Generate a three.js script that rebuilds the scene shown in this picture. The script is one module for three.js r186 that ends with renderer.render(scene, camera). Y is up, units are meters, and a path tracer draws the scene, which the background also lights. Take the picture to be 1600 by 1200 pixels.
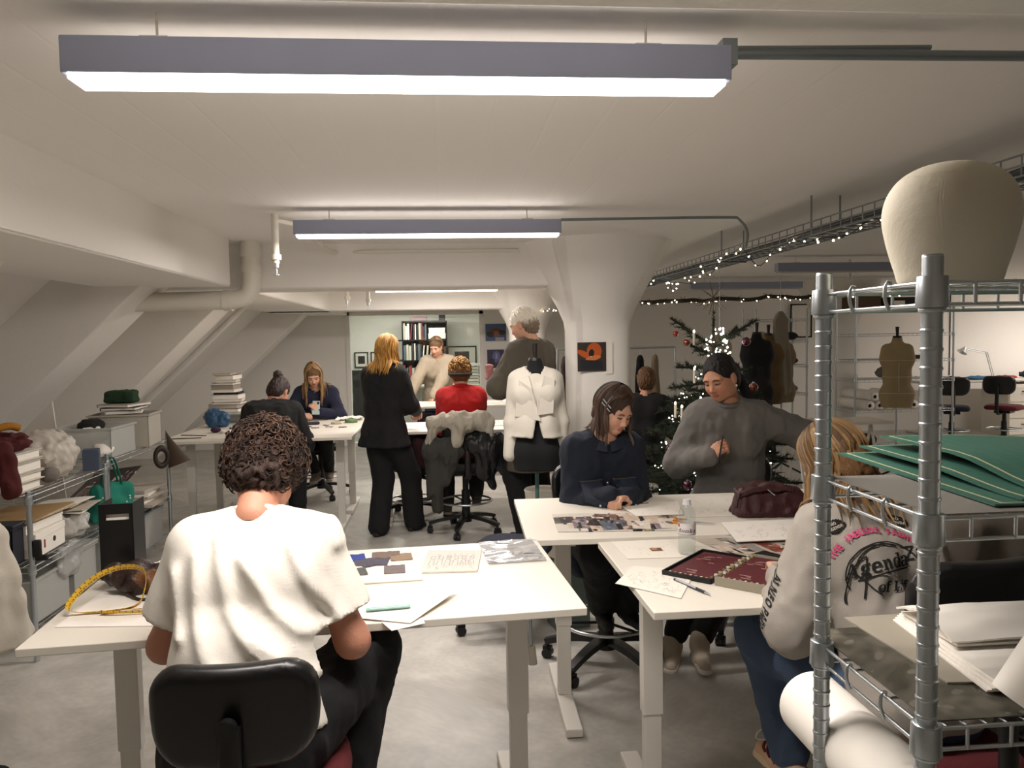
import * as THREE from 'three';
import { RoundedBoxGeometry } from 'three/addons/geometries/RoundedBoxGeometry.js';
import { RectAreaLightUniformsLib } from 'three/addons/lights/RectAreaLightUniformsLib.js';
import { mergeGeometries, mergeVertices, toCreasedNormals } from 'three/addons/utils/BufferGeometryUtils.js';
import { createNoise3D } from 'simplex-noise';

// ---------- camera, exposure, lights ----------
RectAreaLightUniformsLib.init();
const scene = new THREE.Scene();
scene.background = new THREE.Color(0x000000);
const camera = new THREE.PerspectiveCamera(52.4507, 4 / 3, 0.05, 80);
const DEG = Math.PI / 180;
camera.position.set(0, 1.65, 0);
camera.rotation.order = 'YXZ';
camera.rotation.set(-3.37629 * DEG, -4.95412 * DEG, -1.0 * DEG);
const renderer = new THREE.WebGLRenderer({ antialias: true });
renderer.toneMapping = THREE.LinearToneMapping;
renderer.toneMappingExposure = 2.0;
renderer.shadowMap.enabled = true;
const LAMP = new THREE.Color().setRGB(1.0, 0.915, 0.86);   // white LED tubes as the phone's warm balance shows them
const LAMP_POWER = 13.5;
// the area lights of the ceiling lamps are made in ceilingLamp(), from these rows: [x, z, lit]
const LAMPS = [[-0.065, -1.825, 1], [-0.065, -4.43, 1], [-0.065, -7.0, 1], [-0.065, -9.45, 1],
  [8.6, -8.0, 1], [9.9, -10.9, 1], [3.9, -7.2, 0], [3.9, -9.8, 0]];

// ---------- small helpers ----------
let seed = 7;
function rnd() { seed = (seed + 0x6D2B79F5) | 0; let t = Math.imul(seed ^ (seed >>> 15), 1 | seed); t = (t + Math.imul(t ^ (t >>> 7), 61 | t)) ^ t; return ((t ^ (t >>> 14)) >>> 0) / 4294967296; }
const rr = (a, b) => a + (b - a) * rnd();
const n3 = createNoise3D(rnd);
const V = (x, y, z) => new THREE.Vector3(x, y, z);
const lerp = (a, b, t) => a + (b - a) * t;
const clamp = (x, a = 0, b = 1) => Math.min(b, Math.max(a, x));
const sstep = (a, b, x) => { const t = clamp((x - a) / (b - a)); return t * t * (3 - 2 * t); };
const used = {};
function nm(n) { used[n] = (used[n] ?? -1) + 1; return used[n] ? n + '_' + String(used[n]).padStart(3, '0') : n; }

function boxUV(g) {
  const p = g.attributes.position, n = g.attributes.normal, uv = new Float32Array(p.count * 2);
  for (let i = 0; i < p.count; i++) {
    const ax = Math.abs(n.getX(i)), ay = Math.abs(n.getY(i)), az = Math.abs(n.getZ(i));
    const x = p.getX(i), y = p.getY(i), z = p.getZ(i);
    if (ay >= ax && ay >= az) { uv[2 * i] = x; uv[2 * i + 1] = z; } else if (ax >= az) { uv[2 * i] = z; uv[2 * i + 1] = y; } else { uv[2 * i] = x; uv[2 * i + 1] = y; }
  }
  g.setAttribute('uv', new THREE.BufferAttribute(uv, 2)); return g;
}
function norm(g, keepUV) {
  for (const k of Object.keys(g.attributes)) if (!['position', 'normal', 'uv', 'color'].includes(k)) g.deleteAttribute(k);
  if (!g.attributes.normal) g.computeVertexNormals();
  if (!(keepUV || g.userData.lin) || !g.attributes.uv) boxUV(g);
  return g;
}
function merge(geos, keepUV) {
  if (!Array.isArray(geos)) geos = [geos];
  geos = geos.flat(3);
  if (geos.length === 1) return norm(geos[0], keepUV);
  const anyNon = geos.some(g => !g.index), col = geos.some(g => g.attributes.color);
  geos = geos.map(g => { let h = anyNon && g.index ? g.toNonIndexed() : g; norm(h, keepUV);
    if (col && !h.attributes.color) { h.setAttribute('color', new THREE.BufferAttribute(new Float32Array(h.attributes.position.count * 3).fill(1), 3)); } return h; });
  return mergeGeometries(geos, false);
}
function mesh(name, geos, mat, keepUV) {
  const m = new THREE.Mesh(merge(geos, keepUV), mat); m.name = name; m.castShadow = m.receiveShadow = true; return m;
}
function part(name, geos, mat, parent, keepUV) { const m = mesh(name, geos, mat, keepUV); parent.add(m); return m; }
function group(name, label, category, pos = [0, 0, 0], ry = 0, grp) {
  const o = new THREE.Group(); o.name = nm(name); o.position.set(...pos); o.rotation.y = ry; o.userData = { label, category };
  if (grp) o.userData.group = grp; scene.add(o); return o;
}
function thing(name, label, category, geos, mat, pos = [0, 0, 0], ry = 0, grp, keepUV) {
  const m = mesh(nm(name), geos, mat, keepUV); m.position.set(...pos); m.rotation.y = ry; m.userData = { label, category };
  if (grp) m.userData.group = grp; scene.add(m); return m;
}
function struct(name, geos, mat, label) {
  const m = mesh(name, geos, mat); m.userData = { kind: 'structure', label, category: name.split('_')[0] }; scene.add(m); return m;
}
function dup(o, pos, ry, label) {
  const c = o.clone(); c.name = nm(o.name.replace(/_\d\d\d$/, '')); c.userData = { ...o.userData, label: label || o.userData.label };
  c.position.set(...pos); c.rotation.y = ry; scene.add(c); return c;
}
// geometry
const at = (g, x, y, z) => g.translate(x, y, z);
function box(w, h, d, x = 0, y = 0, z = 0, r = 0) { return (r ? new RoundedBoxGeometry(w, h, d, 2, Math.min(r, w / 2.01, h / 2.01, d / 2.01)) : new THREE.BoxGeometry(w, h, d)).translate(x, y, z); }
function span(x0, x1, y0, y1, z0, z1, r = 0) { return box(Math.abs(x1 - x0), Math.abs(y1 - y0), Math.abs(z1 - z0), (x0 + x1) / 2, (y0 + y1) / 2, (z0 + z1) / 2, r); }
function cyl(r, h, x = 0, y = 0, z = 0, r2 = r, seg = 20) { return new THREE.CylinderGeometry(r2, r, h, seg).translate(x, y + h / 2, z); }
function ball(r, x = 0, y = 0, z = 0, sx = 1, sy = 1, sz = 1, w = 14, h = 10) { return new THREE.SphereGeometry(r, w, h).scale(sx, sy, sz).translate(x, y, z); }
const _up = V(0, 1, 0);
function bar(a, b, r, seg = 10, r2 = r) {
  a = V(...a); b = V(...b); const d = b.clone().sub(a), l = d.length();
  const g = new THREE.CylinderGeometry(r2, r, l, seg); g.applyQuaternion(new THREE.Quaternion().setFromUnitVectors(_up, d.normalize()));
  return g.translate((a.x + b.x) / 2, (a.y + b.y) / 2, (a.z + b.z) / 2);
}
function tube(pts, r, seg = 24, rad = 8, closed = false) { return new THREE.TubeGeometry(new THREE.CatmullRomCurve3(pts.map(p => V(...p)), closed, 'catmullrom', 0.5), seg, r, rad, closed); }
function lathe(pts, seg = 28) { return new THREE.LatheGeometry(pts.map(p => new THREE.Vector2(...p)), seg); }
function ring(R, r, x = 0, y = 0, z = 0, seg = 40) { return new THREE.TorusGeometry(R, r, 8, seg).rotateX(Math.PI / 2).translate(x, y, z); }
function shape(pts) { const s = new THREE.Shape(); pts.forEach((p, i) => i ? s.lineTo(...p) : s.moveTo(...p)); s.closePath(); return s; }
function extr(pts, depth, bevel = 0) { return new THREE.ExtrudeGeometry(pts instanceof THREE.Shape ? pts : shape(pts), { depth, bevelEnabled: bevel > 0, bevelSize: bevel, bevelThickness: bevel, bevelSegments: 2, curveSegments: 16 }); }
// closed bent sheet: fn(u, v) -> [x, y, z]
function slab(fn, nu, nv, th) {
  const P = [], uv = [], id = [], N = (nu + 1) * (nv + 1), pts = [];
  for (let j = 0; j <= nv; j++) for (let i = 0; i <= nu; i++) pts.push(V(...fn(i / nu, j / nv)));
  const q = (i, j) => pts[clamp(j, 0, nv) * (nu + 1) + clamp(i, 0, nu)];
  const nn = [];
  for (let j = 0; j <= nv; j++) for (let i = 0; i <= nu; i++) nn.push(q(i + 1, j).clone().sub(q(i - 1, j)).cross(q(i, j + 1).clone().sub(q(i, j - 1))).normalize());
  for (const s of [0.5, -0.5]) for (let k = 0; k < N; k++) { P.push(pts[k].x + nn[k].x * th * s, pts[k].y + nn[k].y * th * s, pts[k].z + nn[k].z * th * s); uv.push((k % (nu + 1)) / nu, Math.floor(k / (nu + 1)) / nv); }
  const I = (i, j, s) => s * N + j * (nu + 1) + i;
  for (let j = 0; j < nv; j++) for (let i = 0; i < nu; i++) {
    id.push(I(i, j, 0), I(i + 1, j, 0), I(i + 1, j + 1, 0), I(i, j, 0), I(i + 1, j + 1, 0), I(i, j + 1, 0));
    id.push(I(i, j, 1), I(i + 1, j + 1, 1), I(i + 1, j, 1), I(i, j, 1), I(i, j + 1, 1), I(i + 1, j + 1, 1));
  }
  for (let i = 0; i < nu; i++) for (const [j, f] of [[0, 0], [nv, 1]]) { const a = I(i, j, 0), b = I(i + 1, j, 0), c = I(i, j, 1), d = I(i + 1, j, 1); f ? id.push(a, b, d, a, d, c) : id.push(a, d, b, a, c, d); }
  for (let j = 0; j < nv; j++) for (const [i, f] of [[0, 1], [nu, 0]]) { const a = I(i, j, 0), b = I(i, j + 1, 0), c = I(i, j, 1), d = I(i, j + 1, 1); f ? id.push(a, b, d, a, d, c) : id.push(a, d, b, a, c, d); }
  const g = new THREE.BufferGeometry(); g.setAttribute('position', new THREE.Float32BufferAttribute(P, 3)); g.setAttribute('uv', new THREE.Float32BufferAttribute(uv, 2)); g.setIndex(id);
  const h = toCreasedNormals(g, 0.9); return h;
}
// ---------- textures and materials ----------
function noiseTex(size, fn, srgb) {   // fn(u, v) -> [r, g, b] or grey 0..1
  const d = new Uint8Array(size * size * 4);
  for (let j = 0; j < size; j++) for (let i = 0; i < size; i++) { let c = fn(i / size, j / size); if (!Array.isArray(c)) c = [c, c, c]; const k = (j * size + i) * 4; for (let q = 0; q < 3; q++) d[k + q] = clamp(c[q]) * 255; d[k + 3] = 255; }
  const t = new THREE.DataTexture(d, size, size); t.wrapS = t.wrapT = THREE.RepeatWrapping; t.magFilter = THREE.LinearFilter; t.minFilter = THREE.LinearMipmapLinearFilter; t.generateMipmaps = true;
  if (srgb) t.colorSpace = THREE.SRGBColorSpace; t.needsUpdate = true; return t;
}
const tn = (u, v, f, o = 0) => { const a = u * 2 * Math.PI, b = v * 2 * Math.PI, R = f / (2 * Math.PI); return n3(Math.cos(a) * R + o, Math.sin(a) * R + Math.cos(b) * R, Math.sin(b) * R + o * 0.7); };
const plasterTex = noiseTex(256, (u, v) => 0.5 + 0.22 * tn(u, v, 6) + 0.16 * tn(u, v, 16, 3) + 0.12 * tn(u, v, 42, 9));
const grainTex = noiseTex(256, (u, v) => 0.5 + 0.25 * tn(u, v, 40) + 0.25 * tn(u, v, 90, 4));
const weaveTex = noiseTex(128, (u, v) => 0.5 + 0.3 * Math.sin(u * 2 * Math.PI * 20) * Math.sin(v * 2 * Math.PI * 20) + 0.2 * tn(u, v, 18));
const floorTex = noiseTex(256, (u, v) => { const m = 0.9 + 0.05 * tn(u, v, 5) + 0.04 * tn(u, v, 14, 5) + 0.03 * tn(u, v, 50, 8); return [m, m, m]; }, true);
const boardTex = noiseTex(512, (u, v) => { const k = Math.floor(v * 12), f = v * 12 - k; return clamp(0.55 + 0.1 * Math.sin(k * 7.3) + 0.12 * tn(u, v, 9) + 0.05 * tn(u, v, 60, 2) - (f < 0.05 ? 0.35 : 0)); });
const rep = (t, x, y = x) => { const c = t.clone(); c.repeat.set(x, y); c.needsUpdate = true; return c; };
const plasterB = rep(plasterTex, 1.2), grainB = rep(grainTex, 4), weaveB = rep(weaveTex, 14), boardB = (() => { const t = rep(boardTex, 0.55, 0.45); t.rotation = Math.PI / 2; return t; })(), floorM = rep(floorTex, 0.5), plasterR = rep(plasterTex, 0.7);
function mat(c, rough = 0.6, o = {}) { return new THREE.MeshStandardMaterial({ color: c, roughness: rough, ...o }); }
function phys(c, rough, o) { return new THREE.MeshPhysicalMaterial({ color: c, roughness: rough, ...o }); }
const cloth = (c, b = 0.0005, rough = 0.92) => phys(c, rough, { bumpMap: weaveB, bumpScale: b, sheen: 0.25, sheenRoughness: 0.6, sheenColor: new THREE.Color(c) });
const M = {
  wall: mat(0xf4f0e9, 0.85, { bumpMap: plasterB, bumpScale: 0.0012 }),
  ceil: mat(0xf5f1eb, 0.85, { bumpMap: boardB, bumpScale: 0.0015 }),
  conc: mat(0xf4f0e9, 0.85, { bumpMap: plasterB, bumpScale: 0.0016 }),
  floor: mat(0xd0ccc3, 0.34, { map: floorM }),
  white: mat(0xe2dccf, 0.38), legw: mat(0xe6e2d9, 0.42), pipe: mat(0xe5dfd2, 0.5), paper: mat(0xf1ece2, 0.8),
  chrome: mat(0xd2d8dc, 0.28, { metalness: 1 }), steel: mat(0xc4ccd1, 0.36, { metalness: 1 }), galv: mat(0x8d9498, 0.5, { metalness: 0.8, bumpMap: grainB, bumpScale: 0.0005 }),
  black: mat(0x0c0c0d, 0.5), blackp: mat(0x111112, 0.33), lampg: mat(0x9aa0b6, 0.45), dark: mat(0x1b1a1a, 0.7),
  glass: phys(0xf4fbf8, 0.03, { transmission: 1, thickness: 0, ior: 1.45 }), clear: phys(0xf2f5f5, 0.12, { transmission: 0.92, thickness: 0, ior: 1.4 }),
  frost: phys(0xdfe0dc, 0.45, { transmission: 0.55, thickness: 0 }),
};
function canvasTex(w, h, draw) { const c = document.createElement('canvas'); c.width = w; c.height = h; draw(c.getContext('2d'), w, h); const t = new THREE.CanvasTexture(c); t.colorSpace = THREE.SRGBColorSpace; t.anisotropy = 4; return t; }
const printMat = (w, h, draw, rough = 0.6, o = {}) => new THREE.MeshStandardMaterial({ map: canvasTex(w, h, draw), roughness: rough, ...o });

// ---------- signed distance meshing (surface nets) ----------
function nets(f, mn, mx, c, slack = 0.02) {
  const nx = Math.ceil((mx[0] - mn[0]) / c) + 1, ny = Math.ceil((mx[1] - mn[1]) / c) + 1, nz = Math.ceil((mx[2] - mn[2]) / c) + 1, B = 5;
  const F = new Float32Array(nx * ny * nz), hd = B * c * 0.87 * 1.25 + slack;
  for (let bz = 0; bz < nz; bz += B) for (let by = 0; by < ny; by += B) for (let bx = 0; bx < nx; bx += B) {
    const d = f(mn[0] + (bx + B / 2) * c, mn[1] + (by + B / 2) * c, mn[2] + (bz + B / 2) * c), far = Math.abs(d) > hd;
    const X = Math.min(nx, bx + B), Y = Math.min(ny, by + B), Z = Math.min(nz, bz + B);
    for (let z = bz; z < Z; z++) for (let y = by; y < Y; y++) for (let x = bx; x < X; x++) F[(z * ny + y) * nx + x] = far ? d : f(mn[0] + x * c, mn[1] + y * c, mn[2] + z * c);
  }
  const vid = new Int32Array(nx * ny * nz).fill(-1), P = [], I = [], sx = 1, sy = nx, sz = nx * ny, off = [0, sx, sy, sx + sy, sz, sx + sz, sy + sz, sx + sy + sz];
  const E = [[0, 1], [2, 3], [4, 5], [6, 7], [0, 2], [1, 3], [4, 6], [5, 7], [0, 4], [1, 5], [2, 6], [3, 7]];
  for (let z = 0; z < nz - 1; z++) for (let y = 0; y < ny - 1; y++) for (let x = 0; x < nx - 1; x++) {
    const b = (z * ny + y) * nx + x; let m = 0;
    for (let k = 0; k < 8; k++) if (F[b + off[k]] < 0) m |= 1 << k;
    if (m === 0 || m === 255) continue;
    let px = 0, py = 0, pz = 0, n = 0;
    for (const [i, j] of E) { if (((m >> i) & 1) === ((m >> j) & 1)) continue; const a = F[b + off[i]], d = F[b + off[j]], t = a / (a - d);
      px += lerp(i & 1, j & 1, t); py += lerp((i >> 1) & 1, (j >> 1) & 1, t); pz += lerp((i >> 2) & 1, (j >> 2) & 1, t); n++; }
    vid[b] = P.length / 3; P.push(mn[0] + (x + px / n) * c, mn[1] + (y + py / n) * c, mn[2] + (z + pz / n) * c);
  }
  const quad = (a, b, c2, d, flip) => { if (a < 0 || b < 0 || c2 < 0 || d < 0) return; flip ? I.push(a, c2, b, a, d, c2) : I.push(a, b, c2, a, c2, d); };
  for (let z = 1; z < nz - 1; z++) for (let y = 1; y < ny - 1; y++) for (let x = 1; x < nx - 1; x++) {
    const b = (z * ny + y) * nx + x, s = F[b] < 0;
    if (s !== (F[b + sx] < 0)) quad(vid[b - sy - sz], vid[b - sz], vid[b], vid[b - sy], !s);
    if (s !== (F[b + sy] < 0)) quad(vid[b - sx - sz], vid[b - sx], vid[b], vid[b - sz], !s);
    if (s !== (F[b + sz] < 0)) quad(vid[b - sx - sy], vid[b - sy], vid[b], vid[b - sx], !s);
  }
  const g = new THREE.BufferGeometry(); g.setAttribute('position', new THREE.Float32BufferAttribute(P, 3)); g.setIndex(I); g.computeVertexNormals();
  const uv = new Float32Array(P.length / 3 * 2); for (let i = 0; i < P.length / 3; i++) { uv[2 * i] = P[3 * i] + 0.8 * P[3 * i + 2]; uv[2 * i + 1] = P[3 * i + 1] + 0.35 * P[3 * i + 2]; } g.setAttribute('uv', new THREE.BufferAttribute(uv, 2)); g.userData.lin = true; return g;
}
const smin = (a, b, k) => { const h = Math.max(k - Math.abs(a - b), 0) / k; return Math.min(a, b) - h * h * k * 0.25; };
function prim(a, b, ra, rb = ra) { return { a, b, ra, rb, d: [b[0] - a[0], b[1] - a[1], b[2] - a[2]], l: Math.max(1e-8, (b[0] - a[0]) ** 2 + (b[1] - a[1]) ** 2 + (b[2] - a[2]) ** 2) }; }
function dPrim(q, x, y, z) {
  const px = x - q.a[0], py = y - q.a[1], pz = z - q.a[2], t = clamp((px * q.d[0] + py * q.d[1] + pz * q.d[2]) / q.l);
  return Math.hypot(px - q.d[0] * t, py - q.d[1] * t, pz - q.d[2] * t) - q.ra - (q.rb - q.ra) * t;
}
function dEll(x, y, z, c, r) { const a = (x - c[0]), b = (y - c[1]), e = (z - c[2]); const k0 = Math.hypot(a / r[0], b / r[1], e / r[2]), k1 = Math.hypot(a / r[0] ** 2, b / r[1] ** 2, e / r[2] ** 2); return k1 < 1e-6 ? -Math.min(...r) : k0 * (k0 - 1) / k1; }
function dBox(x, y, z, hx, hy, hz, r) { const a = Math.abs(x) - hx + r, b = Math.abs(y) - hy + r, c = Math.abs(z) - hz + r; return Math.hypot(Math.max(a, 0), Math.max(b, 0), Math.max(c, 0)) + Math.min(Math.max(a, b, c), 0) - r; }
function fieldOf(prims, k = 0.03, off = 0) { return (x, y, z) => { let d = 1e3; for (const q of prims) d = smin(d, dPrim(q, x, y, z) , k); return d - off; }; }
function bounds(prims, pad) { const mn = [1e9, 1e9, 1e9], mx = [-1e9, -1e9, -1e9]; for (const q of prims) for (const [p, r] of [[q.a, q.ra], [q.b, q.rb]]) for (let i = 0; i < 3; i++) { mn[i] = Math.min(mn[i], p[i] - r - pad); mx[i] = Math.max(mx[i], p[i] + r + pad); } return [mn, mx]; }
// ---------- the room ----------
const CEIL = 2.38, BEAM = 2.045;
struct('floor', span(-5.2, 11.3, -0.2, 0, 2.8, -15.6), M.floor, 'pale grey poured floor with a soft shine');
struct('ceiling', [span(-2.6, 11.3, CEIL, CEIL + 0.2, 2.8, -15.6)], M.ceil, 'cream painted concrete ceiling with faint board marks');
{ // sloped roof on the left, ribs below it
  const roof = extr([[-2.3, 2.38], [-5.0, -0.1], [-5.25, -0.1], [-2.55, 2.58], [-2.3, 2.58]], 15.6).translate(0, 0, -12.8);
  struct('wall_left', roof, M.conc, 'sloping painted attic wall behind the ribs');
  for (const [z, d] of [[1.0, 0.45], [-1.4, 0.45], [-3.45, 0.42], [-5.5, 0.5], [-7.5, 0.5], [-11.6, 0.42]]) {
    const g = extr([[-1.99, 2.1], [-4.21, -0.02], [-5.0, -0.02], [-2.3, 2.42], [-1.99, 2.42]], d - 0.02, 0.01).translate(0, 0, z - d + 0.01);
    const s = struct(nm('roof_rib'), g, M.conc, 'slanting painted concrete roof rib on the left'); s.userData.category = 'rib';
  }
  // recessed strip and thin batten past the second rib
  const b = struct('trim_1', [bar([-2.02, 2.09, -8.45], [-4.2, 0.03, -8.45], 0.035, 6)], M.conc, 'thin slanting batten beside the roof rib'); b.userData.category = 'batten';
}
for (const [x0, x1, z0, z1, l] of [[-1.49, -2.35, 2.8, -5.7, 'long ceiling beam along the attic slope'], [-1.49, -2.35, -6.4, -12.4, 'ceiling beam along the slope past the white drain pipe'],
  [-2.35, 1.0, -6.0, -6.4, 'cross beam running left from the flared column'], [-2.35, 1.0, -10.45, -10.85, 'far cross beam above the glazed office opening'], [-2.35, 11, -0.9, -1.42, 'cross beam nearest the camera above the first lamp']]) {
  const low = z0 === -0.9 ? 2.235 : BEAM;
  const s = struct(nm('ceiling_beam'), span(x0, x1, low, CEIL + 0.05, z0, z1, 0.02), M.conc, l); s.userData.category = 'beam';
}
function column(x, z, label) {
  const pts = [], n = 32, prof = [[0.25, 0, 0.3], [0.25, 1.7, 0.3], [0.262, 1.77, 0.4], [0.31, 1.88, 0.6], [0.575, 2.36, 0.6], [0.59, 2.42, 0.6]];
  const P = [], I = [];
  prof.forEach(([r, y, rd]) => { for (let k = 0; k < n; k++) { const a = (k / n) * 2 * Math.PI, c = Math.cos(a), s = Math.sin(a), sq = 1 / Math.pow(Math.pow(Math.abs(c), 5) + Math.pow(Math.abs(s), 5), 0.2), m = lerp(sq, 1, rd * 1.6); P.push(x + c * r * m, y, z + s * r * m); } });
  for (let j = 0; j < prof.length - 1; j++) for (let k = 0; k < n; k++) { const a = j * n + k, b = j * n + (k + 1) % n, c = a + n, d = b + n; I.push(a, c, b, b, c, d); }
  const g = new THREE.BufferGeometry(); g.setAttribute('position', new THREE.Float32BufferAttribute(P, 3)); g.setIndex(I); g.computeVertexNormals();
  const s = struct(nm('column'), g, M.conc, label); return s;
}
column(1.21, -6.1, 'flared mushroom column behind the woman in denim');
column(1.15, -10.65, 'flared column at the end of the office wall');
column(5.55, -10.6, 'column behind the rack of paper rolls');
{ // back wall with the glazed opening of the office
  const z0 = -12.4, z1 = -12.55;
  struct('wall_back', [span(-5, -1.52, 0, 2.6, z0, z1), span(0.63, 11.2, 0, 2.6, z0, z1), span(-1.52, 0.63, 2.09, 2.6, z0, z1)], M.wall, 'cream painted back wall');
  const w = struct('window_1', [span(-1.52, -1.46, 0, 2.09, z0 + 0.02, z1), span(0.57, 0.63, 0, 2.09, z0 + 0.02, z1), span(-1.52, 0.63, 2.04, 2.09, z0 + 0.02, z1), span(-1.52, 0.63, 0, 0.04, z0 + 0.02, z1)], M.wall, 'glazed office front with slim painted frame');
  part('pane', span(-1.47, -0.45, 0.04, 2.05, -12.47, -12.476), M.glass, w); part('pane', span(-0.44, 0.58, 0.04, 2.05, -12.47, -12.476), M.glass, w);
  struct('wall_office', [span(-2.6, 2.2, 0, 2.6, -15.2, -15.35), span(-2.75, -2.6, 0, 2.6, -12.54, -15.35), span(2.2, 2.35, 0, 2.6, -12.54, -15.35)], M.wall, 'office walls behind the glass');
  struct('wall_right', span(11.2, 11.35, 0, 2.6, 2.8, -12.6), M.wall, 'far right wall of the hall');
  struct('wall_front', span(-5.2, 11.35, -0.1, 2.6, 2.7, 2.85), M.wall, 'wall behind the camera');
}
// ---------- ceiling lamps ----------
function ceilingLamp(x, z, lit, label) {
  const L = 1.48, g = group('ceiling_lamp', label, 'lamp', [x, 2.222, z]);
  part('housing', [span(-L / 2, L / 2, 0.012, 0.092, -0.045, 0.045, 0.004)], M.lampg, g);
  const lens = extr([[-0.044, 0.014], [0.044, 0.014], [0.044, 0.002], [0.042, 0], [-0.042, 0], [-0.044, 0.002]], L - 0.03).translate(0, 0, -(L - 0.03) / 2).rotateY(Math.PI / 2);
  const dm = lit ? new THREE.MeshStandardMaterial({ color: 0xf2f2f2, emissive: LAMP, emissiveIntensity: 5, roughness: 0.5 }) : mat(0xb9b9b5, 0.5);
  part('diffuser', lens, dm, g);
  for (const sx of [-0.55, 0.55]) part('bracket', [bar([sx, 0.09, 0], [sx, 0.16, 0], 0.003), box(0.06, 0.008, 0.05, sx, 0.096, 0)], M.pipe, g);
  if (lit) { const r = new THREE.RectAreaLight(LAMP, LAMP_POWER * 3.4, L - 0.04, 0.08); r.position.set(x, 2.218, z); r.rotation.x = -Math.PI / 2; r.castShadow = true; scene.add(r);
    for (const s of [-1, 1]) { const e = new THREE.RectAreaLight(LAMP, LAMP_POWER * 3.4, L - 0.04, 0.0045); e.position.set(x, 2.226, z + s * 0.0465); e.rotation.y = s > 0 ? Math.PI : 0; e.castShadow = true; scene.add(e); } }
  return g;
}
const lampLabels = ['large lit linear ceiling lamp above the man in white, nearest the camera', 'lit linear ceiling lamp in front of the cross beam', 'lit linear lamp hidden behind the cross beam', 'farthest lit linear lamp in front of the office glass',
  'lit linear lamp over the right end of the hall', 'lit linear lamp by the far right work table', 'unlit grey linear lamp above the garland of lights', 'unlit linear lamp low behind the garland'];
LAMPS.forEach(([x, z, lit], i) => { ceilingLamp(x, z, lit, lampLabels[i]); });
{ const office = ceilingLamp(-0.6, -13.9, 1, 'lit linear lamp inside the glazed office'); }
// conduits
thing('conduit', 'grey conduit running right from the nearest ceiling lamp', 'pipe', [bar([0.68, 2.31, -1.83], [3.4, 2.33, -1.83], 0.012), bar([0.68, 2.33, -1.85], [1.2, 2.34, -1.85], 0.006), span(0.665, 0.7, 2.28, 2.34, -1.85, -1.81)], M.galv);
thing('conduit', 'thin conduit running right from the second ceiling lamp and curving down', 'pipe', [tube([[0.68, 2.315, -4.43], [1.6, 2.325, -4.43], [1.72, 2.31, -4.43], [1.77, 2.24, -4.43], [1.79, 2.16, -4.5]], 0.008, 40)], M.galv);
thing('conduit', 'white surface conduit along the top of the cross beam', 'pipe', [tube([[-0.96, 2.355, -4.65], [-0.86, 2.345, -4.9], [-0.8, 2.315, -5.96], [-0.5, 2.32, -5.98], [0.58, 2.32, -5.98]], 0.014, 60)], M.pipe);
{ // drain pipe with elbow
  const g = group('drain_pipe', 'thick white drain pipe bending left under the roof beam', 'pipe');
  const X = -1.38, Z = -5.84;
  part('pipe', [tube([[X, 2.42, Z], [X, 2.2, Z], [X, 2.08, Z], [X - 0.035, 1.995, Z], [X - 0.12, 1.962, Z], [X - 0.3, 1.957, Z], [-2.3, 1.95, Z], [-2.55, 1.93, Z]], 0.068, 60, 20)], M.pipe, g);
  for (const [y, h] of [[2.27, 0.05], [2.16, 0.05]]) part('coupling', cyl(0.076, h, X, y, Z), M.pipe, g);
  part('coupling', bar([-1.52, 1.957, Z], [-1.58, 1.957, Z], 0.076, 20), M.pipe, g);
}
function sprinkler(x, y1, y0, z, label) {
  const g = group('sprinkler', label, 'sprinkler', [x, y0, z]); const h = y1 - y0;
  part('pipe', [cyl(0.02, h - 0.08, 0, 0.08, 0), cyl(0.03, 0.03, 0, 0.1, 0)], M.pipe, g);
  part('head', [cyl(0.018, 0.03, 0, 0.055, 0), cyl(0.006, 0.03, 0, 0.02, 0), cyl(0.02, 0.004, 0, 0.012, 0)], M.chrome, g);
}
sprinkler(-0.945, 2.38, 2.02, -4.6, 'white sprinkler pipe hanging beside the second lamp');
sprinkler(-0.98, 2.38, 1.98, -8.2, 'small sprinkler head under the ceiling past the cross beam');
sprinkler(-0.86, 2.38, 2.0, -9.2, 'thin white sprinkler pipe left of the farthest lamp');
sprinkler(4.1, 2.38, 2.15, -7.6, 'small dark sprinkler on the right hall ceiling');
{ // wire cable tray with hangers
  const g = group('cable_tray', 'galvanised wire cable tray crossing the right hall ceiling', 'cable tray'), W = [];
  const x0 = 1.95, x1 = 2.15, y0 = 2.165, y1 = 2.235, za = -0.4, zb = -8.6;
  for (const [x, y] of [[x0, y1], [x1, y1], [x0, y0], [x1, y0], [x0 + 0.07, y0], [x0 + 0.14, y0], [x0, (y0 + y1) / 2], [x1, (y0 + y1) / 2]]) W.push(bar([x, y, za], [x, y, zb], 0.004, 5));
  part('long_wires', W, M.galv, g);
  const C = []; for (let z = za; z > zb; z -= 0.1) C.push(bar([x0, y1, z], [x0, y0, z], 0.0035, 4), bar([x0, y0, z], [x1, y0, z], 0.0035, 4), bar([x1, y0, z], [x1, y1, z], 0.0035, 4));
  part('cross_wires', C, M.galv, g);
  for (const z of [-1.6, -4.05, -5.4, -7.8]) part('hanger', [bar([x0 + 0.02, y0, z], [x0 + 0.02, CEIL, z], 0.005, 6), bar([x1 - 0.02, y0, z], [x1 - 0.02, CEIL, z], 0.005, 6), bar([x0, y0 - 0.006, z], [x1, y0 - 0.006, z], 0.007, 6)], M.galv, g);
  const cab = []; for (let k = 0; k < 6; k++) { const pts = []; for (let z = za; z >= zb; z -= 0.8) pts.push([x0 + 0.03 + 0.025 * k + rr(-0.01, 0.01), y0 + 0.02 + rr(0, 0.02), z]); cab.push(tube(pts, 0.009, 40, 5)); }
  part('cables', cab, mat(0x4a4b4c, 0.6), g);
}
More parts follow.
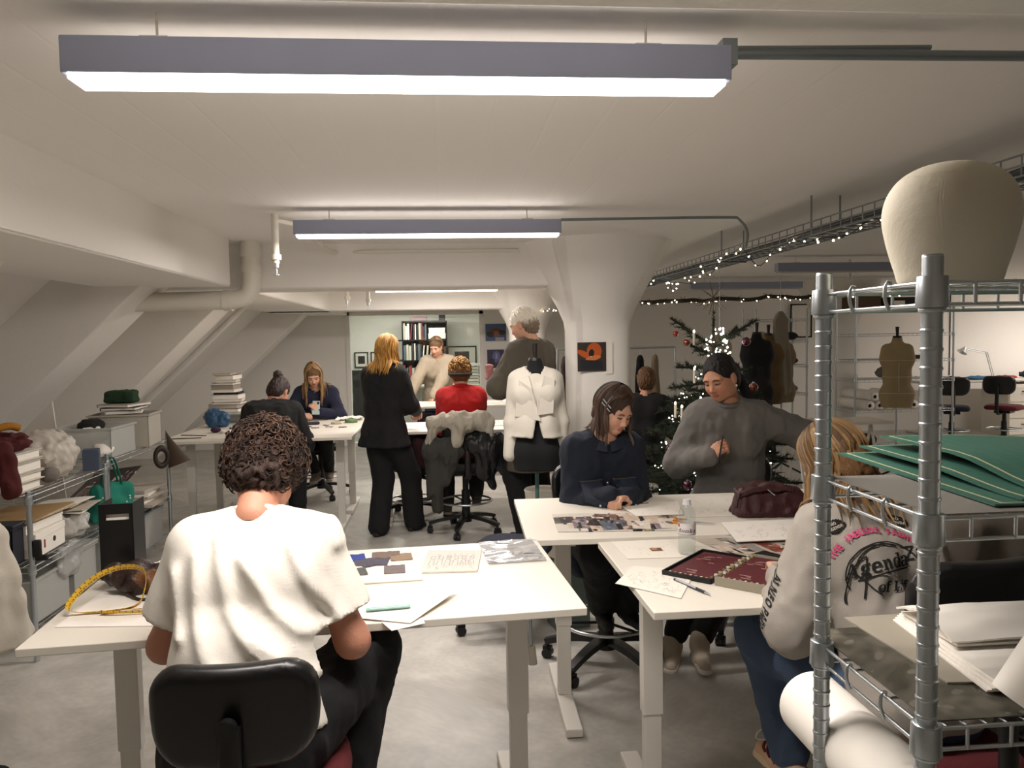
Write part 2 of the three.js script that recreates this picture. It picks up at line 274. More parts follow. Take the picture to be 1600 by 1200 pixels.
// ---------- fairy lights ----------
const bulbMat = new THREE.MeshStandardMaterial({ color: 0xfff0d0, emissive: new THREE.Color().setRGB(1, 0.82, 0.55), emissiveIntensity: 9 });
const wireMat = mat(0x16211a, 0.6);
function lightString(label, pts, nb, jit, r = 0.006, seg = 120, pos = [0, 0, 0]) {
  const g = group('light_string', label, 'fairy lights', pos), c = new THREE.CatmullRomCurve3(pts.map(p => V(...p)));
  part('wire', new THREE.TubeGeometry(c, seg, 0.003, 4), wireMat, g);
  const b = []; for (let k = 0; k < nb; k++) { const p = c.getPointAt(clamp((k + rr(0.1, 0.9)) / nb)); b.push(new THREE.IcosahedronGeometry(r * rr(0.7, 1.25), 1).translate(p.x + rr(-jit, jit), p.y + rr(-jit, jit * 0.4), p.z + rr(-jit, jit))); }
  const m = part('bulbs', b, bulbMat, g); m.userData.kind = 'stuff'; return g;
}
{ const pts = []; for (let z = -3.0; z > -8.4; z -= 0.16) pts.push([rr(1.9, 2.02), rr(2.05, 2.2), z]); lightString('string of warm lights wound along the cable tray', pts, 60, 0.02, 0.0055); }
{ const pts = []; for (let x = 2.2; x < 9.2; x += 0.12) pts.push([x, 2.01 + 0.045 * (x - 2.2) * 0.6 + rr(-0.02, 0.02), -8.6 + 0.02 * x + rr(-0.03, 0.03)]);
  const s = lightString('long garland of warm lights strung across the right hall', pts, 200, 0.03, 0.0065, 300);
  const gr = []; for (let k = 0; k < 380; k++) { const p = pts[Math.floor(rnd() * pts.length)]; gr.push(bar([p[0], p[1], p[2]], [p[0] + rr(-0.07, 0.07), p[1] + rr(-0.05, 0.05), p[2] + rr(-0.05, 0.05)], 0.006, 4, 0.001)); }
  const q = part('pine_sprigs', gr, mat(0x2e3320, 0.9), s); q.userData.kind = 'stuff';
  const rope = []; for (const p of pts) rope.push(p); part('rope', tube(rope, 0.022, 200, 6), mat(0x39352a, 0.9), s); }
{ const pts = []; for (let k = 0; k < 14; k++) pts.push([lerp(1.33, 1.55, k / 13), 1.99 + rr(-0.02, 0.03), lerp(-10.35, -6.5, k / 13)]); lightString('short run of lights seen between the two columns', pts, 24, 0.02, 0.007, 60); }
// ---------- tables ----------
const TH = 0.85;
function table(name, label, pos, ry, L = 1.6, W = 0.8, o = {}) {
  const g = group(name, label, 'table', pos, ry), H = o.h || TH, lx = L / 2 - (o.inset || 0.15), t = 0.024;
  part('table_top', span(-L / 2, L / 2, H - t, H, -W / 2, W / 2, 0.003), M.white, g);
  for (const s of [-1, 1]) {
    const leg = part('leg', [span(s * lx - 0.035, s * lx + 0.035, H * 0.42, H - 0.06, -0.025, 0.025, 0.003), span(s * lx - 0.03, s * lx + 0.03, 0.04, H * 0.45, -0.021, 0.021, 0.003)], M.legw, g);
    part('foot', span(s * lx - 0.035, s * lx + 0.035, 0.004, 0.04, -W * 0.42, W * 0.42, 0.006), M.legw, g);
    part('arm', span(s * lx - 0.02, s * lx + 0.02, H - 0.06, H - t, -W * 0.36, W * 0.36, 0.003), M.legw, g);
  }
  part('crossbar', span(-lx, lx, H - 0.06, H - t - 0.001, -0.03, 0.03, 0.003), M.legw, g);
  if (o.crank) { const c = part('crank', [bar([o.crank, H - 0.04, W * 0.33], [o.crank + 0.004, H - 0.16, W * 0.33], 0.006), bar([o.crank, H - 0.045, 0.05], [o.crank, H - 0.045, W * 0.33], 0.006)], M.steel, g); part('crank_grip', bar([o.crank + 0.004, H - 0.155, W * 0.33], [o.crank + 0.008, H - 0.215, W * 0.33], 0.012, 12, 0.014), M.white, c); }
  return g;
}
table('work_table', 'white height-adjustable table the man in the white T-shirt works at', [-0.4, 0, -2.58], 4 * DEG, 1.56, 0.8, { crank: 0.63 });
table('work_table', 'white table in front of the woman in denim, with photo collage and handbag', [1.13, 0, -3.4], -1.5 * DEG, 1.62, 0.8, { inset: 0.19 });
table('work_table', 'white table with the open dark red case and water bottle', [1.385, 0, -2.57], 0.5 * DEG, 1.6, 0.79, { inset: 0.1 });
table('work_table', 'far white table where the person with the bun leans', [-1.57, 0, -6.95], 0, 1.58, 0.8);
table('work_table', 'far white table where the woman holds a phone', [-1.57, 0, -7.77], 0, 1.58, 0.8);
table('work_table', 'far white table in front of the person in red', [0.12, 0, -7.2], 1 * DEG, 1.6, 0.8);
table('work_table', 'farthest white table by the glazed office', [0.25, 0, -9.75], 0, 1.9, 0.8);
table('work_table', 'long white work table along the far right wall', [8.9, 0, -11.75], 0, 3.0, 0.9, { h: 0.87 });

// ---------- drafting stools ----------
const backG = nets((x, y, z) => { const zz = z - x * x * 0.9; const r = 0.09, ax = Math.abs(x) - (0.208 - 0.012 * Math.max(0, -y / 0.13)) + r, ay = Math.abs(y) - 0.13 + r, d2 = Math.hypot(Math.max(ax, 0), Math.max(ay, 0)) + Math.min(Math.max(ax, ay), 0) - r, a = d2 + 0.028, b = Math.abs(zz) - 0.004; return (Math.hypot(Math.max(a, 0), Math.max(b, 0)) + Math.min(Math.max(a, b), 0) - 0.026) * 0.85; }, [-0.26, -0.18, -0.08], [0.26, 0.18, 0.12], 0.009, 0);
const seatG = nets((x, y, z) => dBox(x, y - 0.02 * (1 - (x * x + z * z) * 8), z, 0.225, 0.035, 0.215, 0.034) + Math.max(0, Math.hypot(x, z) - 0.23) * 0.5, [-0.27, -0.08, -0.27], [0.27, 0.1, 0.27], 0.012, 0);
const casterG = merge([new THREE.CylinderGeometry(0.026, 0.026, 0.022, 14).rotateZ(Math.PI / 2).translate(0.014, 0.027, 0), new THREE.CylinderGeometry(0.026, 0.026, 0.022, 14).rotateZ(Math.PI / 2).translate(-0.014, 0.027, 0), cyl(0.009, 0.05, 0, 0.03, 0), box(0.03, 0.02, 0.045, 0, 0.052, 0)]);
const armG = (() => { const s = slab((u, v) => { const r = 0.04 + v * 0.28, w = lerp(0.03, 0.018, v); return [(u - 0.5) * 2 * w, 0.135 - 0.05 * v * v, r]; }, 2, 8, 0.03); return s; })();
function stool(label, pos, ry, o = {}) {
  const g = group('drafting_stool', label, 'stool', pos, ry), sy = o.seat || 0.6, bm = o.back || M.blackp, sm = o.seatMat || M.dark;
  const base = part('star_base', cyl(0.05, 0.1, 0, 0.09, 0, 0.035), M.blackp, g);
  for (let k = 0; k < 5; k++) { const a = (k / 5) * 2 * Math.PI + (o.spin || 0), q = part('base_arm', armG.clone().rotateY(a), M.blackp, g); part('caster', casterG.clone().translate(0, 0, 0.31).rotateY(a), M.black, q); }
  part('gas_column', [cyl(0.026, sy - 0.2, 0, 0.15, 0), cyl(0.036, 0.22, 0, 0.14, 0)], M.black, g);
  if (!o.noring) { const fr = part('foot_ring', ring(0.22, 0.009, 0, sy - 0.33, 0), M.chrome, g); for (let k = 0; k < 3; k++) { const a = k * 2.1 + 0.4; part('ring_spoke', bar([0.03 * Math.sin(a), sy - 0.34, 0.03 * Math.cos(a)], [0.22 * Math.sin(a), sy - 0.33, 0.22 * Math.cos(a)], 0.007, 8), M.black, fr); } part('ring_hub', cyl(0.042, 0.05, 0, sy - 0.37, 0), M.black, fr); }
  part('seat', seatG.clone().translate(0, sy - 0.035, 0), sm, g); part('seat_plate', box(0.2, 0.03, 0.22, 0, sy - 0.085, 0), M.black, g);
  const by = sy + (o.backUp || 0.3);
  if (o.noback) return g;
  part('backrest', backG.clone().scale(o.bw || 1, o.bh || 1, 1).rotateX(-0.06).translate(0, by, -0.265 + (o.backZ || 0)), bm, g);
  const bp = part('back_bar', tube([[0, sy - 0.09, -0.1], [0, sy - 0.1, -0.25 + (o.backZ || 0)], [0, sy - 0.02, -0.315 + (o.backZ || 0)], [0, by, -0.305 + (o.backZ || 0)]], 0.016, 20, 8).scale(1.6, 1, 1), M.black, g);
  part('back_knob', new THREE.CylinderGeometry(0.022, 0.022, 0.02, 16).rotateX(Math.PI / 2).translate(0, by, -0.325 + (o.backZ || 0)), M.blackp, bp);
  return g;
}
const redSeat = cloth(0x5a1c20), navySeat = cloth(0x181c2c);
stool('black drafting stool the man in white sits on, red seat underneath', [-0.485, 0, -1.95], Math.PI + 2 * DEG, { seat: 0.57, seatMat: redSeat, backUp: 0.265, bw: 0.89, bh: 0.92, backZ: 0.02 });
stool('black drafting stool of the woman in denim, chrome foot ring showing', [0.78, 0, -3.78], 0.15, { seat: 0.56, spin: 0.35, seatMat: navySeat });
stool('black stool with red seat under the person in the printed sweatshirt', [1.28, 0, -2.0], Math.PI + 0.1, { seat: 0.53, seatMat: redSeat, backUp: 0.44, spin: 0.2 });
stool('black stool draped with coats behind the person in red', [0.16, 0, -6.62], Math.PI + 0.05, { seat: 0.6, spin: 0.3 });
stool('black stool under the hunched person with the bun', [-1.42, 0, -6.33], Math.PI, { seat: 0.56, seatMat: navySeat });
stool('black stool under the woman holding a phone', [-1.33, 0, -8.38], 0, { seat: 0.56, spin: 0.5 });
stool('empty black stool pushed under the far table beside the standing blonde woman', [-0.3, 0, -7.25], Math.PI + 0.5, { seat: 0.5, spin: 0.1, backUp: 0.2 });
stool('navy seated stool half hidden by the left end of the collage table', [0.36, 0, -4.35], 1.2, { seat: 0.48, seatMat: navySeat, noback: true, noring: true });
stool('left black stool at the far right table, purple-black seat', [7.1, 0, -10.35], 2.6, { seat: 0.58, seatMat: navySeat });
stool('right black stool at the far right table with burgundy seat', [7.85, 0, -10.3], 2.2, { seat: 0.58, seatMat: redSeat, spin: 0.5 });

// ---------- chrome wire shelving ----------
function post(h, r = 0.0127, fine = true) {
  const pts = [[0.001, 0]]; const st = 0.0254;
  if (fine) for (let y = 0.05; y < h - 0.03; y += st) pts.push([r, y - st + 0.003], [r, y - 0.003], [r + 0.0012, y - 0.0014], [r + 0.0012, y + 0.0014], [r, y + 0.003]);
  else pts.push([r, 0.001]);
  pts.push([r, h - 0.004], [r * 0.95, h], [0.001, h]);
  const g = lathe(pts, fine ? 20 : 10); return g;
}
function wireShelf(w, d, pitch = 0.026, fine = true) {   // top wires lie along z (short side)
  const G = [], r1 = 0.0032, r0 = fine ? 0.0016 : 0.002, s = fine ? 8 : 5;
  for (const [y, r] of [[0, r1], [-0.03, r1 * 0.95]]) { G.push(bar([0, y, 0], [w, y, 0], r, s), bar([0, y, -d], [w, y, -d], r, s), bar([0, y, 0], [0, y, -d], r, s), bar([w, y, 0], [w, y, -d], r, s)); }
  for (let x = pitch; x < w; x += pitch) G.push(bar([x, 0.002, 0], [x, 0.002, -d], r0, fine ? 6 : 4));
  for (let z = d / 3; z < d - 0.02; z += d / 3) G.push(bar([0, -0.003, -z], [w, -0.003, -z], r1 * 0.8, s));
  const lp = (ax, az, bx, bz) => G.push(bar([ax, 0.001, az], [ax, -0.031, az], r1 * 0.8, 6));
  for (let x = 0.06; x < w; x += 0.065) { lp(x, 0.002); lp(x, -d - 0.002); }
  for (const x of [-0.002, w + 0.002]) for (let k = 1; k <= 2; k++) { const z = -d * k / 3; G.push(tube([[x, -0.034, z], [x - 0.006, -0.015, z], [x - 0.004, 0.006, z], [x + 0.004, 0.006, z]], r1 * 0.85, 8, 6)); }
  return merge(G);
}
function shelving(label, pos, w, d, levels, h, fine, pitch, ry = 0) {
  const g = group('wire_shelving', label, 'shelving', pos, ry);
  for (const [x, z] of [[0, 0], [w, 0], [0, -d], [w, -d]]) part('post', post(h, 0.0135, fine).translate(x, 0, z), M.steel, g);
  const sg = wireShelf(w, d, pitch, fine);
  for (const y of levels) { const s = part('shelf', sg.clone().translate(0, y, 0), M.chrome, g);
    for (const [x, z] of [[0, 0], [w, 0], [0, -d], [w, -d]]) part('collar', [lathe([[0.0135, -0.028], [0.021, -0.028], [0.0195, 0.014], [0.0135, 0.014]], 20).translate(x, y - 0.006, z), lathe([[0.0135, -0.034], [0.0175, -0.034], [0.0175, -0.028], [0.0135, -0.028]], 16).translate(x, y - 0.006, z)], M.steel, s); }
  return g;
}
shelving('chrome wire shelving unit close to the camera on the right', [0.656, 0, -1.0], 0.92, 0.3, [1.715, 1.393, 1.097, 0.8335], 1.752, true, 0.03);
shelving('chrome wire shelving under the attic slope holding boxes and books', [-2.62, 0, -4.2], 0.46, 0.92, [0.15, 0.5, 0.87], 0.9, false, 0.046);
shelving('second chrome wire shelving on the left behind the teal bag', [-2.64, 0, -5.2], 0.46, 1.1, [0.15, 0.45, 0.9], 0.95, false, 0.05);
shelving('far chrome rack holding paper rolls beside the column', [5.35, 0, -9.75], 1.35, 0.5, [0.12, 0.62, 1.02, 1.28, 1.62, 1.95], 1.98, false, 0.06);
shelving('far chrome rack with folded fabric behind the dress forms', [4.35, 0, -10.6], 0.75, 0.45, [0.3, 0.8, 1.2, 1.55, 1.85], 2.0, false, 0.06);
// ---------- people ----------
const A = { add: (a, b, t = 1) => [a[0] + b[0] * t, a[1] + b[1] * t, a[2] + b[2] * t], sub: (a, b) => [a[0] - b[0], a[1] - b[1], a[2] - b[2]], mix: (a, b, t) => [lerp(a[0], b[0], t), lerp(a[1], b[1], t), lerp(a[2], b[2], t)], dot: (a, b) => a[0] * b[0] + a[1] * b[1] + a[2] * b[2], len: a => Math.hypot(...a), nrm: a => { const l = Math.hypot(...a) || 1; return [a[0] / l, a[1] / l, a[2] / l]; }, crs: (a, b) => [a[1] * b[2] - a[2] * b[1], a[2] * b[0] - a[0] * b[2], a[0] * b[1] - a[1] * b[0]] };
function ik(a, t, l1, l2, pole) {
  let d = A.sub(t, a), L = A.len(d); const m = (l1 + l2) * 0.999; if (L > m) { t = A.add(a, d, m / L); d = A.sub(t, a); L = m; }
  const u = A.nrm(d), x = (l1 * l1 - l2 * l2 + L * L) / (2 * L), h = Math.sqrt(Math.max(0, l1 * l1 - x * x)); let p = A.add(pole, u, -A.dot(pole, u)); p = A.nrm(p);
  return [A.add(A.add(a, u, x), p, h), t];
}
function tint(g, fn) { const p = g.attributes.position, c = new Float32Array(p.count * 3); for (let i = 0; i < p.count; i++) { const k = fn(p.getX(i), p.getY(i), p.getZ(i)); c[3 * i] = k[0]; c[3 * i + 1] = k[1]; c[3 * i + 2] = k[2]; } g.setAttribute('color', new THREE.BufferAttribute(c, 3)); return g; }
const lin = h => { const c = new THREE.Color(h); return [c.r, c.g, c.b]; };
function handPrims(w, dir, palm, thumb, curl, s, spread = 1) {
  const Y = A.nrm(dir); let N = A.nrm(A.add(palm, Y, -A.dot(palm, Y))); let X = A.nrm(A.crs(Y, N)); if (A.dot(X, thumb) < 0) X = [-X[0], -X[1], -X[2]];
  const L = (x, y, n) => A.add(A.add(A.add(w, X, x * s), Y, y * s), N, n * s), pr = [];
  for (const x of [-0.026, -0.009, 0.009, 0.026]) pr.push(prim(L(x * 0.75, 0.005, 0), L(x, 0.082, 0), 0.016 * s, 0.0125 * s));
  pr.push(prim(L(0.018, 0.02, 0.006), L(0.024, 0.05, 0.008), 0.016 * s));
  [[-0.029, 0.06, 0.4], [-0.0098, 0.074, 0.15], [0.0098, 0.08, 0], [0.028, 0.072, -0.2]].forEach(([x, len, sp], i) => {
    let p = L(x, 0.084, 0), an = 0; const c = curl * (1 - 0.08 * i), seg = [0.45, 0.31, 0.24], bend = [1.15, 1.35, 0.8]; let r = 0.0098 * s;
    for (let k = 0; k < 3; k++) { an += c * bend[k]; const dx = -sp * 0.14 * spread * (1 - curl), dd = [dx, Math.cos(an), Math.sin(an)], q = A.add(A.add(A.add(p, X, dd[0] * len * seg[k] * s), Y, dd[1] * len * seg[k] * s), N, dd[2] * len * seg[k] * s); pr.push(prim(p, q, r, r * 0.9)); r *= 0.9; p = q; }
  });
  const t0 = L(0.03, 0.022, 0.008), t1 = L(0.048, 0.052, 0.02 + curl * 0.014), t2 = L(0.046 - curl * 0.018, 0.082, 0.026 + curl * 0.022);
  pr.push(prim(t0, t1, 0.0135 * s, 0.0108 * s), prim(t1, t2, 0.0108 * s, 0.0088 * s));
  return pr;
}
function headField(fem) {
  return (x, y, z) => {
    const ax = Math.abs(x); let d = dEll(x, y, z, [0, 0.128, -0.012], [0.074, 0.092, 0.093]);
    d = smin(d, dEll(x, y, z, [0, 0.078, 0.03], [0.06, 0.082, 0.062]), 0.04);
    d = smin(d, dPrim({ a: [0, 0.022, 0.066], d: [0, 0.004, 0.006], l: 5e-5, ra: 0.019, rb: 0.016 }, x, y, z), 0.04);
    d = smin(d, dEll(ax, y, z, [0.05, 0.04, 0.015], [0.016, 0.03, 0.035]), 0.04);
    d = smin(d, Math.hypot(ax - 0.036, y - 0.072, z - 0.066) - 0.02, 0.03);
    d = smin(d, dEll(ax, y, z, [0.03, 0.122, 0.078], [0.026, 0.009, 0.012]), 0.02);
    d = -smin(-d, Math.hypot((ax - 0.031) * 0.8, y - 0.103, z - 0.106) - 0.017, 0.012);
    d = smin(d, Math.hypot(ax - 0.031, y - 0.102, z - 0.0735) - 0.0145, 0.004);
    d = smin(d, dPrim(NOSE, x, y, z), 0.012); d = smin(d, Math.hypot(ax - 0.011, y - 0.067, z - 0.098) - 0.008, 0.008);
    d = smin(d, dEll(x, y, z, [0, 0.046, 0.087], [0.022, 0.0055, 0.009]), 0.006); d = smin(d, dEll(x, y, z, [0, 0.0365, 0.086], [0.019, 0.0062, 0.009]), 0.005);
    d = smin(d, dEll(ax, y, z, [0.078, 0.092, -0.006], [0.009, 0.031, 0.018]), 0.008);
    return smin(d, dPrim(NECK, x, y, z), 0.03);
  };
}
const NOSE = prim([0, 0.107, 0.084], [0, 0.073, 0.104], 0.0075, 0.0115), NECK = prim([0, 0.03, -0.015], [0, -0.06, -0.022], 0.05, 0.052);
const headCache = {};
function headGeo(s, skin, cell, brow) {
  const g = nets(headField(), [-0.11, -0.1, -0.13], [0.11, 0.24, 0.13], cell, 0.004), k = lin(skin), lip = [k[0] * 0.78, k[1] * 0.5, k[2] * 0.48], br = lin(brow);
  return tint(g, (x, y, z) => { const ax = Math.abs(x);
    if (z > 0.05) { if (Math.hypot(x / 0.023, (y - 0.041) / 0.0115) < 1 && z > 0.07) return Math.abs(y - 0.0415) < 0.0016 ? [lip[0] * 0.5, lip[1] * 0.45, lip[2] * 0.45] : lip;
      if (ax > 0.013 && ax < 0.05 && Math.abs(y - 0.1235 + Math.abs(ax - 0.03) * 0.22) < 0.0048) return A.mix(k, br, 0.85);
      if (ax > 0.016 && ax < 0.047 && Math.abs(y - 0.0985 - ((ax - 0.031) ** 2) * 12) < 0.0038 && z > 0.068) return A.mix(k, [0.02, 0.015, 0.012], 0.9);
      if (Math.hypot(ax - 0.04, y - 0.07) < 0.02) return [k[0], k[1] * 0.86, k[2] * 0.84]; }
    return k; }).scale(s * 0.94, s, s);
}
function person(o) {
  const g = group('person', o.label, 'person', o.pos, o.turn), s = (o.h || 1.7) / 1.7, bw = o.build || 1, cell = o.cell || 0.014;
  const pel = o.pelvis, dir = (l, sd) => [Math.sin(sd), Math.cos(l) * Math.cos(sd), Math.sin(l) * Math.cos(sd)], sd = o.side || 0, tw = o.twist || 0;
  const u1 = dir(o.lean * 0.6, sd), u2 = dir(o.lean * 1.35, sd), mid = A.add(pel, u1, 0.21 * s), chest = A.add(mid, u2, 0.24 * s), Lx = [Math.cos(tw), Math.sin(o.shTilt || 0), -Math.sin(tw)], P0 = [1, 0, 0];
  const sw = 0.158 * s * bw, shL = A.add(A.add(chest, Lx, sw), u2, 0.035 * s), shR = A.add(A.add(chest, Lx, -sw), u2, 0.035 * s), nb = A.add(chest, u2, 0.085 * s);
  const hq = new THREE.Quaternion().setFromEuler(new THREE.Euler(o.head.pitch || 0, o.head.yaw || 0, o.head.roll || 0, 'YXZ')), hUp = V(0, 1, 0).applyQuaternion(hq), nd = A.nrm(A.add(u2, [hUp.x, hUp.y, hUp.z], 0.6)), hj = A.add(nb, nd, 0.07 * s);
  const toHead = p => { const v = V(...p).multiplyScalar(s).applyQuaternion(hq); return A.add(hj, [v.x, v.y, v.z]); };
  const hipL = A.add(pel, [0.088 * s, -0.02, 0]), hipR = A.add(pel, [-0.088 * s, -0.02, 0]);
  const ua = 0.285 * s, fa = 0.25 * s, th = 0.43 * s, sh = 0.42 * s;
  const [elL, wrL] = ik(shL, o.handL, ua, fa, o.poleL || [0.6, -0.6, -0.6]), [elR, wrR] = ik(shR, o.handR, ua, fa, o.poleR || [-0.6, -0.6, -0.6]);
  const [knL, anL] = ik(hipL, o.footL, th, sh, o.kneeL || [0.1, 0.3, 1]), [knR, anR] = ik(hipR, o.footR, th, sh, o.kneeR || [-0.1, 0.3, 1]);
  const fz = A.crs(Lx, u2), b2 = bw;
  const torso = [prim(A.add(pel, P0, 0.07 * s), A.add(pel, P0, -0.07 * s), 0.115 * s * b2), prim(A.add(mid, Lx, 0.055 * s), A.add(mid, Lx, -0.055 * s), 0.1 * s * b2), prim(A.add(A.add(chest, u2, -0.06 * s), Lx, 0.08 * s * b2), A.add(A.add(chest, u2, -0.06 * s), Lx, -0.08 * s * b2), 0.108 * s), prim(A.add(chest, Lx, 0.115 * s * b2), A.add(chest, Lx, -0.115 * s * b2), 0.078 * s)];
  for (const q of [1, -1]) torso.push(prim(A.add(pel, P0, 0.06 * q * s), A.add(mid, Lx, 0.06 * q * s), 0.105 * s * b2, 0.098 * s * b2), prim(A.add(mid, Lx, 0.06 * q * s), A.add(chest, Lx, 0.085 * q * s * b2), 0.098 * s * b2, 0.09 * s), prim(A.add(nb, Lx, q * 0.02), A.add(q > 0 ? shL : shR, u2, 0.012), 0.05 * s, 0.046 * s));
  if (o.bust) for (const q of [1, -1]) torso.push(prim(A.add(A.add(A.add(chest, u2, -0.1 * s), Lx, 0.07 * q * s), fz, 0.065 * s), A.add(A.add(A.add(chest, u2, -0.11 * s), Lx, 0.07 * q * s), fz, 0.07 * s), 0.055 * s));
  const neck = [prim(A.add(nb, u2, -0.02), hj, 0.056 * s, 0.05 * s)];
  const armU = [prim(shL, elL, 0.054 * s, 0.041 * s), prim(shR, elR, 0.054 * s, 0.041 * s)], armF = [prim(elL, wrL, 0.042 * s, 0.027 * s), prim(elR, wrR, 0.042 * s, 0.027 * s)];
  const thigh = [prim(hipL, knL, 0.09 * s, 0.06 * s), prim(hipR, knR, 0.09 * s, 0.06 * s)], shin = [prim(knL, anL, 0.058 * s, 0.037 * s), prim(knR, anR, 0.058 * s, 0.037 * s)];
  const K = { g, s, pel, mid, chest, nb, hj, u1, u2, Lx, fz, shL, shR, elL, elR, wrL, wrR, knL, knR, anL, anR, hipL, hipR, torso, neck, armU, armF, thigh, shin, toHead, hq, cell, o };
  const all = [...torso, ...neck, ...armU, ...armF, ...thigh, ...shin], bf = fieldOf(all, 0.035); K.body = bf;
  const sk = lin(o.skin || 0xc9957a), geos = [];
  const [mn, mx] = bounds(all, 0.03); geos.push(tint(nets(bf, mn, mx, cell), () => sk));
  const hg = headGeo(s * (o.headScale || 1), o.skin || 0xc9957a, o.headCell || 0.0055, o.brow || 0x2a1a10); hg.applyQuaternion(hq); hg.translate(...hj); geos.push(hg);
  for (const [w, e, h, sgn] of [[wrL, elL, o.hL, 1], [wrR, elR, o.hR, -1]]) { const q = h || {}; const fd = A.nrm(A.sub(w, e)); const hp = handPrims(A.add(w, fd, -0.005), q.dir || fd, q.palm || [0, -1, 0], q.thumb || [-sgn, 0.3, 0.2], q.curl ?? 0.45, s * 0.96);
    const hf = fieldOf(hp, 0.008), [a, b] = bounds(hp, 0.012); geos.push(tint(nets(hf, a, b, o.handCell || 0.006, 0.002), () => sk)); }
  K.bodyMesh = part('body', geos, new THREE.MeshPhysicalMaterial({ vertexColors: true, roughness: 0.55, sheen: 0.15, bumpMap: grainB, bumpScale: 0.0006 }), g);
  K.cloth = (name, prims, off, m, f = {}) => {
    const k = f.k || 0.035, amp = f.amp ?? 0.006, base = fieldOf(prims, k, off), cut = f.cut, fq = f.fq || [8, 4, 8];
    const fn = (x, y, z) => { let d = base(x, y, z); if (d < 0.05 && d > -0.05) { if (amp) { const n = n3(x * fq[0] + (f.sx || 0) * y, y * fq[1], z * fq[2]); d += amp * (1.2 * Math.abs(n) - 0.5) + amp * 0.35 * n3(x * 22, y * 13 + 4, z * 22); } if (f.fold) d += f.fold(x, y, z); } if (cut) d = Math.max(d, cut(x, y, z)); return d; };
    const [a, b] = bounds(prims, off + 0.03); const geo = nets(fn, a, b, f.cell || cell, 0.03); const me = part(name, geo, m, f.parent || g); K['f_' + name] = fn; return me;
  };
  const neckCut = (x, y, z) => -(dPrim(K.neckQ, x, y, z) - (o.neckGap ?? 0.012)); K.neckQ = prim(A.add(nb, u2, 0.03), A.add(hj, nd, 0.3), 0.058 * s, 0.06 * s); K.neckCut = neckCut;
  K.top = (name, m, f = {}) => {   // garment over torso and sleeves (sleeve: 0..1 of forearm, negative = part of the upper arm)
    const bag = f.bag || 0.01, sl = f.sleeve ?? 1, pr = torso.map(q => prim(q.a, q.b, q.ra + bag * 0.6, q.rb + bag * 0.6));
    if (f.long) for (const q of [1, -1]) pr.push(prim(A.add(pel, P0, 0.05 * q), [pel[0] + 0.07 * q, pel[1] - f.long, pel[2] + (f.longZ || 0)], 0.115 * s + bag, 0.12 * s + bag + (f.flare || 0)));
    const ends = [];
    for (const i of [0, 1]) { const U = armU[i], F = armF[i];
      if (sl < 0) { const e = A.mix(U.a, U.b, -sl); pr.push(prim(U.a, A.mix(U.a, U.b, Math.min(1.3, -sl + 0.3)), U.ra + bag * 0.8, 0.055 * s + bag * 1.5)); ends.push([e, A.nrm(A.sub(U.b, U.a))]); }
      else { pr.push(prim(U.a, U.b, U.ra + bag * 0.8, U.rb + bag), prim(F.a, A.mix(F.a, F.b, sl * 0.98), F.ra + bag, lerp(F.ra, F.rb, sl) + bag * (f.cuff ?? 0.8))); } }
    const hem = A.add(pel, u1, f.hem ?? -0.08);
    const cut = (x, y, z) => { let d = neckCut(x, y, z); if (!f.long) { d = Math.max(d, A.dot(A.sub(hem, [x, y, z]), f.hemN || u1)); } else d = Math.max(d, pel[1] - f.long - y);
      for (const [e, n] of ends) { const v = A.sub([x, y, z], e), t = A.dot(v, n); if (t > -0.05 && Math.hypot(...A.sub(v, [n[0] * t, n[1] * t, n[2] * t])) < 0.15 && t < 0.3) d = Math.max(d, t); } if (f.extra) d = Math.max(d, f.extra(x, y, z)); return d; };
    return K.cloth(name, pr, 0.008, m, { ...f, cut });
  };
  K.trousers = (m, f = {}) => { const b = f.bag || 0.012, pr = [prim(torso[0].a, torso[0].b, torso[0].ra + 0.004, torso[0].rb + 0.004), ...thigh.map(q => prim(q.a, q.b, q.ra + b * 0.4, q.rb + b)), ...shin.map(q => prim(q.a, A.mix(q.a, q.b, f.len ?? 0.97), q.ra + b, q.rb + b + (f.flare || 0)))];
    return K.cloth('trousers', pr, 0.006, m, { amp: 0.007, ...f }); };
  K.shoes = (m, f = {}) => { for (const [an, kn, sg] of [[anL, knL, 1], [anR, knR, -1]]) { const yaw = (f.yaw || 0) + sg * 0.12, d = [Math.sin(yaw), 0, Math.cos(yaw)], y = an[1] - 0.055 * s, heel = [an[0] - d[0] * 0.045, y, an[2] - d[2] * 0.045], toe = [an[0] + d[0] * 0.14 * s, y - 0.005 + (f.tip || 0), an[2] + d[2] * 0.14 * s];
    const pr = [prim(heel, toe, 0.036 * s, 0.03 * s), prim(A.add(an, [0, -0.01, 0]), A.mix(heel, toe, 0.5), 0.044 * s, 0.036 * s), prim(an, [an[0], an[1] + (f.high || 0.0), an[2]], 0.046 * s)], flo = y - 0.03 * s;
    const fn = fieldOf(pr, 0.03), [a, b] = bounds(pr, 0.02); const sh2 = part('shoe', nets((x, yy, z) => Math.max(fn(x, yy, z), flo - yy), a, b, 0.008, 0.002), m, g);
    if (f.sole) { const pr2 = [prim([heel[0], flo, heel[2]], [toe[0], flo, toe[2]], 0.042 * s, 0.037 * s)], f2 = fieldOf(pr2), [a2, b2x] = bounds(pr2, 0.02); part('sole', nets((x, yy, z) => Math.max(f2(x, yy, z), Math.abs(yy - flo - 0.008) - 0.013), a2, b2x, 0.008, 0.002), f.sole, sh2); } } };
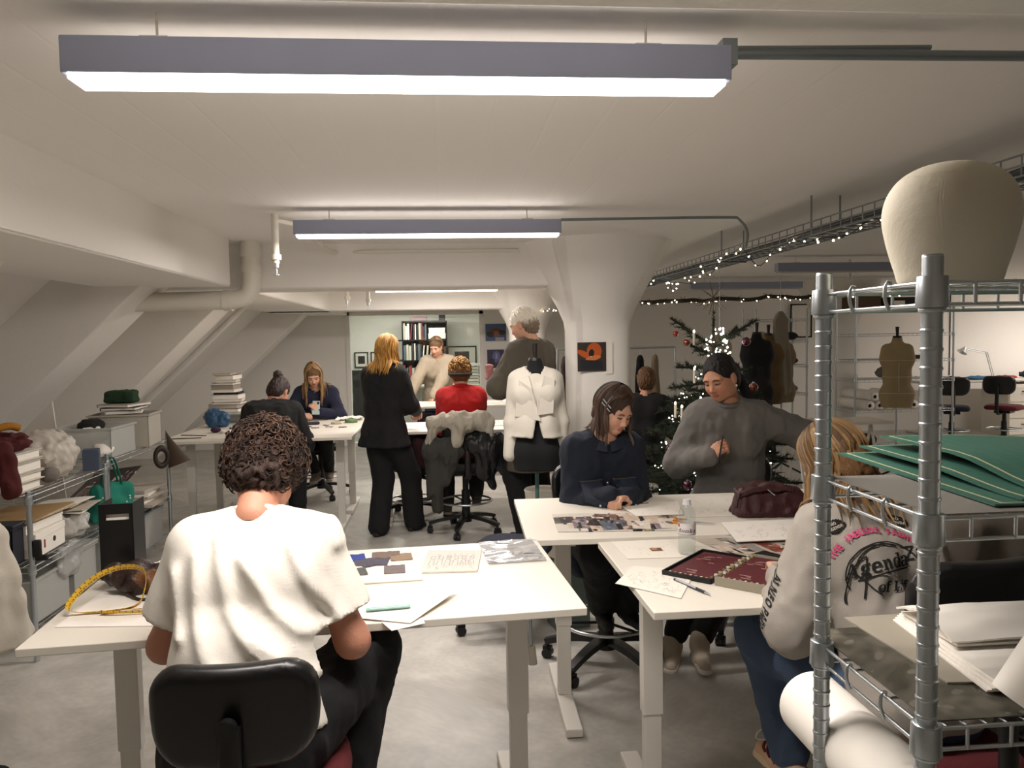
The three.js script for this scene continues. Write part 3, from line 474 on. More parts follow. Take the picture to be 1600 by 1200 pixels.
  // hair cap in head space plus locks
  K.hairCap = (m, f = {}) => { const gr = f.grow || 0.012, fc = f.face || [[0, 0.065, 0.085], [0.06, 0.083, 0.07]], nz = f.noise ?? 0.004, hs = s * (o.headScale || 1);
    const fn = (x, y, z) => { let d = dEll(x, y, z, [0, 0.13, -0.014], [0.074 + gr, 0.092 + gr, 0.093 + gr]); if (f.back) d = smin(d, dEll(x, y, z, [0, 0.07, -0.055], [0.064 + gr, 0.075, 0.05 + gr]), 0.03); d += nz * n3(x * 60, y * 16, z * 60); d = Math.max(d, -dEll(x, y, z, fc[0], fc[1])); d = Math.max(d, (f.low ?? 0.07) - y - (f.back ? 0.09 * sstep(0, -0.06, z) : 0)); if (f.ears) d = Math.max(d, -dEll(Math.abs(x), y, z, [0.085, 0.085, 0.0], [0.03, 0.035, 0.03])); if (f.add) d = smin(d, f.add(x, y, z), 0.015); return d; };
    const ge = nets(fn, f.mn || [-0.13, -0.04, -0.16], f.mx || [0.13, 0.27, 0.14], f.cell || 0.005, 0.01); if (f.colors) tint(ge, f.colors); ge.scale(hs * 0.96, hs, hs).applyQuaternion(hq).translate(...hj); return part('hair', ge, m, g); };
  K.locks = (m, f = {}) => { const G = [], n = f.n || 120, hs = s * (o.headScale || 1), cA = lin(f.c0 || 0x6b4a28), cB = lin(f.c1 || 0xa88350);
    for (let i = 0; i < n; i++) { let th0 = rr(-Math.PI, Math.PI); const face = f.face || 1.15; const pts = []; const rad = rr(1.0, 1.09), len = (f.len || 0.2) * rr(0.8, 1.08), part0 = f.part || 0;
      for (let k = 0; k <= 5; k++) { const a = lerp(0.12, 1.65, k / 5), sg = th0 - part0 >= 0 ? 1 : -1, t2 = Math.abs(th0) < face ? lerp(th0, sg * face, sstep(0.35, 1.25, a)) : th0; const e = [0.084 * rad, 0.104 * rad, 0.103 * rad];
        pts.push(toHead([Math.sin(a) * Math.sin(t2) * e[0], 0.13 + Math.cos(a) * e[1], -0.014 + Math.sin(a) * Math.cos(t2) * e[2]].map(q => q * (o.headScale || 1)))); }
      let p = pts[5]; const st = 6, sw2 = rr(-1, 1) * (f.wave || 0.006), cx = toHead([0, 0.1, -0.02]);
      for (let k = 1; k <= st; k++) { p = [p[0] + Math.sin(k * 1.4 + i) * sw2, p[1] - len / st, p[2] + Math.cos(k * 1.7 + i) * sw2]; if (f.tuck) p = A.add(p, A.sub([cx[0], p[1], cx[2] - 0.02], p), f.tuck); if (f.pull) p = A.add(p, A.sub(f.pull, p), 0.25 * k / st);
        for (let q = 0; q < 3; q++) { const d = bf(...p) - (f.clear || 0.022); if (d < 0) { const e = 0.01, gr = A.nrm([bf(p[0] + e, p[1], p[2]) - bf(p[0] - e, p[1], p[2]), (bf(p[0], p[1] + e, p[2]) - bf(p[0], p[1] - e, p[2])) * 0.3, bf(p[0], p[1], p[2] + e) - bf(p[0], p[1], p[2] - e)]); p = A.add(p, gr, -d); } } pts.push(p); }
      const tg = new THREE.TubeGeometry(new THREE.CatmullRomCurve3(pts.map(q => V(...q))), 16, (f.r || 0.0085) * rr(0.7, 1.2) * s, 5, false); const pos = tg.attributes.position;
      const cv = new THREE.CatmullRomCurve3(pts.map(q => V(...q))); for (let k = 0; k <= 16; k++) { const c = cv.getPointAt(k / 16), w = k > 12 ? lerp(1, 0.15, (k - 12) / 4) : 1; for (let j = 0; j <= 5; j++) { const id = k * 6 + j; pos.setXYZ(id, c.x + (pos.getX(id) - c.x) * w, c.y + (pos.getY(id) - c.y) * w, c.z + (pos.getZ(id) - c.z) * w); } }
      tg.computeVertexNormals(); const t = rnd(); tint(tg, () => A.mix(cA, cB, t)); G.push(tg); }
    return part('hair_locks', G, m, g); };
  if (o.dress) o.dress(K);
  return K;
}
const hairMat = () => new THREE.MeshPhysicalMaterial({ vertexColors: true, roughness: 0.5, sheen: 0.3, bumpMap: grainB, bumpScale: 0.001 });
const hm = (c, r = 0.6) => mat(c, r, { bumpMap: rep(grainTex, 9, 3), bumpScale: 0.003 });
// a patch that lies on a garment: grid at center + ax*u + ay*v, marched along -dir onto the field
function onField(f, p, dir, off) { let q = p.slice(), s = 0; for (let i = 0; i < 40; i++) { const d = f(...q) - off; if (Math.abs(d) < 0.0005) break; const st = clamp(d * 0.8, -0.03, 0.05); s += st; if (s > 0.42) break; q = A.add(q, dir, -st); } return q; }
function patch(f, c, ax, ay, dir, nu, nv, off, th) { return slab((u, v) => onField(f, A.add(A.add(c, ax, u - 0.5), ay, v - 0.5), dir, off), nu, nv, th); }
const skinA = 0xc58f74, skinB = 0xd1a083;
const blackCloth = cloth(0x141415), blackTro = cloth(0x131315);

// the man in the white T-shirt, back to the camera
person({ label: 'man with brown curly hair in a white T-shirt, back to the camera', pos: [-0.482, 0, -1.93], turn: Math.PI, h: 1.7, build: 0.94, neckGap: 0.003, cell: 0.011, pelvis: [0.03, 0.67, -0.015], lean: 0.38, head: { pitch: 0.8, yaw: -0.05 }, skin: 0xc98e74, headScale: 1.02,
  handL: [0.16, 0.885, 0.4], handR: [-0.16, 0.89, 0.38], poleL: [0.55, -1, -0.35], poleR: [-0.42, -1, -0.25], hL: { curl: 0.35 }, hR: { curl: 0.5, dir: [0.75, 0.05, 0.6] }, footL: [0.16, 0.34, 0.28], footR: [-0.17, 0.34, 0.22], kneeL: [0.25, 0.4, 1], kneeR: [-0.45, 0.5, 1],
  dress(K) {
    const ridges = [[[0.09, 1.16], [0.07, 1.08], [0.05, 1.0], [0.01, 0.95], [-0.08, 0.9]], [[0.03, 1.12], [-0.05, 1.01], [-0.12, 0.95], [-0.22, 0.9]], [[-0.09, 1.14], [-0.14, 1.04], [-0.21, 0.93]], [[0.14, 1.12], [0.13, 1.0], [0.09, 0.9], [0.0, 0.82]], [[-0.02, 0.93], [-0.1, 0.86], [-0.2, 0.82]], [[0.2, 1.08], [0.17, 0.95]], [[-0.2, 1.12], [-0.18, 1.2]]];
    const segD = (x, y, a, b) => { const dx = b[0] - a[0], dy = b[1] - a[1], t = clamp(((x - a[0]) * dx + (y - a[1]) * dy) / (dx * dx + dy * dy)); return Math.hypot(x - a[0] - dx * t, y - a[1] - dy * t); };
    const fold = (x, y, z) => { const back = sstep(0.08, -0.02, z - (y - 0.7) * 0.35); if (back <= 0) return 0; let h = 0; for (const r of ridges) { let d = 1; for (let k = 0; k < r.length - 1; k++) d = Math.min(d, segD(x, y, r[k], r[k + 1])); h += Math.exp(-(d * d) / 0.00035); } return back * (0.004 - 0.015 * Math.min(1.2, h) - 0.014 * sstep(0.93, 0.8, y)); };
    K.top('tshirt', phys(0xf0ebe0, 0.9, { bumpMap: grainB, bumpScale: 0.0003 }), { sleeve: -0.72, bag: 0.017, hem: 0.03, amp: 0.0022, cell: 0.0085, fold, fq: [6, 5, 6] });
    const rq = []; for (let k = 0; k < 24; k++) { const a = k / 24 * 2 * Math.PI; rq.push(A.add(A.add(A.add(K.nb, K.u2, 0.026 + 0.006 * Math.abs(Math.cos(a)) - 0.006 * Math.sin(a)), K.Lx, Math.cos(a) * 0.064), K.fz, Math.sin(a) * 0.064)); }
    part('collar', tube(rq, 0.0095, 72, 8, true), mat(0xeee8dc, 0.9), K.g);
    K.trousers(cloth(0x131316), { bag: 0.03, amp: 0.012 }); K.shoes(mat(0x1a1a1a, 0.6));
    const hc = hm(0x35231a, 0.7); const cap = K.hairCap(hc, { grow: 0.028, noise: 0.012, face: [[0, 0.05, 0.11], [0.06, 0.08, 0.07]], low: 0.065, back: true, cell: 0.006, mn: [-0.16, -0.06, -0.18], mx: [0.16, 0.3, 0.16] });
    const G = [], cols = [0x2b1a12, 0x3d281b, 0x4c3223, 0x5c3f2b].map(lin);
    for (let i = 0; i < 1700; i++) { const u = rr(-0.85, 1), th = rr(-Math.PI, Math.PI), q = Math.sqrt(1 - u * u); if (u < 0.2 && Math.cos(th) > 0.35 - (u < -0.3 ? 0.3 : 0)) continue; const nrm = [q * Math.sin(th), u, q * Math.cos(th)], R = rr(0.88, 1.12); const c = [nrm[0] * 0.1 * R, 0.122 + nrm[1] * 0.112 * R, -0.022 + nrm[2] * 0.118 * R];
      const t1 = A.nrm(A.crs(nrm, [rr(-1, 1), rr(-1, 1), rr(-1, 1)])), t2 = A.crs(nrm, t1), cr = rr(0.006, 0.014), tn2 = rr(1.2, 2.2), pts = []; for (let k = 0; k <= 10; k++) { const a = k / 10 * tn2 * 2 * Math.PI; pts.push(V(...K.toHead(A.add(A.add(A.add(c, t1, Math.cos(a) * cr), t2, Math.sin(a) * cr), nrm, (k / 10 - 0.3) * 0.02)))); }
      const tg = new THREE.TubeGeometry(new THREE.CatmullRomCurve3(pts), 14, rr(0.0012, 0.0026), 4, false); const cc = cols[Math.floor(rnd() * 4)]; G.push(tint(tg, () => cc)); }
    part('curls', G, hairMat(), cap);
  } });
// the woman in the denim jacket
person({ label: 'young woman in a dark denim jacket looking down at the table', pos: [0.75, 0, -3.92], turn: 0.1, h: 1.62, build: 0.93, cell: 0.012, pelvis: [0, 0.65, 0], lean: 0.26, side: 0.03, head: { pitch: 0.42, yaw: 0.42, roll: -0.12 }, skin: 0xcf9f85, headCell: 0.0034, handCell: 0.0045, bust: 1, brow: 0x2a1a12,
  handL: [0.06, 0.9, 0.36], handR: [-0.02, 0.905, 0.36], poleL: [0.4, -0.9, -0.4], poleR: [-0.4, -0.9, -0.3], hL: { curl: 0.7, dir: [-0.8, 0, 0.5] }, hR: { curl: 0.85, dir: [0.9, 0.05, 0.3], palm: [0, -0.7, -0.6], thumb: [0, 0.9, -0.2] }, footL: [0.1, 0.33, 0.22], footR: [-0.02, 0.33, 0.2],
  dress(K) {
    const dn = cloth(0x141c2a, 0.001); K.top('denim_jacket', dn, { bag: 0.015, hem: -0.06, amp: 0.008, cell: 0.009, cuff: 0.9 });
    const F = K.f_denim_jacket, ch = K.chest, st = mat(0x1a2434, 0.8), seam = mat(0x55513f, 0.8);
    const loc = (x, u) => A.add(A.add(A.add(ch, K.Lx, x), K.u2, u), K.fz, 0.2);
    for (const q of [1, -1]) { const p = part('pocket_flap', patch(F, loc(q * 0.085, -0.09), [0.11, 0, 0], A.add([0, 0, 0], K.u2, 0.045), K.fz, 8, 4, 0.004, 0.006), st, K.g); const b = onField(F, loc(q * 0.085, -0.1), K.fz, 0.008); part('button', ball(0.007, ...b), M.steel, p);
      part('seam', patch(F, loc(q * 0.085, -0.065), [0.12, 0, 0], A.add([0, 0, 0], K.u2, 0.004), K.fz, 10, 1, 0.002, 0.002), seam, K.g);
      part('seam', patch(F, loc(q * 0.055, -0.2), [0.003, 0, 0], A.add([0, 0, 0], K.u2, 0.2), K.fz, 1, 10, 0.002, 0.002), seam, K.g);
      part('collar', slab((u, v) => { const a = lerp(0.1, 2.9, u), R = lerp(0.062, 0.1, v); const p0 = A.add(A.add(A.add(K.nb, K.Lx, q * Math.sin(a) * R), K.fz, Math.cos(a) * R * 0.95 + 0.01), K.u2, 0.045 - v * 0.035 - Math.cos(a) * 0.022); return p0; }, 16, 4, 0.006), st, K.g); }
    part('placket', patch(F, loc(0, -0.15), [0.035, 0, 0], A.add([0, 0, 0], K.u2, 0.24), K.fz, 2, 10, 0.004, 0.005), st, K.g);
    for (const y of [-0.09, -0.16, -0.23]) part('button', ball(0.008, ...onField(F, loc(0.004, y), K.fz, 0.008), 1, 1, 0.6), M.steel, K.g);
    K.trousers(blackTro, { bag: 0.028 }); K.shoes(mat(0x161616, 0.6), { high: 0.03 });
    K.hairCap(hm(0x3b281c), { grow: 0.012, back: true, low: 0.06, face: [[0.012, 0.075, 0.09], [0.058, 0.1, 0.07]] });
    K.locks(hairMat(), { n: 170, len: 0.17, c0: 0x2a1a12, c1: 0x573c28, face: 1.2, part: 0.25, wave: 0.006, r: 0.0078, clear: 0.03 });
    const hp = [0.08, 0.128, 0.035].map((v, i) => v); for (const dy of [0, 0.018]) part('hair_clip', bar(K.toHead([-0.079, 0.118 + dy, 0.052]), K.toHead([-0.094, 0.14 + dy, -0.008]), 0.0035, 8), mat(0xc9ccd2, 0.25, { metalness: 0.9 }), K.g);
  } });
// the woman in the grey jumper
stool('black stool hidden behind the woman in the grey jumper', [1.58, 0, -4.22], -0.5, { seat: 0.62, backUp: 0.2 });
person({ label: 'woman in a loose grey jumper holding a pen, dark hair tied back', pos: [1.55, 0, -4.12], turn: -0.25, h: 1.66, build: 0.92, cell: 0.012, pelvis: [0, 0.74, 0], lean: 0.14, side: -0.04, headScale: 1.06, head: { pitch: 0.36, yaw: -0.62, roll: 0.12 }, skin: 0xbf8a6e, headCell: 0.0034, handCell: 0.0045, bust: 1, brow: 0x1c120c,
  handL: [0.46, 0.93, 0.2], handR: [-0.13, 1.02, 0.26], poleL: [0.9, 0.1, -0.5], poleR: [-0.6, -1, -0.1], hR: { curl: 0.78, dir: [0.55, 0.55, 0.25], palm: [0.5, -0.3, -0.7], thumb: [0.3, 0.8, 0.3] }, hL: { curl: 0.4 }, footL: [-0.22, 0.08, 0.52], footR: [-0.33, 0.08, 0.42],
  dress(K) {
    K.top('jumper', cloth(0x6f6c67, 0.002), { bag: 0.03, long: 0.05, flare: 0.01, amp: 0.011, cell: 0.0095, cuff: 0.5, fq: [5, 2.5, 5] });
    const cq = []; for (let k = 0; k < 20; k++) { const a = k / 20 * 2 * Math.PI; cq.push(A.add(A.add(A.add(K.nb, K.Lx, Math.cos(a) * 0.068), K.fz, Math.sin(a) * 0.068 + 0.006), K.u2, 0.044 - Math.sin(a) * 0.014)); }
    part('neckband', tube(cq, 0.016, 60, 8, true), cloth(0x6f6c67, 0.002), K.g);
    K.trousers(blackTro, { bag: 0.02, len: 0.85 }); K.shoes(mat(0xb8ab98, 0.8), { sole: mat(0xd8d0c2, 0.7), high: 0.03 });
    const h = hm(0x0f0b09, 0.62); K.hairCap(h, { grow: 0.008, back: true, low: 0.075, ears: true, face: [[0, 0.07, 0.088], [0.066, 0.104, 0.072]], add: (x, y, z) => dEll(x, y, z, [0.01, 0.1, -0.125], [0.035, 0.035, 0.03]) });
    const pts = [[0.01, 0.1, -0.12], [0.02, 0.05, -0.14], [0.05, -0.03, -0.115], [0.075, -0.11, -0.07]]; const G = []; for (let i = 0; i < 26; i++) G.push(tube(pts.map(p => K.toHead([p[0] + rr(-0.022, 0.022), p[1] + rr(-0.01, 0.01), p[2] + rr(-0.018, 0.018)])), 0.006, 14, 5)); part('ponytail', G, h, K.g);
    part('earring', ball(0.007, ...K.toHead([0.081, 0.055, 0.0])), mat(0xe6e2da, 0.2, { metalness: 0.6 }), K.g);
    const w = K.wrR; thing('pen', 'dark pen held upright by the woman in grey', 'pen', [bar([0, -0.06, 0], [0.025, 0.075, -0.005], 0.0045, 8), bar([0.025, 0.075, -0.005], [0.027, 0.087, -0.006], 0.004, 8, 0.001)], M.black, (() => { const v = V(w[0] + 0.035, w[1] + 0.035, w[2] + 0.07).applyAxisAngle(_up, -0.25); return [v.x + 1.55, v.y, v.z - 4.12]; })());
  } });
// the person in the printed sweatshirt
const sweatInk = canvasTex(1024, 900, (c, w, h) => {
  c.clearRect(0, 0, w, h); c.textAlign = 'center'; c.textBaseline = 'middle';
  const arc = (t, cx, cy, r, a0, a1, f, col) => { c.fillStyle = col; c.font = f; for (let i = 0; i < t.length; i++) { const a = lerp(a0, a1, i / (t.length - 1)); c.save(); c.translate(cx + Math.sin(a) * r, cy - Math.cos(a) * r); c.rotate(a); c.fillText(t[i], 0, 0); c.restore(); } };
  arc('THE FABULOUS FASHION', 512, 820, 600, -0.86, 0.86, 'bold 92px sans-serif', '#d8487c');
  for (const [x, y, r] of [[180, 140, -0.3], [850, 140, 0.3]]) { c.save(); c.translate(x, y); c.rotate(r); c.fillStyle = '#151515'; c.beginPath(); for (let k = 0; k < 44; k++) { const a = k / 44 * Math.PI * 2, q = k % 2 ? 1 : 0.88; c.lineTo(Math.cos(a) * 125 * q, Math.sin(a) * 70 * q); } c.fill(); c.fillStyle = '#cfc7b8'; c.font = 'bold 42px sans-serif'; c.fillText('NO', 0, -26); c.fillText('AGENDA', 0, 18); c.restore(); }
  c.strokeStyle = '#151515'; c.fillStyle = '#151515'; c.lineWidth = 13; c.lineCap = 'round';
  c.beginPath(); c.ellipse(500, 620, 380, 260, -0.15, Math.PI * 0.9, Math.PI * 1.95); c.stroke(); c.beginPath(); c.ellipse(520, 590, 300, 210, -0.1, Math.PI * 1.1, Math.PI * 1.7); c.stroke();
  c.save(); c.translate(520, 560); c.rotate(-0.12); c.font = 'italic bold 180px serif'; c.fillText('Agenda', -80, 0); c.restore();
  c.font = 'italic 190px sans-serif'; c.fillText('ZO', 870, 480); c.beginPath(); c.moveTo(230, 690); c.lineTo(760, 610); c.stroke();
  c.beginPath(); c.moveTo(110, 880); c.quadraticCurveTo(120, 560, 330, 480); c.stroke(); c.beginPath(); c.moveTo(240, 860); c.lineTo(340, 480); c.stroke(); c.beginPath(); c.moveTo(200, 600); c.lineTo(380, 850); c.stroke();
  c.font = 'italic bold 130px serif'; c.fillText('of Life', 560, 780); c.beginPath(); c.moveTo(900, 560); c.quadraticCurveTo(860, 800, 640, 860); c.stroke();
});
const sleeveInk = canvasTex(128, 700, (c, w, h) => { c.clearRect(0, 0, w, h); c.fillStyle = '#171717'; c.textBaseline = 'middle'; c.textAlign = 'center'; c.font = 'bold 92px sans-serif'; c.save(); c.translate(64, 350); c.rotate(Math.PI / 2); c.fillText('AI NEO PART', 0, 0); c.restore(); });
person({ label: 'person with long blond hair in a light grey sweatshirt printed on the back', pos: [1.28, 0, -2.0], turn: Math.PI + 0.1, h: 1.64, build: 0.95, cell: 0.012, pelvis: [0, 0.63, 0], lean: 0.34, side: 0.08, head: { pitch: 0.6, yaw: 0.25, roll: -0.15 }, skin: 0xcf9f85,
  handL: [0.2, 0.88, 0.36], handR: [-0.18, 0.9, 0.36], poleL: [0.5, -1, -0.3], poleR: [-0.6, -0.8, -0.2], footL: [0.17, 0.31, 0.36], footR: [-0.06, 0.31, 0.36], kneeL: [0.5, 0.5, 1], kneeR: [-0.1, 0.4, 1],
  dress(K) {
    K.top('sweatshirt', cloth(0xaba49a, 0.002), { bag: 0.032, hem: -0.07, amp: 0.012, cell: 0.0095, cuff: 0.5, fq: [6, 3, 6] });
    const F = K.f_sweatshirt, bc = A.add(A.add(A.mix(K.mid, K.chest, 0.8), K.fz, -0.3), K.Lx, 0.075);
    part('back_print', patch(F, bc, [-0.27, 0, 0], A.add([0, 0, 0], K.u2, 0.25), A.add([0, 0, 0], K.fz, -1), 36, 32, 0.003, 0.0006), new THREE.MeshStandardMaterial({ map: sweatInk, transparent: true, roughness: 0.9, alphaTest: 0.35 }), K.g, true);
    const ud = A.nrm(A.sub(K.elL, K.shL)), sc = A.add(A.mix(K.shL, K.elL, 0.72), [0.18, 0, -0.12]), dd = A.nrm([0.55, 0, -0.84]);
    part('sleeve_print', patch(F, sc, A.add([0, 0, 0], A.nrm(A.crs(ud, dd)), -0.035), A.add([0, 0, 0], ud, -0.2), dd, 6, 30, 0.003, 0.0006), new THREE.MeshStandardMaterial({ map: sleeveInk, transparent: true, roughness: 0.9, alphaTest: 0.35 }), K.g, true);
    K.trousers(cloth(0x40516a, 0.001), { bag: 0.022 }); K.shoes(cloth(0xc49d80), { sole: mat(0xcbb391, 0.7), high: 0.02 });
    const an = K.anL; for (let k = 0; k < 3; k++) part('shoe_stripe', tube([[an[0] + 0.045, an[1] - 0.04 + k * 0.004, an[2] + 0.01 + k * 0.03], [an[0] + 0.046, an[1] - 0.02, an[2] + 0.03 + k * 0.026], [an[0] + 0.03, an[1] + 0.0, an[2] + 0.05 + k * 0.02]], 0.005, 8, 5), mat(0x5b1c1e, 0.8), K.g);
    part('shoelace', [tube([[an[0], an[1] + 0.02, an[2] + 0.05], [an[0] + 0.05, an[1] + 0.04, an[2] + 0.08], [an[0] + 0.07, an[1] + 0.01, an[2] + 0.08], [an[0], an[1] + 0.01, an[2] + 0.06]], 0.0025, 16, 5)], mat(0xd8d0c2, 0.9), K.g);
    K.hairCap(hm(0x6d4c2a), { grow: 0.014, back: true, low: 0.05 }); K.locks(hairMat(), { n: 190, len: 0.27, c0: 0x46301c, c1: 0x8f6f45, wave: 0.012, r: 0.0085, clear: 0.046, tuck: 0.03 });
  } });
// the standing blonde woman in black
person({ label: 'blonde woman in a black suit standing with her back to the camera', pos: [-0.52, 0, -6.68], turn: Math.PI - 0.45, h: 1.66, build: 0.92, cell: 0.015, pelvis: [0, 0.88, 0], lean: 0.06, head: { pitch: 0.3, yaw: -0.25 }, skin: skinB,
  handL: [-0.02, 1.02, 0.36], handR: [-0.14, 1.02, 0.32], poleL: [0.5, -1, -0.3], poleR: [-0.5, -1, -0.4], hL: { curl: 0.6 }, hR: { curl: 0.6 }, footL: [0.02, 0.075, -0.1], footR: [-0.18, 0.075, 0.16],
  dress(K) {
    K.top('black_blazer', blackCloth, { bag: 0.02, long: 0.13, flare: 0.02, amp: 0.008, cell: 0.012 }); K.trousers(blackTro, { bag: 0.028, flare: 0.018, len: 1.0 }); K.shoes(mat(0x241d19, 0.5), { high: 0.05 });
    K.hairCap(hm(0xa3742f), { grow: 0.014, back: true, low: 0.05, noise: 0.005 }); K.locks(hairMat(), { n: 200, len: 0.25, c0: 0x8a5c22, c1: 0xd9a552, wave: 0.012, r: 0.008, clear: 0.035 });
  } });
// the person in red on the far stool
person({ label: 'person in a bright red jumper seated with back to the camera', pos: [0.14, 0, -6.62], turn: Math.PI, h: 1.68, build: 0.9, cell: 0.014, pelvis: [0, 0.69, -0.03], lean: 0.24, head: { pitch: 0.4, yaw: 0.1 }, skin: skinA,
  handL: [0.06, 0.885, 0.38], handR: [-0.06, 0.885, 0.38], poleL: [0.25, -1, -0.2], poleR: [-0.25, -1, -0.2], footL: [0.14, 0.2, 0.24], footR: [-0.12, 0.28, 0.2],
  dress(K) {
    const red = cloth(0xb0110e, 0.002); K.top('red_jumper', red, { bag: 0.018, hem: -0.05, amp: 0.008, cell: 0.011 });
    const cq = []; for (let k = 0; k < 18; k++) { const a = k / 18 * 2 * Math.PI; cq.push(A.add(A.add(A.add(K.nb, K.Lx, Math.cos(a) * 0.066), K.fz, Math.sin(a) * 0.066), K.u2, 0.03)); } part('roll_neck', tube(cq, 0.022, 50, 8, true), red, K.g);
    K.trousers(cloth(0x26221f), { bag: 0.02 }); K.shoes(mat(0x3a3128, 0.7), { high: 0.03, sole: mat(0x8a8478, 0.7) });
    K.hairCap(hm(0x6a3f1d), { grow: 0.02, back: true, low: 0.05, noise: 0.012, cell: 0.006 }); const G = [], cs = [0x5b3316, 0x9a6a2c, 0xc79a45].map(lin);
    for (let i = 0; i < 420; i++) { const u = rr(-0.3, 1), th = rr(-Math.PI, Math.PI), q = Math.sqrt(1 - u * u); if (u < 0.3 && Math.cos(th) > 0.4) continue; const n = [q * Math.sin(th), u, q * Math.cos(th)], c = [n[0] * 0.094, 0.125 + n[1] * 0.108, -0.02 + n[2] * 0.112], t1 = A.nrm(A.crs(n, [rr(-1, 1), 0.2, rr(-1, 1)])), pts = []; for (let k = 0; k < 5; k++) pts.push(K.toHead(A.add(A.add(c, t1, (k - 2) * 0.014), n, 0.008 * Math.sin(k * 1.5)))); const cc = cs[Math.floor(rnd() * 3)]; G.push(tint(tube(pts, 0.004, 8, 4), () => cc)); }
    part('curls', G, hairMat(), K.g);
    part('head_band', (() => { const p = []; for (let k = 0; k < 24; k++) { const a = k / 24 * 2 * Math.PI; p.push(K.toHead([Math.cos(a) * 0.094, 0.085 + Math.sin(a) * 0.05, Math.sin(a) * 0.115 - 0.015])); } return tube(p, 0.014, 60, 8, true); })(), cloth(0x2b2f24), K.g);
  } });
// the woman in beige behind the far table
person({ label: 'woman in a beige jumper bending over the farthest table', pos: [-0.08, 0, -10.55], turn: 0, h: 1.7, cell: 0.016, pelvis: [0, 0.9, -0.04], lean: 0.36, head: { pitch: 0.4, yaw: -0.4 }, skin: skinB, headCell: 0.006, bust: 1,
  handL: [-0.08, 0.885, 0.36], handR: [-0.38, 0.9, 0.34], poleL: [1, -0.4, 0], poleR: [-1, -0.2, -0.2], footL: [0.1, 0.08, 0], footR: [-0.1, 0.08, 0.02],
  dress(K) { K.top('beige_jumper', cloth(0xa79a85), { bag: 0.03, long: 0.1, amp: 0.008 }); K.trousers(cloth(0x1b2236), { bag: 0.02 }); K.shoes(mat(0x222222, 0.6)); K.hairCap(hm(0x6b5136), { grow: 0.01, back: true, low: 0.06, ears: true }); K.locks(hairMat(), { n: 60, len: 0.12, c0: 0x55402a, c1: 0x8a6c48, face: 1.6, tuck: 0.1 }); } });
// the tall man with white hair
person({ label: 'tall man with bleached white hair in a long grey coat, seen from behind', pos: [0.74, 0, -6.32], turn: Math.PI + 0.85, h: 1.86, build: 1.05, cell: 0.015, pelvis: [0, 1.0, 0], lean: 0.08, head: { pitch: 0.4, yaw: 0.15 }, skin: 0xd2a085, headCell: 0.0055,
  handL: [0.1, 1.27, 0.33], handR: [-0.08, 1.22, 0.34], poleL: [1, -0.7, -0.4], poleR: [-1, -0.8, -0.3], hL: { curl: 0.6, dir: [-0.4, 0.7, 0.5] }, hR: { curl: 0.5 }, footL: [0.1, 0.08, 0.02], footR: [-0.1, 0.08, -0.04],
  dress(K) {
    K.top('grey_coat', cloth(0x5a5348, 0.002), { bag: 0.04, long: 0.42, flare: 0.03, amp: 0.01, cell: 0.012 }); K.trousers(blackTro, { bag: 0.04, flare: 0.02, len: 1 }); K.shoes(mat(0x15151a, 0.5));
    const cq = []; for (let k = 0; k < 18; k++) { const a = k / 18 * 2 * Math.PI; cq.push(A.add(A.add(A.add(K.nb, K.Lx, Math.cos(a) * 0.072), K.fz, Math.sin(a) * 0.072), K.u2, 0.02)); } part('collar', tube(cq, 0.02, 50, 8, true), cloth(0x585147), K.g);
    const wc = lin(0xefe8d8), dc = lin(0x7d6a58); K.hairCap(hairMat(), { grow: 0.01, low: 0.06, back: true, ears: true, noise: 0.008, face: [[0, 0.07, 0.088], [0.066, 0.1, 0.072]], colors: (x, y, z) => A.mix(dc, wc, sstep(0.07, 0.125, y + 0.02 * n3(x * 70, y * 20, z * 70) + (z > 0 ? 0.03 : 0))) });
    const w = K.wrL, v = V(w[0], w[1], w[2]).applyAxisAngle(_up, Math.PI + 0.85);
    thing('pink_bag', 'small pink pouch in the white-haired man\'s hand', 'pouch', nets((x, y, z) => dBox(x, y, z, 0.035, 0.065, 0.022, 0.018) + 0.006 * n3(x * 25, y * 25, z * 25), [-0.06, -0.09, -0.05], [0.06, 0.09, 0.05], 0.007, 0.01), cloth(0xb57c78), [0.74 + v.x - 0.05, v.y + 0.1, -6.32 + v.z - 0.03], 0.4);
  } });
// the woman with the phone
person({ label: 'woman with long fair hair in navy looking at her phone', pos: [-1.34, 0, -8.42], turn: 0, h: 1.66, cell: 0.014, pelvis: [0, 0.66, 0], lean: 0.3, head: { pitch: 0.5, yaw: 0.12, roll: 0.08 }, skin: 0xc99a80, headCell: 0.0055, handCell: 0.0055,
  handL: [0.07, 0.93, 0.4], handR: [-0.1, 0.91, 0.4], poleL: [0.8, -0.9, 0], poleR: [-0.8, -0.9, 0], hL: { curl: 0.55, dir: [-0.5, 0.7, 0.3], palm: [-0.6, 0, -0.8] }, hR: { curl: 0.6 }, footL: [0.12, 0.3, 0.2], footR: [0.0, 0.3, 0.3],
  dress(K) { K.top('navy_jumper', cloth(0x1a1d33), { bag: 0.018, hem: -0.05, amp: 0.007 }); K.trousers(blackTro); K.shoes(mat(0x6d6154, 0.8), { sole: mat(0x9d9484, 0.8) }); K.hairCap(hm(0x6b4e2e), { grow: 0.012, back: true, low: 0.06 }); K.locks(hairMat(), { n: 140, len: 0.3, c0: 0x5a4024, c1: 0xa88352, wave: 0.008, face: 1.1, clear: 0.035, r: 0.008 });
    const p = group('phone', 'phone held by the fair-haired woman in navy', 'phone', [-1.3, 0.98, -8.0]); p.rotation.set(-0.5, 0.1, 0); part('case', box(0.075, 0.15, 0.009, 0, 0, 0, 0.004), mat(0x9fb0ad, 0.4), p); part('camera', box(0.025, 0.03, 0.004, 0.02, 0.05, 0.006, 0.002), M.black, p); } });
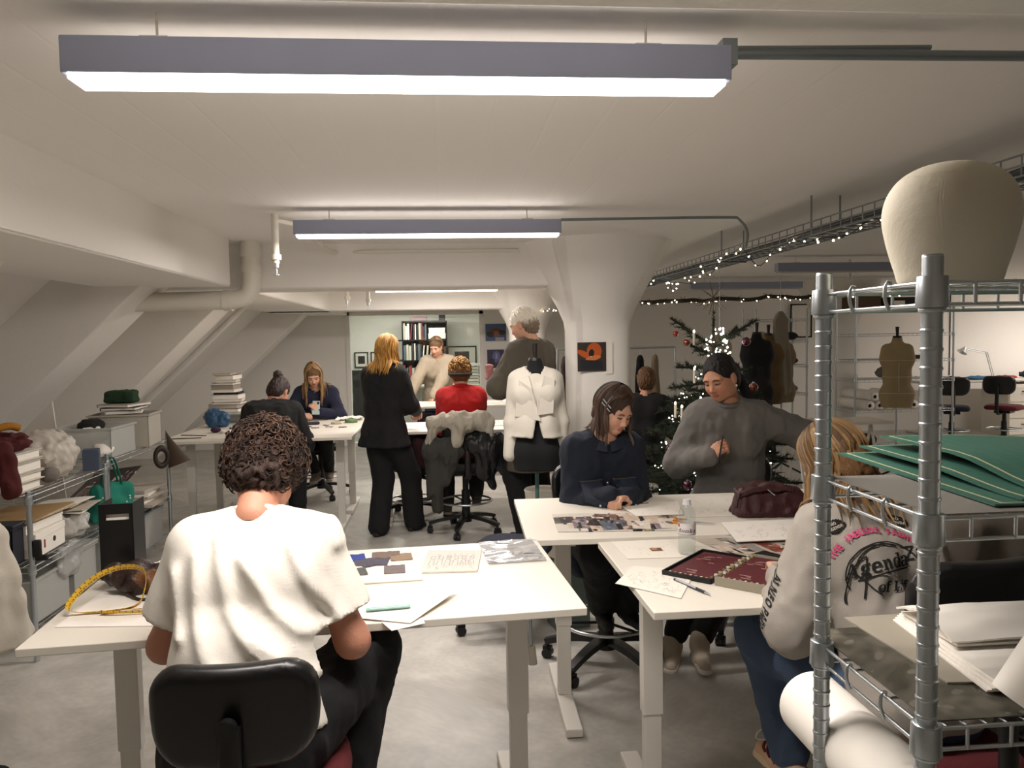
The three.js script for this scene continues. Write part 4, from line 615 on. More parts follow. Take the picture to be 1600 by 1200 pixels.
// the hunched person with the bun
person({ label: 'person in black hunched over the far table, dark red hair in a bun', pos: [-1.42, 0, -6.36], turn: Math.PI, h: 1.7, cell: 0.015, pelvis: [0, 0.66, -0.05], lean: 0.52, head: { pitch: 0.75, yaw: -0.35 }, skin: 0xc08a70,
  handL: [0.1, 0.885, 0.44], handR: [-0.12, 0.885, 0.44], poleL: [0.35, -0.8, -0.1], poleR: [-0.35, -0.8, -0.1], footL: [0.18, 0.3, 0.2], footR: [-0.18, 0.3, 0.2],
  dress(K) { K.top('black_jumper', blackCloth, { bag: 0.038, hem: -0.1, amp: 0.009 }); K.trousers(blackTro, { bag: 0.03 }); K.shoes(M.dark); K.hairCap(hm(0x2f1a15), { grow: 0.01, back: true, low: 0.06, ears: true, add: (x, y, z) => dEll(x, y, z, [0.0, 0.2, -0.1], [0.04, 0.036, 0.04]) + 0.005 * n3(x * 40, y * 40, z * 40), mx: [0.13, 0.3, 0.14], mn: [-0.13, -0.04, -0.19] }); } });
// the person behind the Christmas tree
person({ label: 'person in black with light brown hair half hidden behind the Christmas tree', pos: [1.8, 0, -6.95], turn: Math.PI - 0.5, h: 1.66, cell: 0.017, pelvis: [0, 0.56, 0], lean: 0.2, head: { pitch: 0.3, yaw: 0.3 }, skin: skinA,
  handL: [0.15, 0.8, 0.3], handR: [-0.15, 0.8, 0.3], footL: [0.1, 0.08, 0.35], footR: [-0.1, 0.08, 0.35],
  dress(K) { K.top('black_top', blackCloth, { bag: 0.026, hem: -0.05 }); K.trousers(blackTro); K.shoes(M.dark); K.hairCap(hm(0x6b4a2c), { grow: 0.016, back: true, low: 0.05, noise: 0.008 }); } });
stool('black stool of the person behind the Christmas tree', [1.8, 0, -6.95], Math.PI - 0.5, { seat: 0.46, noring: true, noback: true });
// ---------- things on the tables ----------
const Y0 = TH + 0.001;
function sheetAt(name, label, cat, c4, y, m, th = 0.0012, bend, n = 6) {   // c4: far-left, far-right, near-right, near-left in x, z
  const [a, b, c, d] = c4, cx = (a[0] + b[0] + c[0] + d[0]) / 4, cz = (a[1] + b[1] + c[1] + d[1]) / 4;
  const geo = slab((u, v) => { const x = lerp(lerp(d[0], c[0], u), lerp(a[0], b[0], u), v) - cx, z = lerp(lerp(d[1], c[1], u), lerp(a[1], b[1], u), v) - cz; return [x, th / 2 + (bend ? bend(u, v) : 0), z]; }, n, n, th);
  return thing(name, label, cat, geo, m, [cx, y, cz], 0, null, true);
}
const sketch = (bg, n, dense, fn) => printMat(256, 192, (c, w, h) => { c.fillStyle = bg; c.fillRect(0, 0, w, h); c.strokeStyle = 'rgba(70,66,66,0.3)'; c.lineWidth = 1.2; for (let i = 0; i < n; i++) { const x = rr(0.08, 0.92) * w, y = rr(0.15, 0.85) * h; c.beginPath(); c.moveTo(x, y); for (let k = 0; k < dense; k++) c.lineTo(x + rr(-10, 10), y + k * 5 + rr(-3, 3)); c.stroke(); } if (fn) fn(c, w, h); }, 0.75);
const collage = (bg, pal, n, w = 512, h = 160) => printMat(w, h, (c) => { c.fillStyle = bg; c.fillRect(0, 0, w, h);
  const shade = (hex, k) => { const q = new THREE.Color(hex); return '#' + q.offsetHSL(0, 0, k).getHexString(); }, tiles = Math.max(10, Math.round(n / 14));
  for (let i = 0; i < tiles; i++) { const tw = rr(0.11, 0.22) * w, th = rr(0.35, 0.6) * h, x = rr(-0.03, 0.9) * w, y = rr(-0.05, 0.6) * h, base = pal[Math.floor(rnd() * pal.length)];
    c.save(); c.translate(x, y); c.rotate(rr(-0.12, 0.12)); c.beginPath(); c.rect(0, 0, tw, th); c.clip(); c.fillStyle = base; c.fillRect(0, 0, tw, th);
    for (let k = 0; k < 16; k++) { c.fillStyle = shade(rnd() < 0.3 ? pal[Math.floor(rnd() * pal.length)] : base, rr(-0.14, 0.16)); c.beginPath(); c.ellipse(rr(0, tw), rr(0, th), rr(2, tw * 0.22), rr(2, th * 0.16), rr(0, 3), 0, 6.3); c.fill(); }
    if (rnd() < 0.6) { const fx = rr(0.3, 0.7) * tw; c.fillStyle = '#1e1817'; c.fillRect(fx - tw * 0.09, th * 0.4, tw * 0.18, th * 0.6); c.fillStyle = '#b58f78'; c.beginPath(); c.ellipse(fx, th * 0.3, tw * 0.06, th * 0.1, 0, 0, 6.3); c.fill(); }
    c.restore(); if (rnd() < 0.3) { c.fillStyle = '#d9d2c8'; c.fillRect(x, y + th * 0.5, tw * 0.35, th * 0.2); } } }, 0.4);
const photoPal = ['#6b5750', '#a98f7c', '#3a2f2c', '#c9b7a4', '#7d727c', '#5c6470', '#2c2422', '#8d7c58', '#d8cfc2', '#74594c', '#8a6a5c', '#5b5a48'];
{ // front table: fabric swatch board
  const g = group('swatch_board', 'white board with blue and brown fabric swatches beside the man\'s arm', 'board', [-0.24, Y0, -2.73], 4 * DEG);
  part('board', box(0.285, 0.006, 0.35, 0, 0.003, 0, 0.002), M.paper, g);
  const sw = [[-0.1, -0.12, 0.075, 0.07, 0x3a4e9e, 0.1], [0.02, -0.13, 0.085, 0.075, 0x867468, 0], [0.075, -0.095, 0.065, 0.07, 0xa58d74, 0.05], [-0.03, -0.055, 0.1, 0.075, 0x5c5a68, -0.12], [-0.045, -0.045, 0.055, 0.08, 0x5a5560, 0.5], [-0.09, 0.06, 0.075, 0.07, 0x636662, 0.15], [0.05, 0.055, 0.06, 0.075, 0x847a78, 0]];
  for (const [x, z, w0, d0, c, r] of sw) { const w = w0 * 1.2, d = d0 * 1.2; part('swatch', slab((u, v) => [(u - 0.5) * w, 0.0065 + 0.002 * n3(u * 3 + x * 20, v * 3, 1) + 0.0015, (0.5 - v) * d], 8, 8, 0.002).rotateY(r).translate(x, 0.001, z), cloth(c, 0.002), g); }
}
sheetAt('sketch_sheet', 'sheet of fashion line drawings on the front table', 'drawing', [[-0.075, -2.92], [0.125, -2.89], [0.098, -2.635], [-0.1, -2.645]], Y0, sketch('#d9d5cc', 60, 6, (c, w, h) => { c.strokeStyle = '#4c4a48'; for (let i = 0; i < 6; i++) { const x = 30 + i * 36; c.strokeRect(x, 60, 18, 26); c.beginPath(); c.moveTo(x, 95); c.lineTo(x - 4, 140); c.moveTo(x + 18, 95); c.lineTo(x + 22, 140); c.stroke(); } }), 0.005);
{ const g = group('plastic_sleeve', 'shiny clear plastic sleeve holding a white card on the front table', 'sleeve', [0.235, Y0, -2.87], 4 * DEG);
  part('film', slab((u, v) => [(u - 0.5) * 0.21, 0.005 + 0.0022 * n3(u * 2.2, v * 3, 5), (0.5 - v) * 0.3], 20, 20, 0.0006), phys(0xe6e8ea, 0.06, { transmission: 0.55, thickness: 0, clearcoat: 1, clearcoatRoughness: 0.05 }), g);
  part('card', box(0.075, 0.002, 0.06, 0.045, 0.003, 0.04), M.paper, g); part('card_print', box(0.06, 0.001, 0.018, 0.048, 0.0046, 0.05), mat(0x3a3434, 0.6), g); }
sheetAt('paper_sheet', 'blank white paper under the man\'s right arm', 'paper', [[-0.215, -2.5], [0.03, -2.4], [-0.11, -2.165], [-0.3, -2.24]], Y0, M.paper, 0.001, (u, v) => 0.014 * sstep(0.7, 1, u) * v + 0.004);
sheetAt('paper_sheet', 'lower white paper overhanging the front table edge', 'paper', [[-0.3, -2.42], [-0.12, -2.38], [-0.07, -2.17], [-0.16, -2.125]], Y0 - 0.0005, M.paper, 0.001);
{ const g = group('ruler', 'translucent teal ruler beside the man\'s elbow', 'ruler', [-0.18, Y0 + 0.012, -2.28], 0.12); part('blade', box(0.13, 0.002, 0.022, 0, 0, 0), mat(0x6aa296, 0.3), g); part('slot', box(0.11, 0.0024, 0.006, 0, 0.0002, 0), mat(0xa9c9c0, 0.3), g); }
sheetAt('paper_sheet', 'wide white paper under the yellow measuring tape', 'paper', [[-1.12, -2.62], [-0.78, -2.62], [-0.82, -2.25], [-1.12, -2.28]], Y0, M.paper, 0.001);
sheetAt('paper_sheet', 'white paper behind the brown leather at the left of the front table', 'paper', [[-1.06, -2.94], [-0.85, -2.93], [-0.85, -2.7], [-1.1, -2.72]], Y0 + 0.001, M.paper, 0.001);
{ // magazine file
  const g = group('magazine_file', 'black metal magazine file on the left of the front table', 'file box', [-1.13, Y0, -2.8], 0.12), W = 0.105, D = 0.15, t = 0.003, H = 0.26;
  part('front_panel', [span(-W / 2, W / 2, 0, H - 0.055, D / 2 - t, D / 2), span(-W / 2, W / 2, H - 0.035, H, D / 2 - t, D / 2), span(-W / 2, -W / 2 + 0.02, H - 0.055, H - 0.035, D / 2 - t, D / 2), span(W / 2 - 0.012, W / 2, H - 0.055, H - 0.035, D / 2 - t, D / 2)], M.blackp, g);
  for (const s of [-1, 1]) part('side_panel', extr([[-D / 2, 0], [D / 2, 0], [D / 2, H], [-D / 2, H * 0.98]], t).rotateY(-Math.PI / 2).translate(s * W / 2, 0, 0), M.blackp, g);
  part('back_panel', span(-W / 2, W / 2, 0, H * 0.45, -D / 2, -D / 2 + t), M.blackp, g); part('floor_panel', span(-W / 2, W / 2, 0, t, -D / 2, D / 2), M.blackp, g); part('paper_inside', span(-W / 2 + 0.008, W / 2 - 0.008, t, H - 0.03, D / 2 - 0.02, D / 2 - 0.012), M.paper, g);
}
{ // leather piece: a crumpled brown leather item
  const f = (x, y, z) => { let d = dEll(x, y, z, [0, 0.045, 0], [0.075, 0.05, 0.06]); d = smin(d, dEll(x, y, z, [0.1, 0.035, 0.015], [0.09, 0.035, 0.05]), 0.03); d = smin(d, dEll(x, y, z, [-0.07, 0.05, -0.03], [0.06, 0.03, 0.05]), 0.03); d = smin(d, dPrim(LP, x, y, z), 0.02); return Math.max(d + 0.014 * n3(x * 16, y * 16, z * 16), 0.001 - y); };
  const LP = prim([0.12, 0.05, -0.04], [0.22, 0.11, -0.07], 0.03, 0.006); const g = group('leather_piece', 'crumpled dark brown leather under the measuring tape', 'leather', [-1.0, Y0 + 0.002, -2.58]);
  part('hide', tint(nets(f, [-0.18, -0.02, -0.14], [0.28, 0.16, 0.12], 0.006, 0.02), (x, y, z) => x > 0.03 + 0.03 * n3(x * 9, y * 9, z * 9) && y < 0.075 ? lin(0x6a4424) : lin(0x2c1812)), new THREE.MeshPhysicalMaterial({ vertexColors: true, roughness: 0.45, bumpMap: grainB, bumpScale: 0.002 }), g);
  part('strap', tube([[-0.02, 0.01, 0.05], [0.04, 0.004, 0.1], [0.1, 0.004, 0.09], [0.11, 0.01, 0.06]], 0.005, 20, 6), mat(0x2c1812, 0.5), g);
}
{ // measuring tape: ribbon along a curve
  const tex = canvasTex(1024, 32, (c, w, h) => { c.fillStyle = '#e2b62e'; c.fillRect(0, 0, w, h); c.fillStyle = '#1b1812'; for (let i = 0; i < 60; i++) { c.fillRect(i * 17, 0, 2, i % 5 ? 9 : 16); c.font = 'bold 13px sans-serif'; c.fillText(String(i + 1), i * 17 + 3, 28); } });
  const pts = [[0.13, 0.004, 0.1], [0.02, 0.004, 0.095], [-0.11, 0.004, 0.105], [-0.145, 0.018, 0.11], [-0.14, 0.05, 0.05], [-0.1, 0.085, 0.01], [-0.05, 0.1, -0.02], [0.02, 0.103, 0.0], [0.055, 0.09, 0.04], [0.06, 0.05, 0.07], [0.045, 0.015, 0.09], [-0.05, 0.008, 0.12], [0.15, 0.006, 0.115], [0.2, 0.03, 0.06]].map(p => V(...p)), c = new THREE.CatmullRomCurve3(pts);
  const geo = slab((u, v) => { const p = c.getPointAt(u), t = c.getTangentAt(u), fl = sstep(0.03, 0.02, p.y) ; const side = V(0, 1, 0).lerp(V(0, 0, 1), 0.45).cross(t).normalize().multiplyScalar(0.2).add(V(0, 0.5, 0.55)).normalize(); return [p.x + side.x * (v - 0.5) * 0.022, Math.max(0.002, p.y + side.y * (v - 0.5) * 0.022), p.z + side.z * (v - 0.5) * 0.022]; }, 160, 2, 0.0008);
  thing('measuring_tape', 'yellow measuring tape looped over the brown leather', 'tape', geo, new THREE.MeshStandardMaterial({ map: tex, roughness: 0.5 }), [-0.98, Y0 + 0.003, -2.48], 0, null, true);
}
// table 2
sheetAt('photo_collage', 'long strip collage of photographs in front of the woman in denim', 'collage', [[0.47, -3.45], [1.02, -3.42], [0.96, -3.08], [0.45, -3.13]], Y0, collage('#cfc8bd', photoPal, 420), 0.003);
sheetAt('paper_sheet', 'white paper beside the hand of the woman in denim', 'paper', [[0.8, -3.6], [1.1, -3.61], [1.04, -3.34], [0.83, -3.34]], Y0 + 0.004, sketch('#efe9df', 8, 4, (c, w) => { c.fillStyle = '#8a2f35'; c.fillRect(90, 4, 40, 14); }), 0.002);
sheetAt('paper_sheet', 'large pale tracing paper in front of the woman in grey', 'paper', [[1.1, -3.72], [1.5, -3.7], [1.3, -3.28], [1.06, -3.3]], Y0, sketch('#ddd7cb', 24, 5), 0.001);
function handbag() {
  const g = group('handbag', 'dark burgundy leather handbag on the collage table', 'bag', [1.42, Y0, -3.3], -0.1), m = mat(0x3a1316, 0.5, { bumpMap: grainB, bumpScale: 0.002 });
  part('body', nets((x, y, z) => { const t = clamp(y / 0.13); return Math.max(dBox(x, y - 0.06, z, 0.17 - 0.035 * t, 0.065, 0.075 - 0.03 * t, 0.03) * 0.9 + 0.006 * n3(x * 14, y * 14, z * 14), 0.001 - y); }, [-0.2, -0.01, -0.11], [0.2, 0.16, 0.11], 0.007, 0.01), m, g);
  part('flap', nets((x, y, z) => { const p = Math.abs(y - 0.125 + x * x * 1.2 - 0.01 * n3(x * 12, 3, z * 12)) - 0.014; return Math.max(p, dBox(x + 0.03, 0, z, 0.12, 1, 0.065, 0.03)); }, [-0.2, 0.05, -0.1], [0.15, 0.2, 0.1], 0.007, 0.02), m, g);
  part('zip', tube([[-0.12, 0.12, 0.05], [-0.05, 0.135, 0.055], [0.0, 0.1, 0.075]], 0.003, 20, 6), M.steel, g); part('handle', tube([[-0.1, 0.12, 0.0], [-0.15, 0.1, 0.06], [-0.17, 0.05, 0.08]], 0.007, 20, 6), m, g);
}
handbag();
thing('plate', 'white rimmed plate behind the burgundy handbag', 'plate', lathe([[0.001, 0.004], [0.07, 0.004], [0.125, 0.03], [0.13, 0.034], [0.124, 0.036], [0.068, 0.012], [0.001, 0.01]], 40), M.white, [1.66, Y0, -3.55]);
{ const g = group('scissors', 'orange-handled scissors behind the water bottle', 'scissors', [1.03, Y0 + 0.006, -3.19], -0.5); for (const s of [-1, 1]) { const h = part('handle', new THREE.TorusGeometry(0.02, 0.006, 8, 20).scale(1.25, 0.9, 1).rotateX(Math.PI / 2).translate(-0.05, 0, s * 0.02), mat(0xb9791f, 0.45), g); part('blade', extr([[-0.03, s * 0.006], [0.1, s * 0.001], [0.0, s * 0.012]], 0.002).rotateX(-Math.PI / 2).translate(0, 0, 0), M.steel, g); } }
{ const g = group('flower_box', 'dark blue planter with small white flowers behind the plate', 'planter', [1.86, Y0, -3.62], 0.1); part('box', [box(0.16, 0.08, 0.1, 0, 0.04, 0, 0.006)], mat(0x2a3340, 0.6), g); const f = [], l = []; for (let i = 0; i < 46; i++) { const x = rr(-0.07, 0.07), z = rr(-0.04, 0.04), y = rr(0.08, 0.13); f.push(ball(0.007, x, y, z, 1, 0.7, 1, 6, 5)); l.push(bar([x, 0.07, z], [x, y, z], 0.002, 4)); } part('flowers', f, mat(0xb9b5ad, 0.8), g).userData.kind = 'stuff'; part('stems', l, mat(0x29331f, 0.9), g).userData.kind = 'stuff'; }
// table 3
sheetAt('paper_sheet', 'white sheet with a small brown picture left of the water bottle', 'paper', [[0.63, -2.95], [0.86, -2.95], [0.84, -2.7], [0.64, -2.71]], Y0, sketch('#e2dccf', 20, 3, (c, w, h) => { c.fillStyle = '#6b4a30'; c.fillRect(140, 88, 52, 36); c.fillStyle = '#b98f62'; c.fillRect(146, 92, 26, 14); }), 0.0012);
sheetAt('paper_sheet', 'pencil drawing overhanging the left edge of the bottle table', 'drawing', [[0.64, -2.62], [0.83, -2.53], [0.7, -2.27], [0.535, -2.44]], Y0 + 0.001, sketch('#e6e0d4', 70, 4), 0.0012);
{ // open dark red tray case: two halves with cards and slots
  const g = group('card_case', 'open case with dark red printed cards beside the water bottle', 'case', [0.95, Y0, -2.505], -0.75); g.scale.set(0.8, 1, 1.22);
  const card = printMat(256, 256, (c, w, h) => { c.fillStyle = '#561d24'; c.fillRect(0, 0, w, h); c.fillStyle = 'rgba(220,200,190,0.75)'; for (let i = 0; i < 9; i++) c.fillRect(rr(20, 150), rr(20, 230), rr(24, 70), 4); }, 0.45);
  for (const [s, dy] of [[-1, 0.0], [1, 0.012]]) { const h = part('tray', [box(0.215, 0.008 + dy, 0.26, s * 0.116, 0.004 + dy / 2, 0, 0.003), ...[-1, 1].map(q => box(0.215, 0.016 + dy, 0.006, s * 0.116, 0.008 + dy / 2, q * 0.13)), ...[-1, 1].map(q => box(0.006, 0.016 + dy, 0.26, s * 0.116 + q * 0.107, 0.008 + dy / 2, 0))], s < 0 ? M.black : mat(0x8f8878, 0.5), g);
    part('card', slab((u, v) => [s * 0.116 + (u - 0.5) * 0.18, 0.0105 + dy, (0.5 - v) * 0.235], 1, 1, 0.002), card, h, true);
    for (let k = 0; k < 9; k++) part('clip', box(0.012, 0.006, 0.008, s * 0.116 + (s < 0 ? 0.097 : -0.097), 0.014 + dy, -0.11 + k * 0.0275), mat([0xb9a06a, 0xd4cdbd, 0x7b6a52][k % 3], 0.4), h);
    for (let k = 0; k < 8; k++) part('clip', box(0.008, 0.005, 0.012, s * 0.116 - 0.08 + k * 0.023, 0.012 + dy, 0.122), mat([0xd4cdbd, 0xa58a68][k % 2], 0.4), h); }
}
{ const g = group('craft_knife', 'slim dark pen lying on the table in front of the red case', 'pen', [0.765, Y0 + 0.005, -2.36], -1.2); part('barrel', bar([-0.09, 0, 0], [0.06, 0, 0], 0.0048, 10), mat(0x23272e, 0.35), g); part('tip', bar([0.06, 0, 0], [0.085, 0, 0], 0.0046, 10, 0.001), M.steel, g); part('stripe', bar([-0.08, 0.002, 0.001], [0.02, 0.002, 0.001], 0.0042, 8), mat(0xa9adb2, 0.3), g); }
{ // water bottle
  const g = group('water_bottle', 'clear plastic water bottle with a white label', 'bottle', [0.868, Y0, -2.74]);
  part('shell', lathe([[0.001, 0.002], [0.026, 0.002], [0.0305, 0.008], [0.0315, 0.03], [0.0305, 0.034], [0.0315, 0.038], [0.0315, 0.09], [0.0315, 0.14], [0.03, 0.152], [0.022, 0.172], [0.0135, 0.184], [0.0125, 0.19], [0.0125, 0.2]], 36), phys(0xf3f6f6, 0.04, { transmission: 0.96, thickness: 0, ior: 1.35 }), g);
  part('cap', [cyl(0.0145, 0.016, 0, 0.187, 0, 0.0138, 24), cyl(0.0155, 0.004, 0, 0.184, 0, 0.0155, 24)], mat(0xcfcfd0, 0.4), g);
  const lab = printMat(512, 128, (c, w, h) => { c.fillStyle = '#d9d3cf'; c.fillRect(0, 0, w, h); for (const x of [0, 256]) { c.fillStyle = '#9c2434'; c.fillRect(x + 22, 6, 30, 36); c.fillStyle = '#35324a'; c.font = 'italic bold 58px serif'; c.fillText('donka', x + 30, 100); c.fillRect(x, 120, 256, 4); } }, 0.5);
  const lg = new THREE.CylinderGeometry(0.0325, 0.0325, 0.042, 36, 1, true); lg.rotateY(1.3).translate(0, 0.098, 0); part('label', lg, lab, g, true);
}
sheetAt('photo_collage', 'red-brown printed collage right of the water bottle', 'collage', [[0.95, -2.95], [1.38, -2.93], [1.42, -2.7], [1.02, -2.7]], Y0, collage('#b9aea0', ['#7a3a2c', '#a05a44', '#c7b8a8', '#59403a', '#8f8a84', '#d5cdc0', '#6a6f74'], 90, 384, 200), 0.002);
sheetAt('paper_sheet', 'white drawing sheet lying on the red-brown collage', 'paper', [[1.14, -3.13], [1.5, -3.14], [1.36, -2.83], [1.09, -2.83]], Y0 + 0.012, sketch('#e9e3da', 30, 5), 0.003);
{ const g = group('phone', 'black phone lying by the sweatshirt sleeve', 'phone', [1.15, Y0 + 0.001, -2.63], 0.5); part('body', box(0.075, 0.009, 0.15, 0, 0.005, 0, 0.004), M.black, g); part('screen', box(0.068, 0.001, 0.14, 0, 0.0098, 0), M.blackp, g); }
// ---------- right shelving contents ----------
{ const pts = new THREE.SplineCurve([[0.0008, 0], [0.05, 0], [0.07, 0.002], [0.078, 0.025], [0.087, 0.055], [0.094, 0.085], [0.0965, 0.105], [0.095, 0.125], [0.088, 0.146], [0.073, 0.166], [0.05, 0.18], [0.024, 0.187], [0.0008, 0.189]].map(p => new THREE.Vector2(...p))).getPoints(60).map(p => [Math.max(p.x, 0.0006), Math.max(0, p.y)]);
  thing('hat_block', 'large cream egg-shaped form standing on the top wire shelf', 'form', lathe(pts, 48), mat(0xd8d0bb, 0.75, { bumpMap: rep(plasterTex, 4), bumpScale: 0.0006 }), [0.788, 1.7205, -1.16]); }
const matGreen = printMat(512, 512, (c, w, h) => { c.fillStyle = '#2b5a4c'; c.fillRect(0, 0, w, h); for (let i = 0; i < 5000; i++) { c.fillStyle = rnd() < 0.5 ? 'rgba(20,60,52,0.25)' : 'rgba(80,130,112,0.18)'; c.fillRect(rr(0, w), rr(0, h), rr(1, 8), 1); } c.strokeStyle = '#b9b48a'; c.lineWidth = 3; c.strokeRect(10, 10, w - 20, h - 20); c.lineWidth = 1; c.globalAlpha = 0.25; for (let i = 1; i < 20; i++) { c.beginPath(); c.moveTo(10 + i * 25, 10); c.lineTo(10 + i * 25, h - 10); c.moveTo(10, 10 + i * 25); c.lineTo(w - 10, 10 + i * 25); c.stroke(); } }, 0.55);
[[0, 'lowest dark green cutting mat on the wire shelf'], [0.011, 'middle green cutting mat curling up at its end'], [0.026, 'top green cutting mat on the wire shelf']].forEach(([dy, l], i) => { const edge = [0, 0.05, 0.1][i];
  const geo = slab((u, v) => { const x = lerp(0.02 + edge * (1 - v * 0.2), 0.86, u), z = -lerp(0.02 + i * 0.012, 0.52 - i * 0.01, v); return [x + v * 0.03, 0.006 + dy * (0.25 + 0.75 * sstep(0.7, 0.1, u)) * sstep(0.05, 0.5, v) + dy * 0.35, z]; }, 16, 10, 0.003);
  thing('cutting_mat', l, 'cutting mat', geo, matGreen, [0.75, 1.396, -1.005], 0, null, true); });
thing('grey_sheet', 'grey card sheet on the second wire shelf under the green mats', 'sheet', [slab((u, v) => [lerp(0.01, 0.8, u), 0.001, -lerp(0.004, 0.3, v)], 2, 2, 0.002)], mat(0x77746d, 0.55), [0.66, 1.3965, -0.998]);
thing('metal_sheet', 'scuffed dark grey sheet lining the third wire shelf', 'sheet', [slab((u, v) => [lerp(0.012, 0.88, u), 0.001, -lerp(0.012, 0.36, v)], 2, 2, 0.002)], mat(0x716d64, 0.42, { roughnessMap: plasterR, map: rep(noiseTex(256, (u, v) => { const m = 0.75 + 0.18 * tn(u, v, 7) + 0.12 * tn(u, v, 20, 4) + (tn(u, v, 12, 9) > 0.62 ? 0.35 : 0); return [m, m, m * 0.97]; }, true), 1.5) }), [0.656, 1.101, -0.998]);
sheetAt('greyboard', 'sheet of beige greyboard on the third wire shelf', 'board', [[0.75, -1.4], [1.3, -1.42], [1.2, -1.08], [0.765, -1.115]], 1.1035, mat(0x9a9384, 0.85), 0.003);
{ const base = 1.107; for (let k = 0; k < 4; k++) sheetAt('paper_pad', ['lowest large white paper in the stack on the third shelf', 'second large white paper in the stack on the third shelf', 'third large white paper in the stack on the third shelf', 'top large white paper in the stack on the third shelf'][k], 'paper', [[0.83 + k * 0.004, -1.37], [1.4, -1.36], [1.35, -1.06 - k * 0.004], [0.8 + k * 0.006, -1.075 + k * 0.003]], base + k * 0.0035, M.paper, 0.003);
  thing('folded_paper', 'folded white paper bundle on top of the paper stack', 'paper', [slab((u, v) => [lerp(0, 0.5, u), 0.012 + 0.02 * Math.sin(v * 3.1) * (1 - u * 0.4) + 0.003 * n3(u * 4, v * 4, 2), -lerp(0, 0.16, v)], 16, 12, 0.004), slab((u, v) => [lerp(0.01, 0.5, u), 0.004, -lerp(0.0, 0.16, v)], 4, 4, 0.004)], M.paper, [0.83, 1.122, -1.2], 0); }
{ const roll = (name, label, a, b, r) => { const g = group(name, label, 'roll', [0, 0, 0]); const d = A.nrm(A.sub(b, a)), len = A.len(A.sub(b, a)), L = lathe([[r * 0.3, 0], [r, 0], [r, len], [r * 0.3, len], [r * 0.3, 0]], 36); L.applyQuaternion(new THREE.Quaternion().setFromUnitVectors(_up, V(...d))); g.position.set(...a); part('paper', L, M.paper, g); const c = lathe([[r * 0.24, 0.002], [r * 0.3, 0.002], [r * 0.3, len - 0.002], [r * 0.24, len - 0.002], [r * 0.24, 0.002]], 20); c.applyQuaternion(new THREE.Quaternion().setFromUnitVectors(_up, V(...d))); part('core', c, mat(0x8d7a60, 0.8), g); };
  roll('paper_roll', 'thick white paper roll lying below the third shelf near the printed shoe', [0.72, 0.906, -1.47], [0.722, 0.906, -0.93], 0.066);
  roll('paper_roll', 'white paper roll leaning at the front right of the shelving', [0.785, 1.135, -0.955], [1.0, 1.5, -0.92], 0.06); }
const CL = prim([-0.2, 0.3, 0], [-0.26, -0.15, 0.05], 0.07, 0.06);
// grey coat on a stool seen through the shelving
thing('grey_coat', 'grey-brown coat hung beside the printed sweatshirt behind the shelving', 'coat', nets((x, y, z) => { const w = 0.2 + 0.06 * clamp((0.2 - y) / 0.6); let d = dBox(x, y, z, w, 0.36, 0.07, 0.06); d = smin(d, dPrim(CL, x, y, z), 0.04); return d * 0.8 + 0.012 * Math.sin(x * 38 + 2 * n3(x * 3, y * 2, 1)) * sstep(0.3, 0, y) + 0.01 * n3(x * 7, y * 3, z * 7); }, [-0.33, -0.42, -0.15], [0.33, 0.42, 0.15], 0.012, 0.03), cloth(0x6f675c, 0.002), [1.62, 0.78, -2.12], 0.1);
stool('black stool carrying the grey coat behind the shelving', [1.66, 0, -2.3], Math.PI, { seat: 0.42, backUp: 0.2, noring: true });
// ---------- dress form with white jacket ----------
function dressForm(label, pos, ry, o = {}) {
  const g = group('dress_form', label, 'dress form', pos, ry), c = o.mat || cloth(0xa89672, 0.0015), y = o.y || 0.82;
  const pr = [prim([0.07, 0, 0], [-0.07, 0, 0], 0.105), prim([0.05, 0.2, 0], [-0.05, 0.2, 0], 0.082), prim([0.075, 0.4, 0.012], [-0.075, 0.4, 0.012], 0.1), prim([0.1, 0.5, 0], [-0.1, 0.5, 0], 0.065), prim([0, 0.52, 0], [0, 0.64, 0], 0.058, 0.05), prim([0.05, 0, 0], [0.045, 0.2, 0], 0.1, 0.082), prim([-0.05, 0, 0], [-0.045, 0.2, 0], 0.1, 0.082), prim([0.045, 0.2, 0], [0.07, 0.4, 0], 0.082, 0.095), prim([-0.045, 0.2, 0], [-0.07, 0.4, 0], 0.082, 0.095), prim([0.06, -0.12, 0], [0.06, 0, 0], 0.1), prim([-0.06, -0.12, 0], [-0.06, 0, 0], 0.1)];
  const f0 = fieldOf(pr, 0.05), f = (x, yy, z) => Math.max(f0(x, yy, z), -0.14 - yy, yy - 0.63);
  part('torso', nets(f, [-0.24, -0.18, -0.18], [0.24, 0.7, 0.18], 0.012, 0.01).translate(0, y, 0), c, g);
  part('neck_cap', [cyl(0.05, 0.02, 0, y + 0.63, 0, 0.042), cyl(0.014, 0.1, 0, y + 0.65, 0, 0.02)], mat(0x1c1512, 0.5), g);
  part('stand_pole', cyl(0.014, y - 0.16, 0, 0.03, 0), o.pole || M.steel, g);
  for (let k = 0; k < 3; k++) { const a = k * 2.094 + 0.5; part('stand_leg', bar([0, 0.12, 0], [0.24 * Math.sin(a), 0.012, 0.24 * Math.cos(a)], 0.011), M.black, g); }
  if (o.tapes) { for (const yy of [0.2, 0.38, 0.02]) { const p = []; for (let k = 0; k < 28; k++) { const a = k / 28 * 6.2832; p.push(onField(f0, [Math.cos(a) * 0.25, yy, Math.sin(a) * 0.2], A.nrm([Math.cos(a), 0, Math.sin(a)]), 0.001)); } part('style_tape', tube(p, 0.0035, 60, 4, true).translate(0, y, 0), mat(0xcfc3a5, 0.8), g); } part('style_tape', tube([-0.1, 0.05, 0.2, 0.35, 0.48].map(yy => onField(f0, [0, yy, 0.25], [0, 0, 1], 0.001)), 0.0035, 30, 4).translate(0, y, 0), mat(0xcfc3a5, 0.8), g); }
  return [g, f0, y];
}
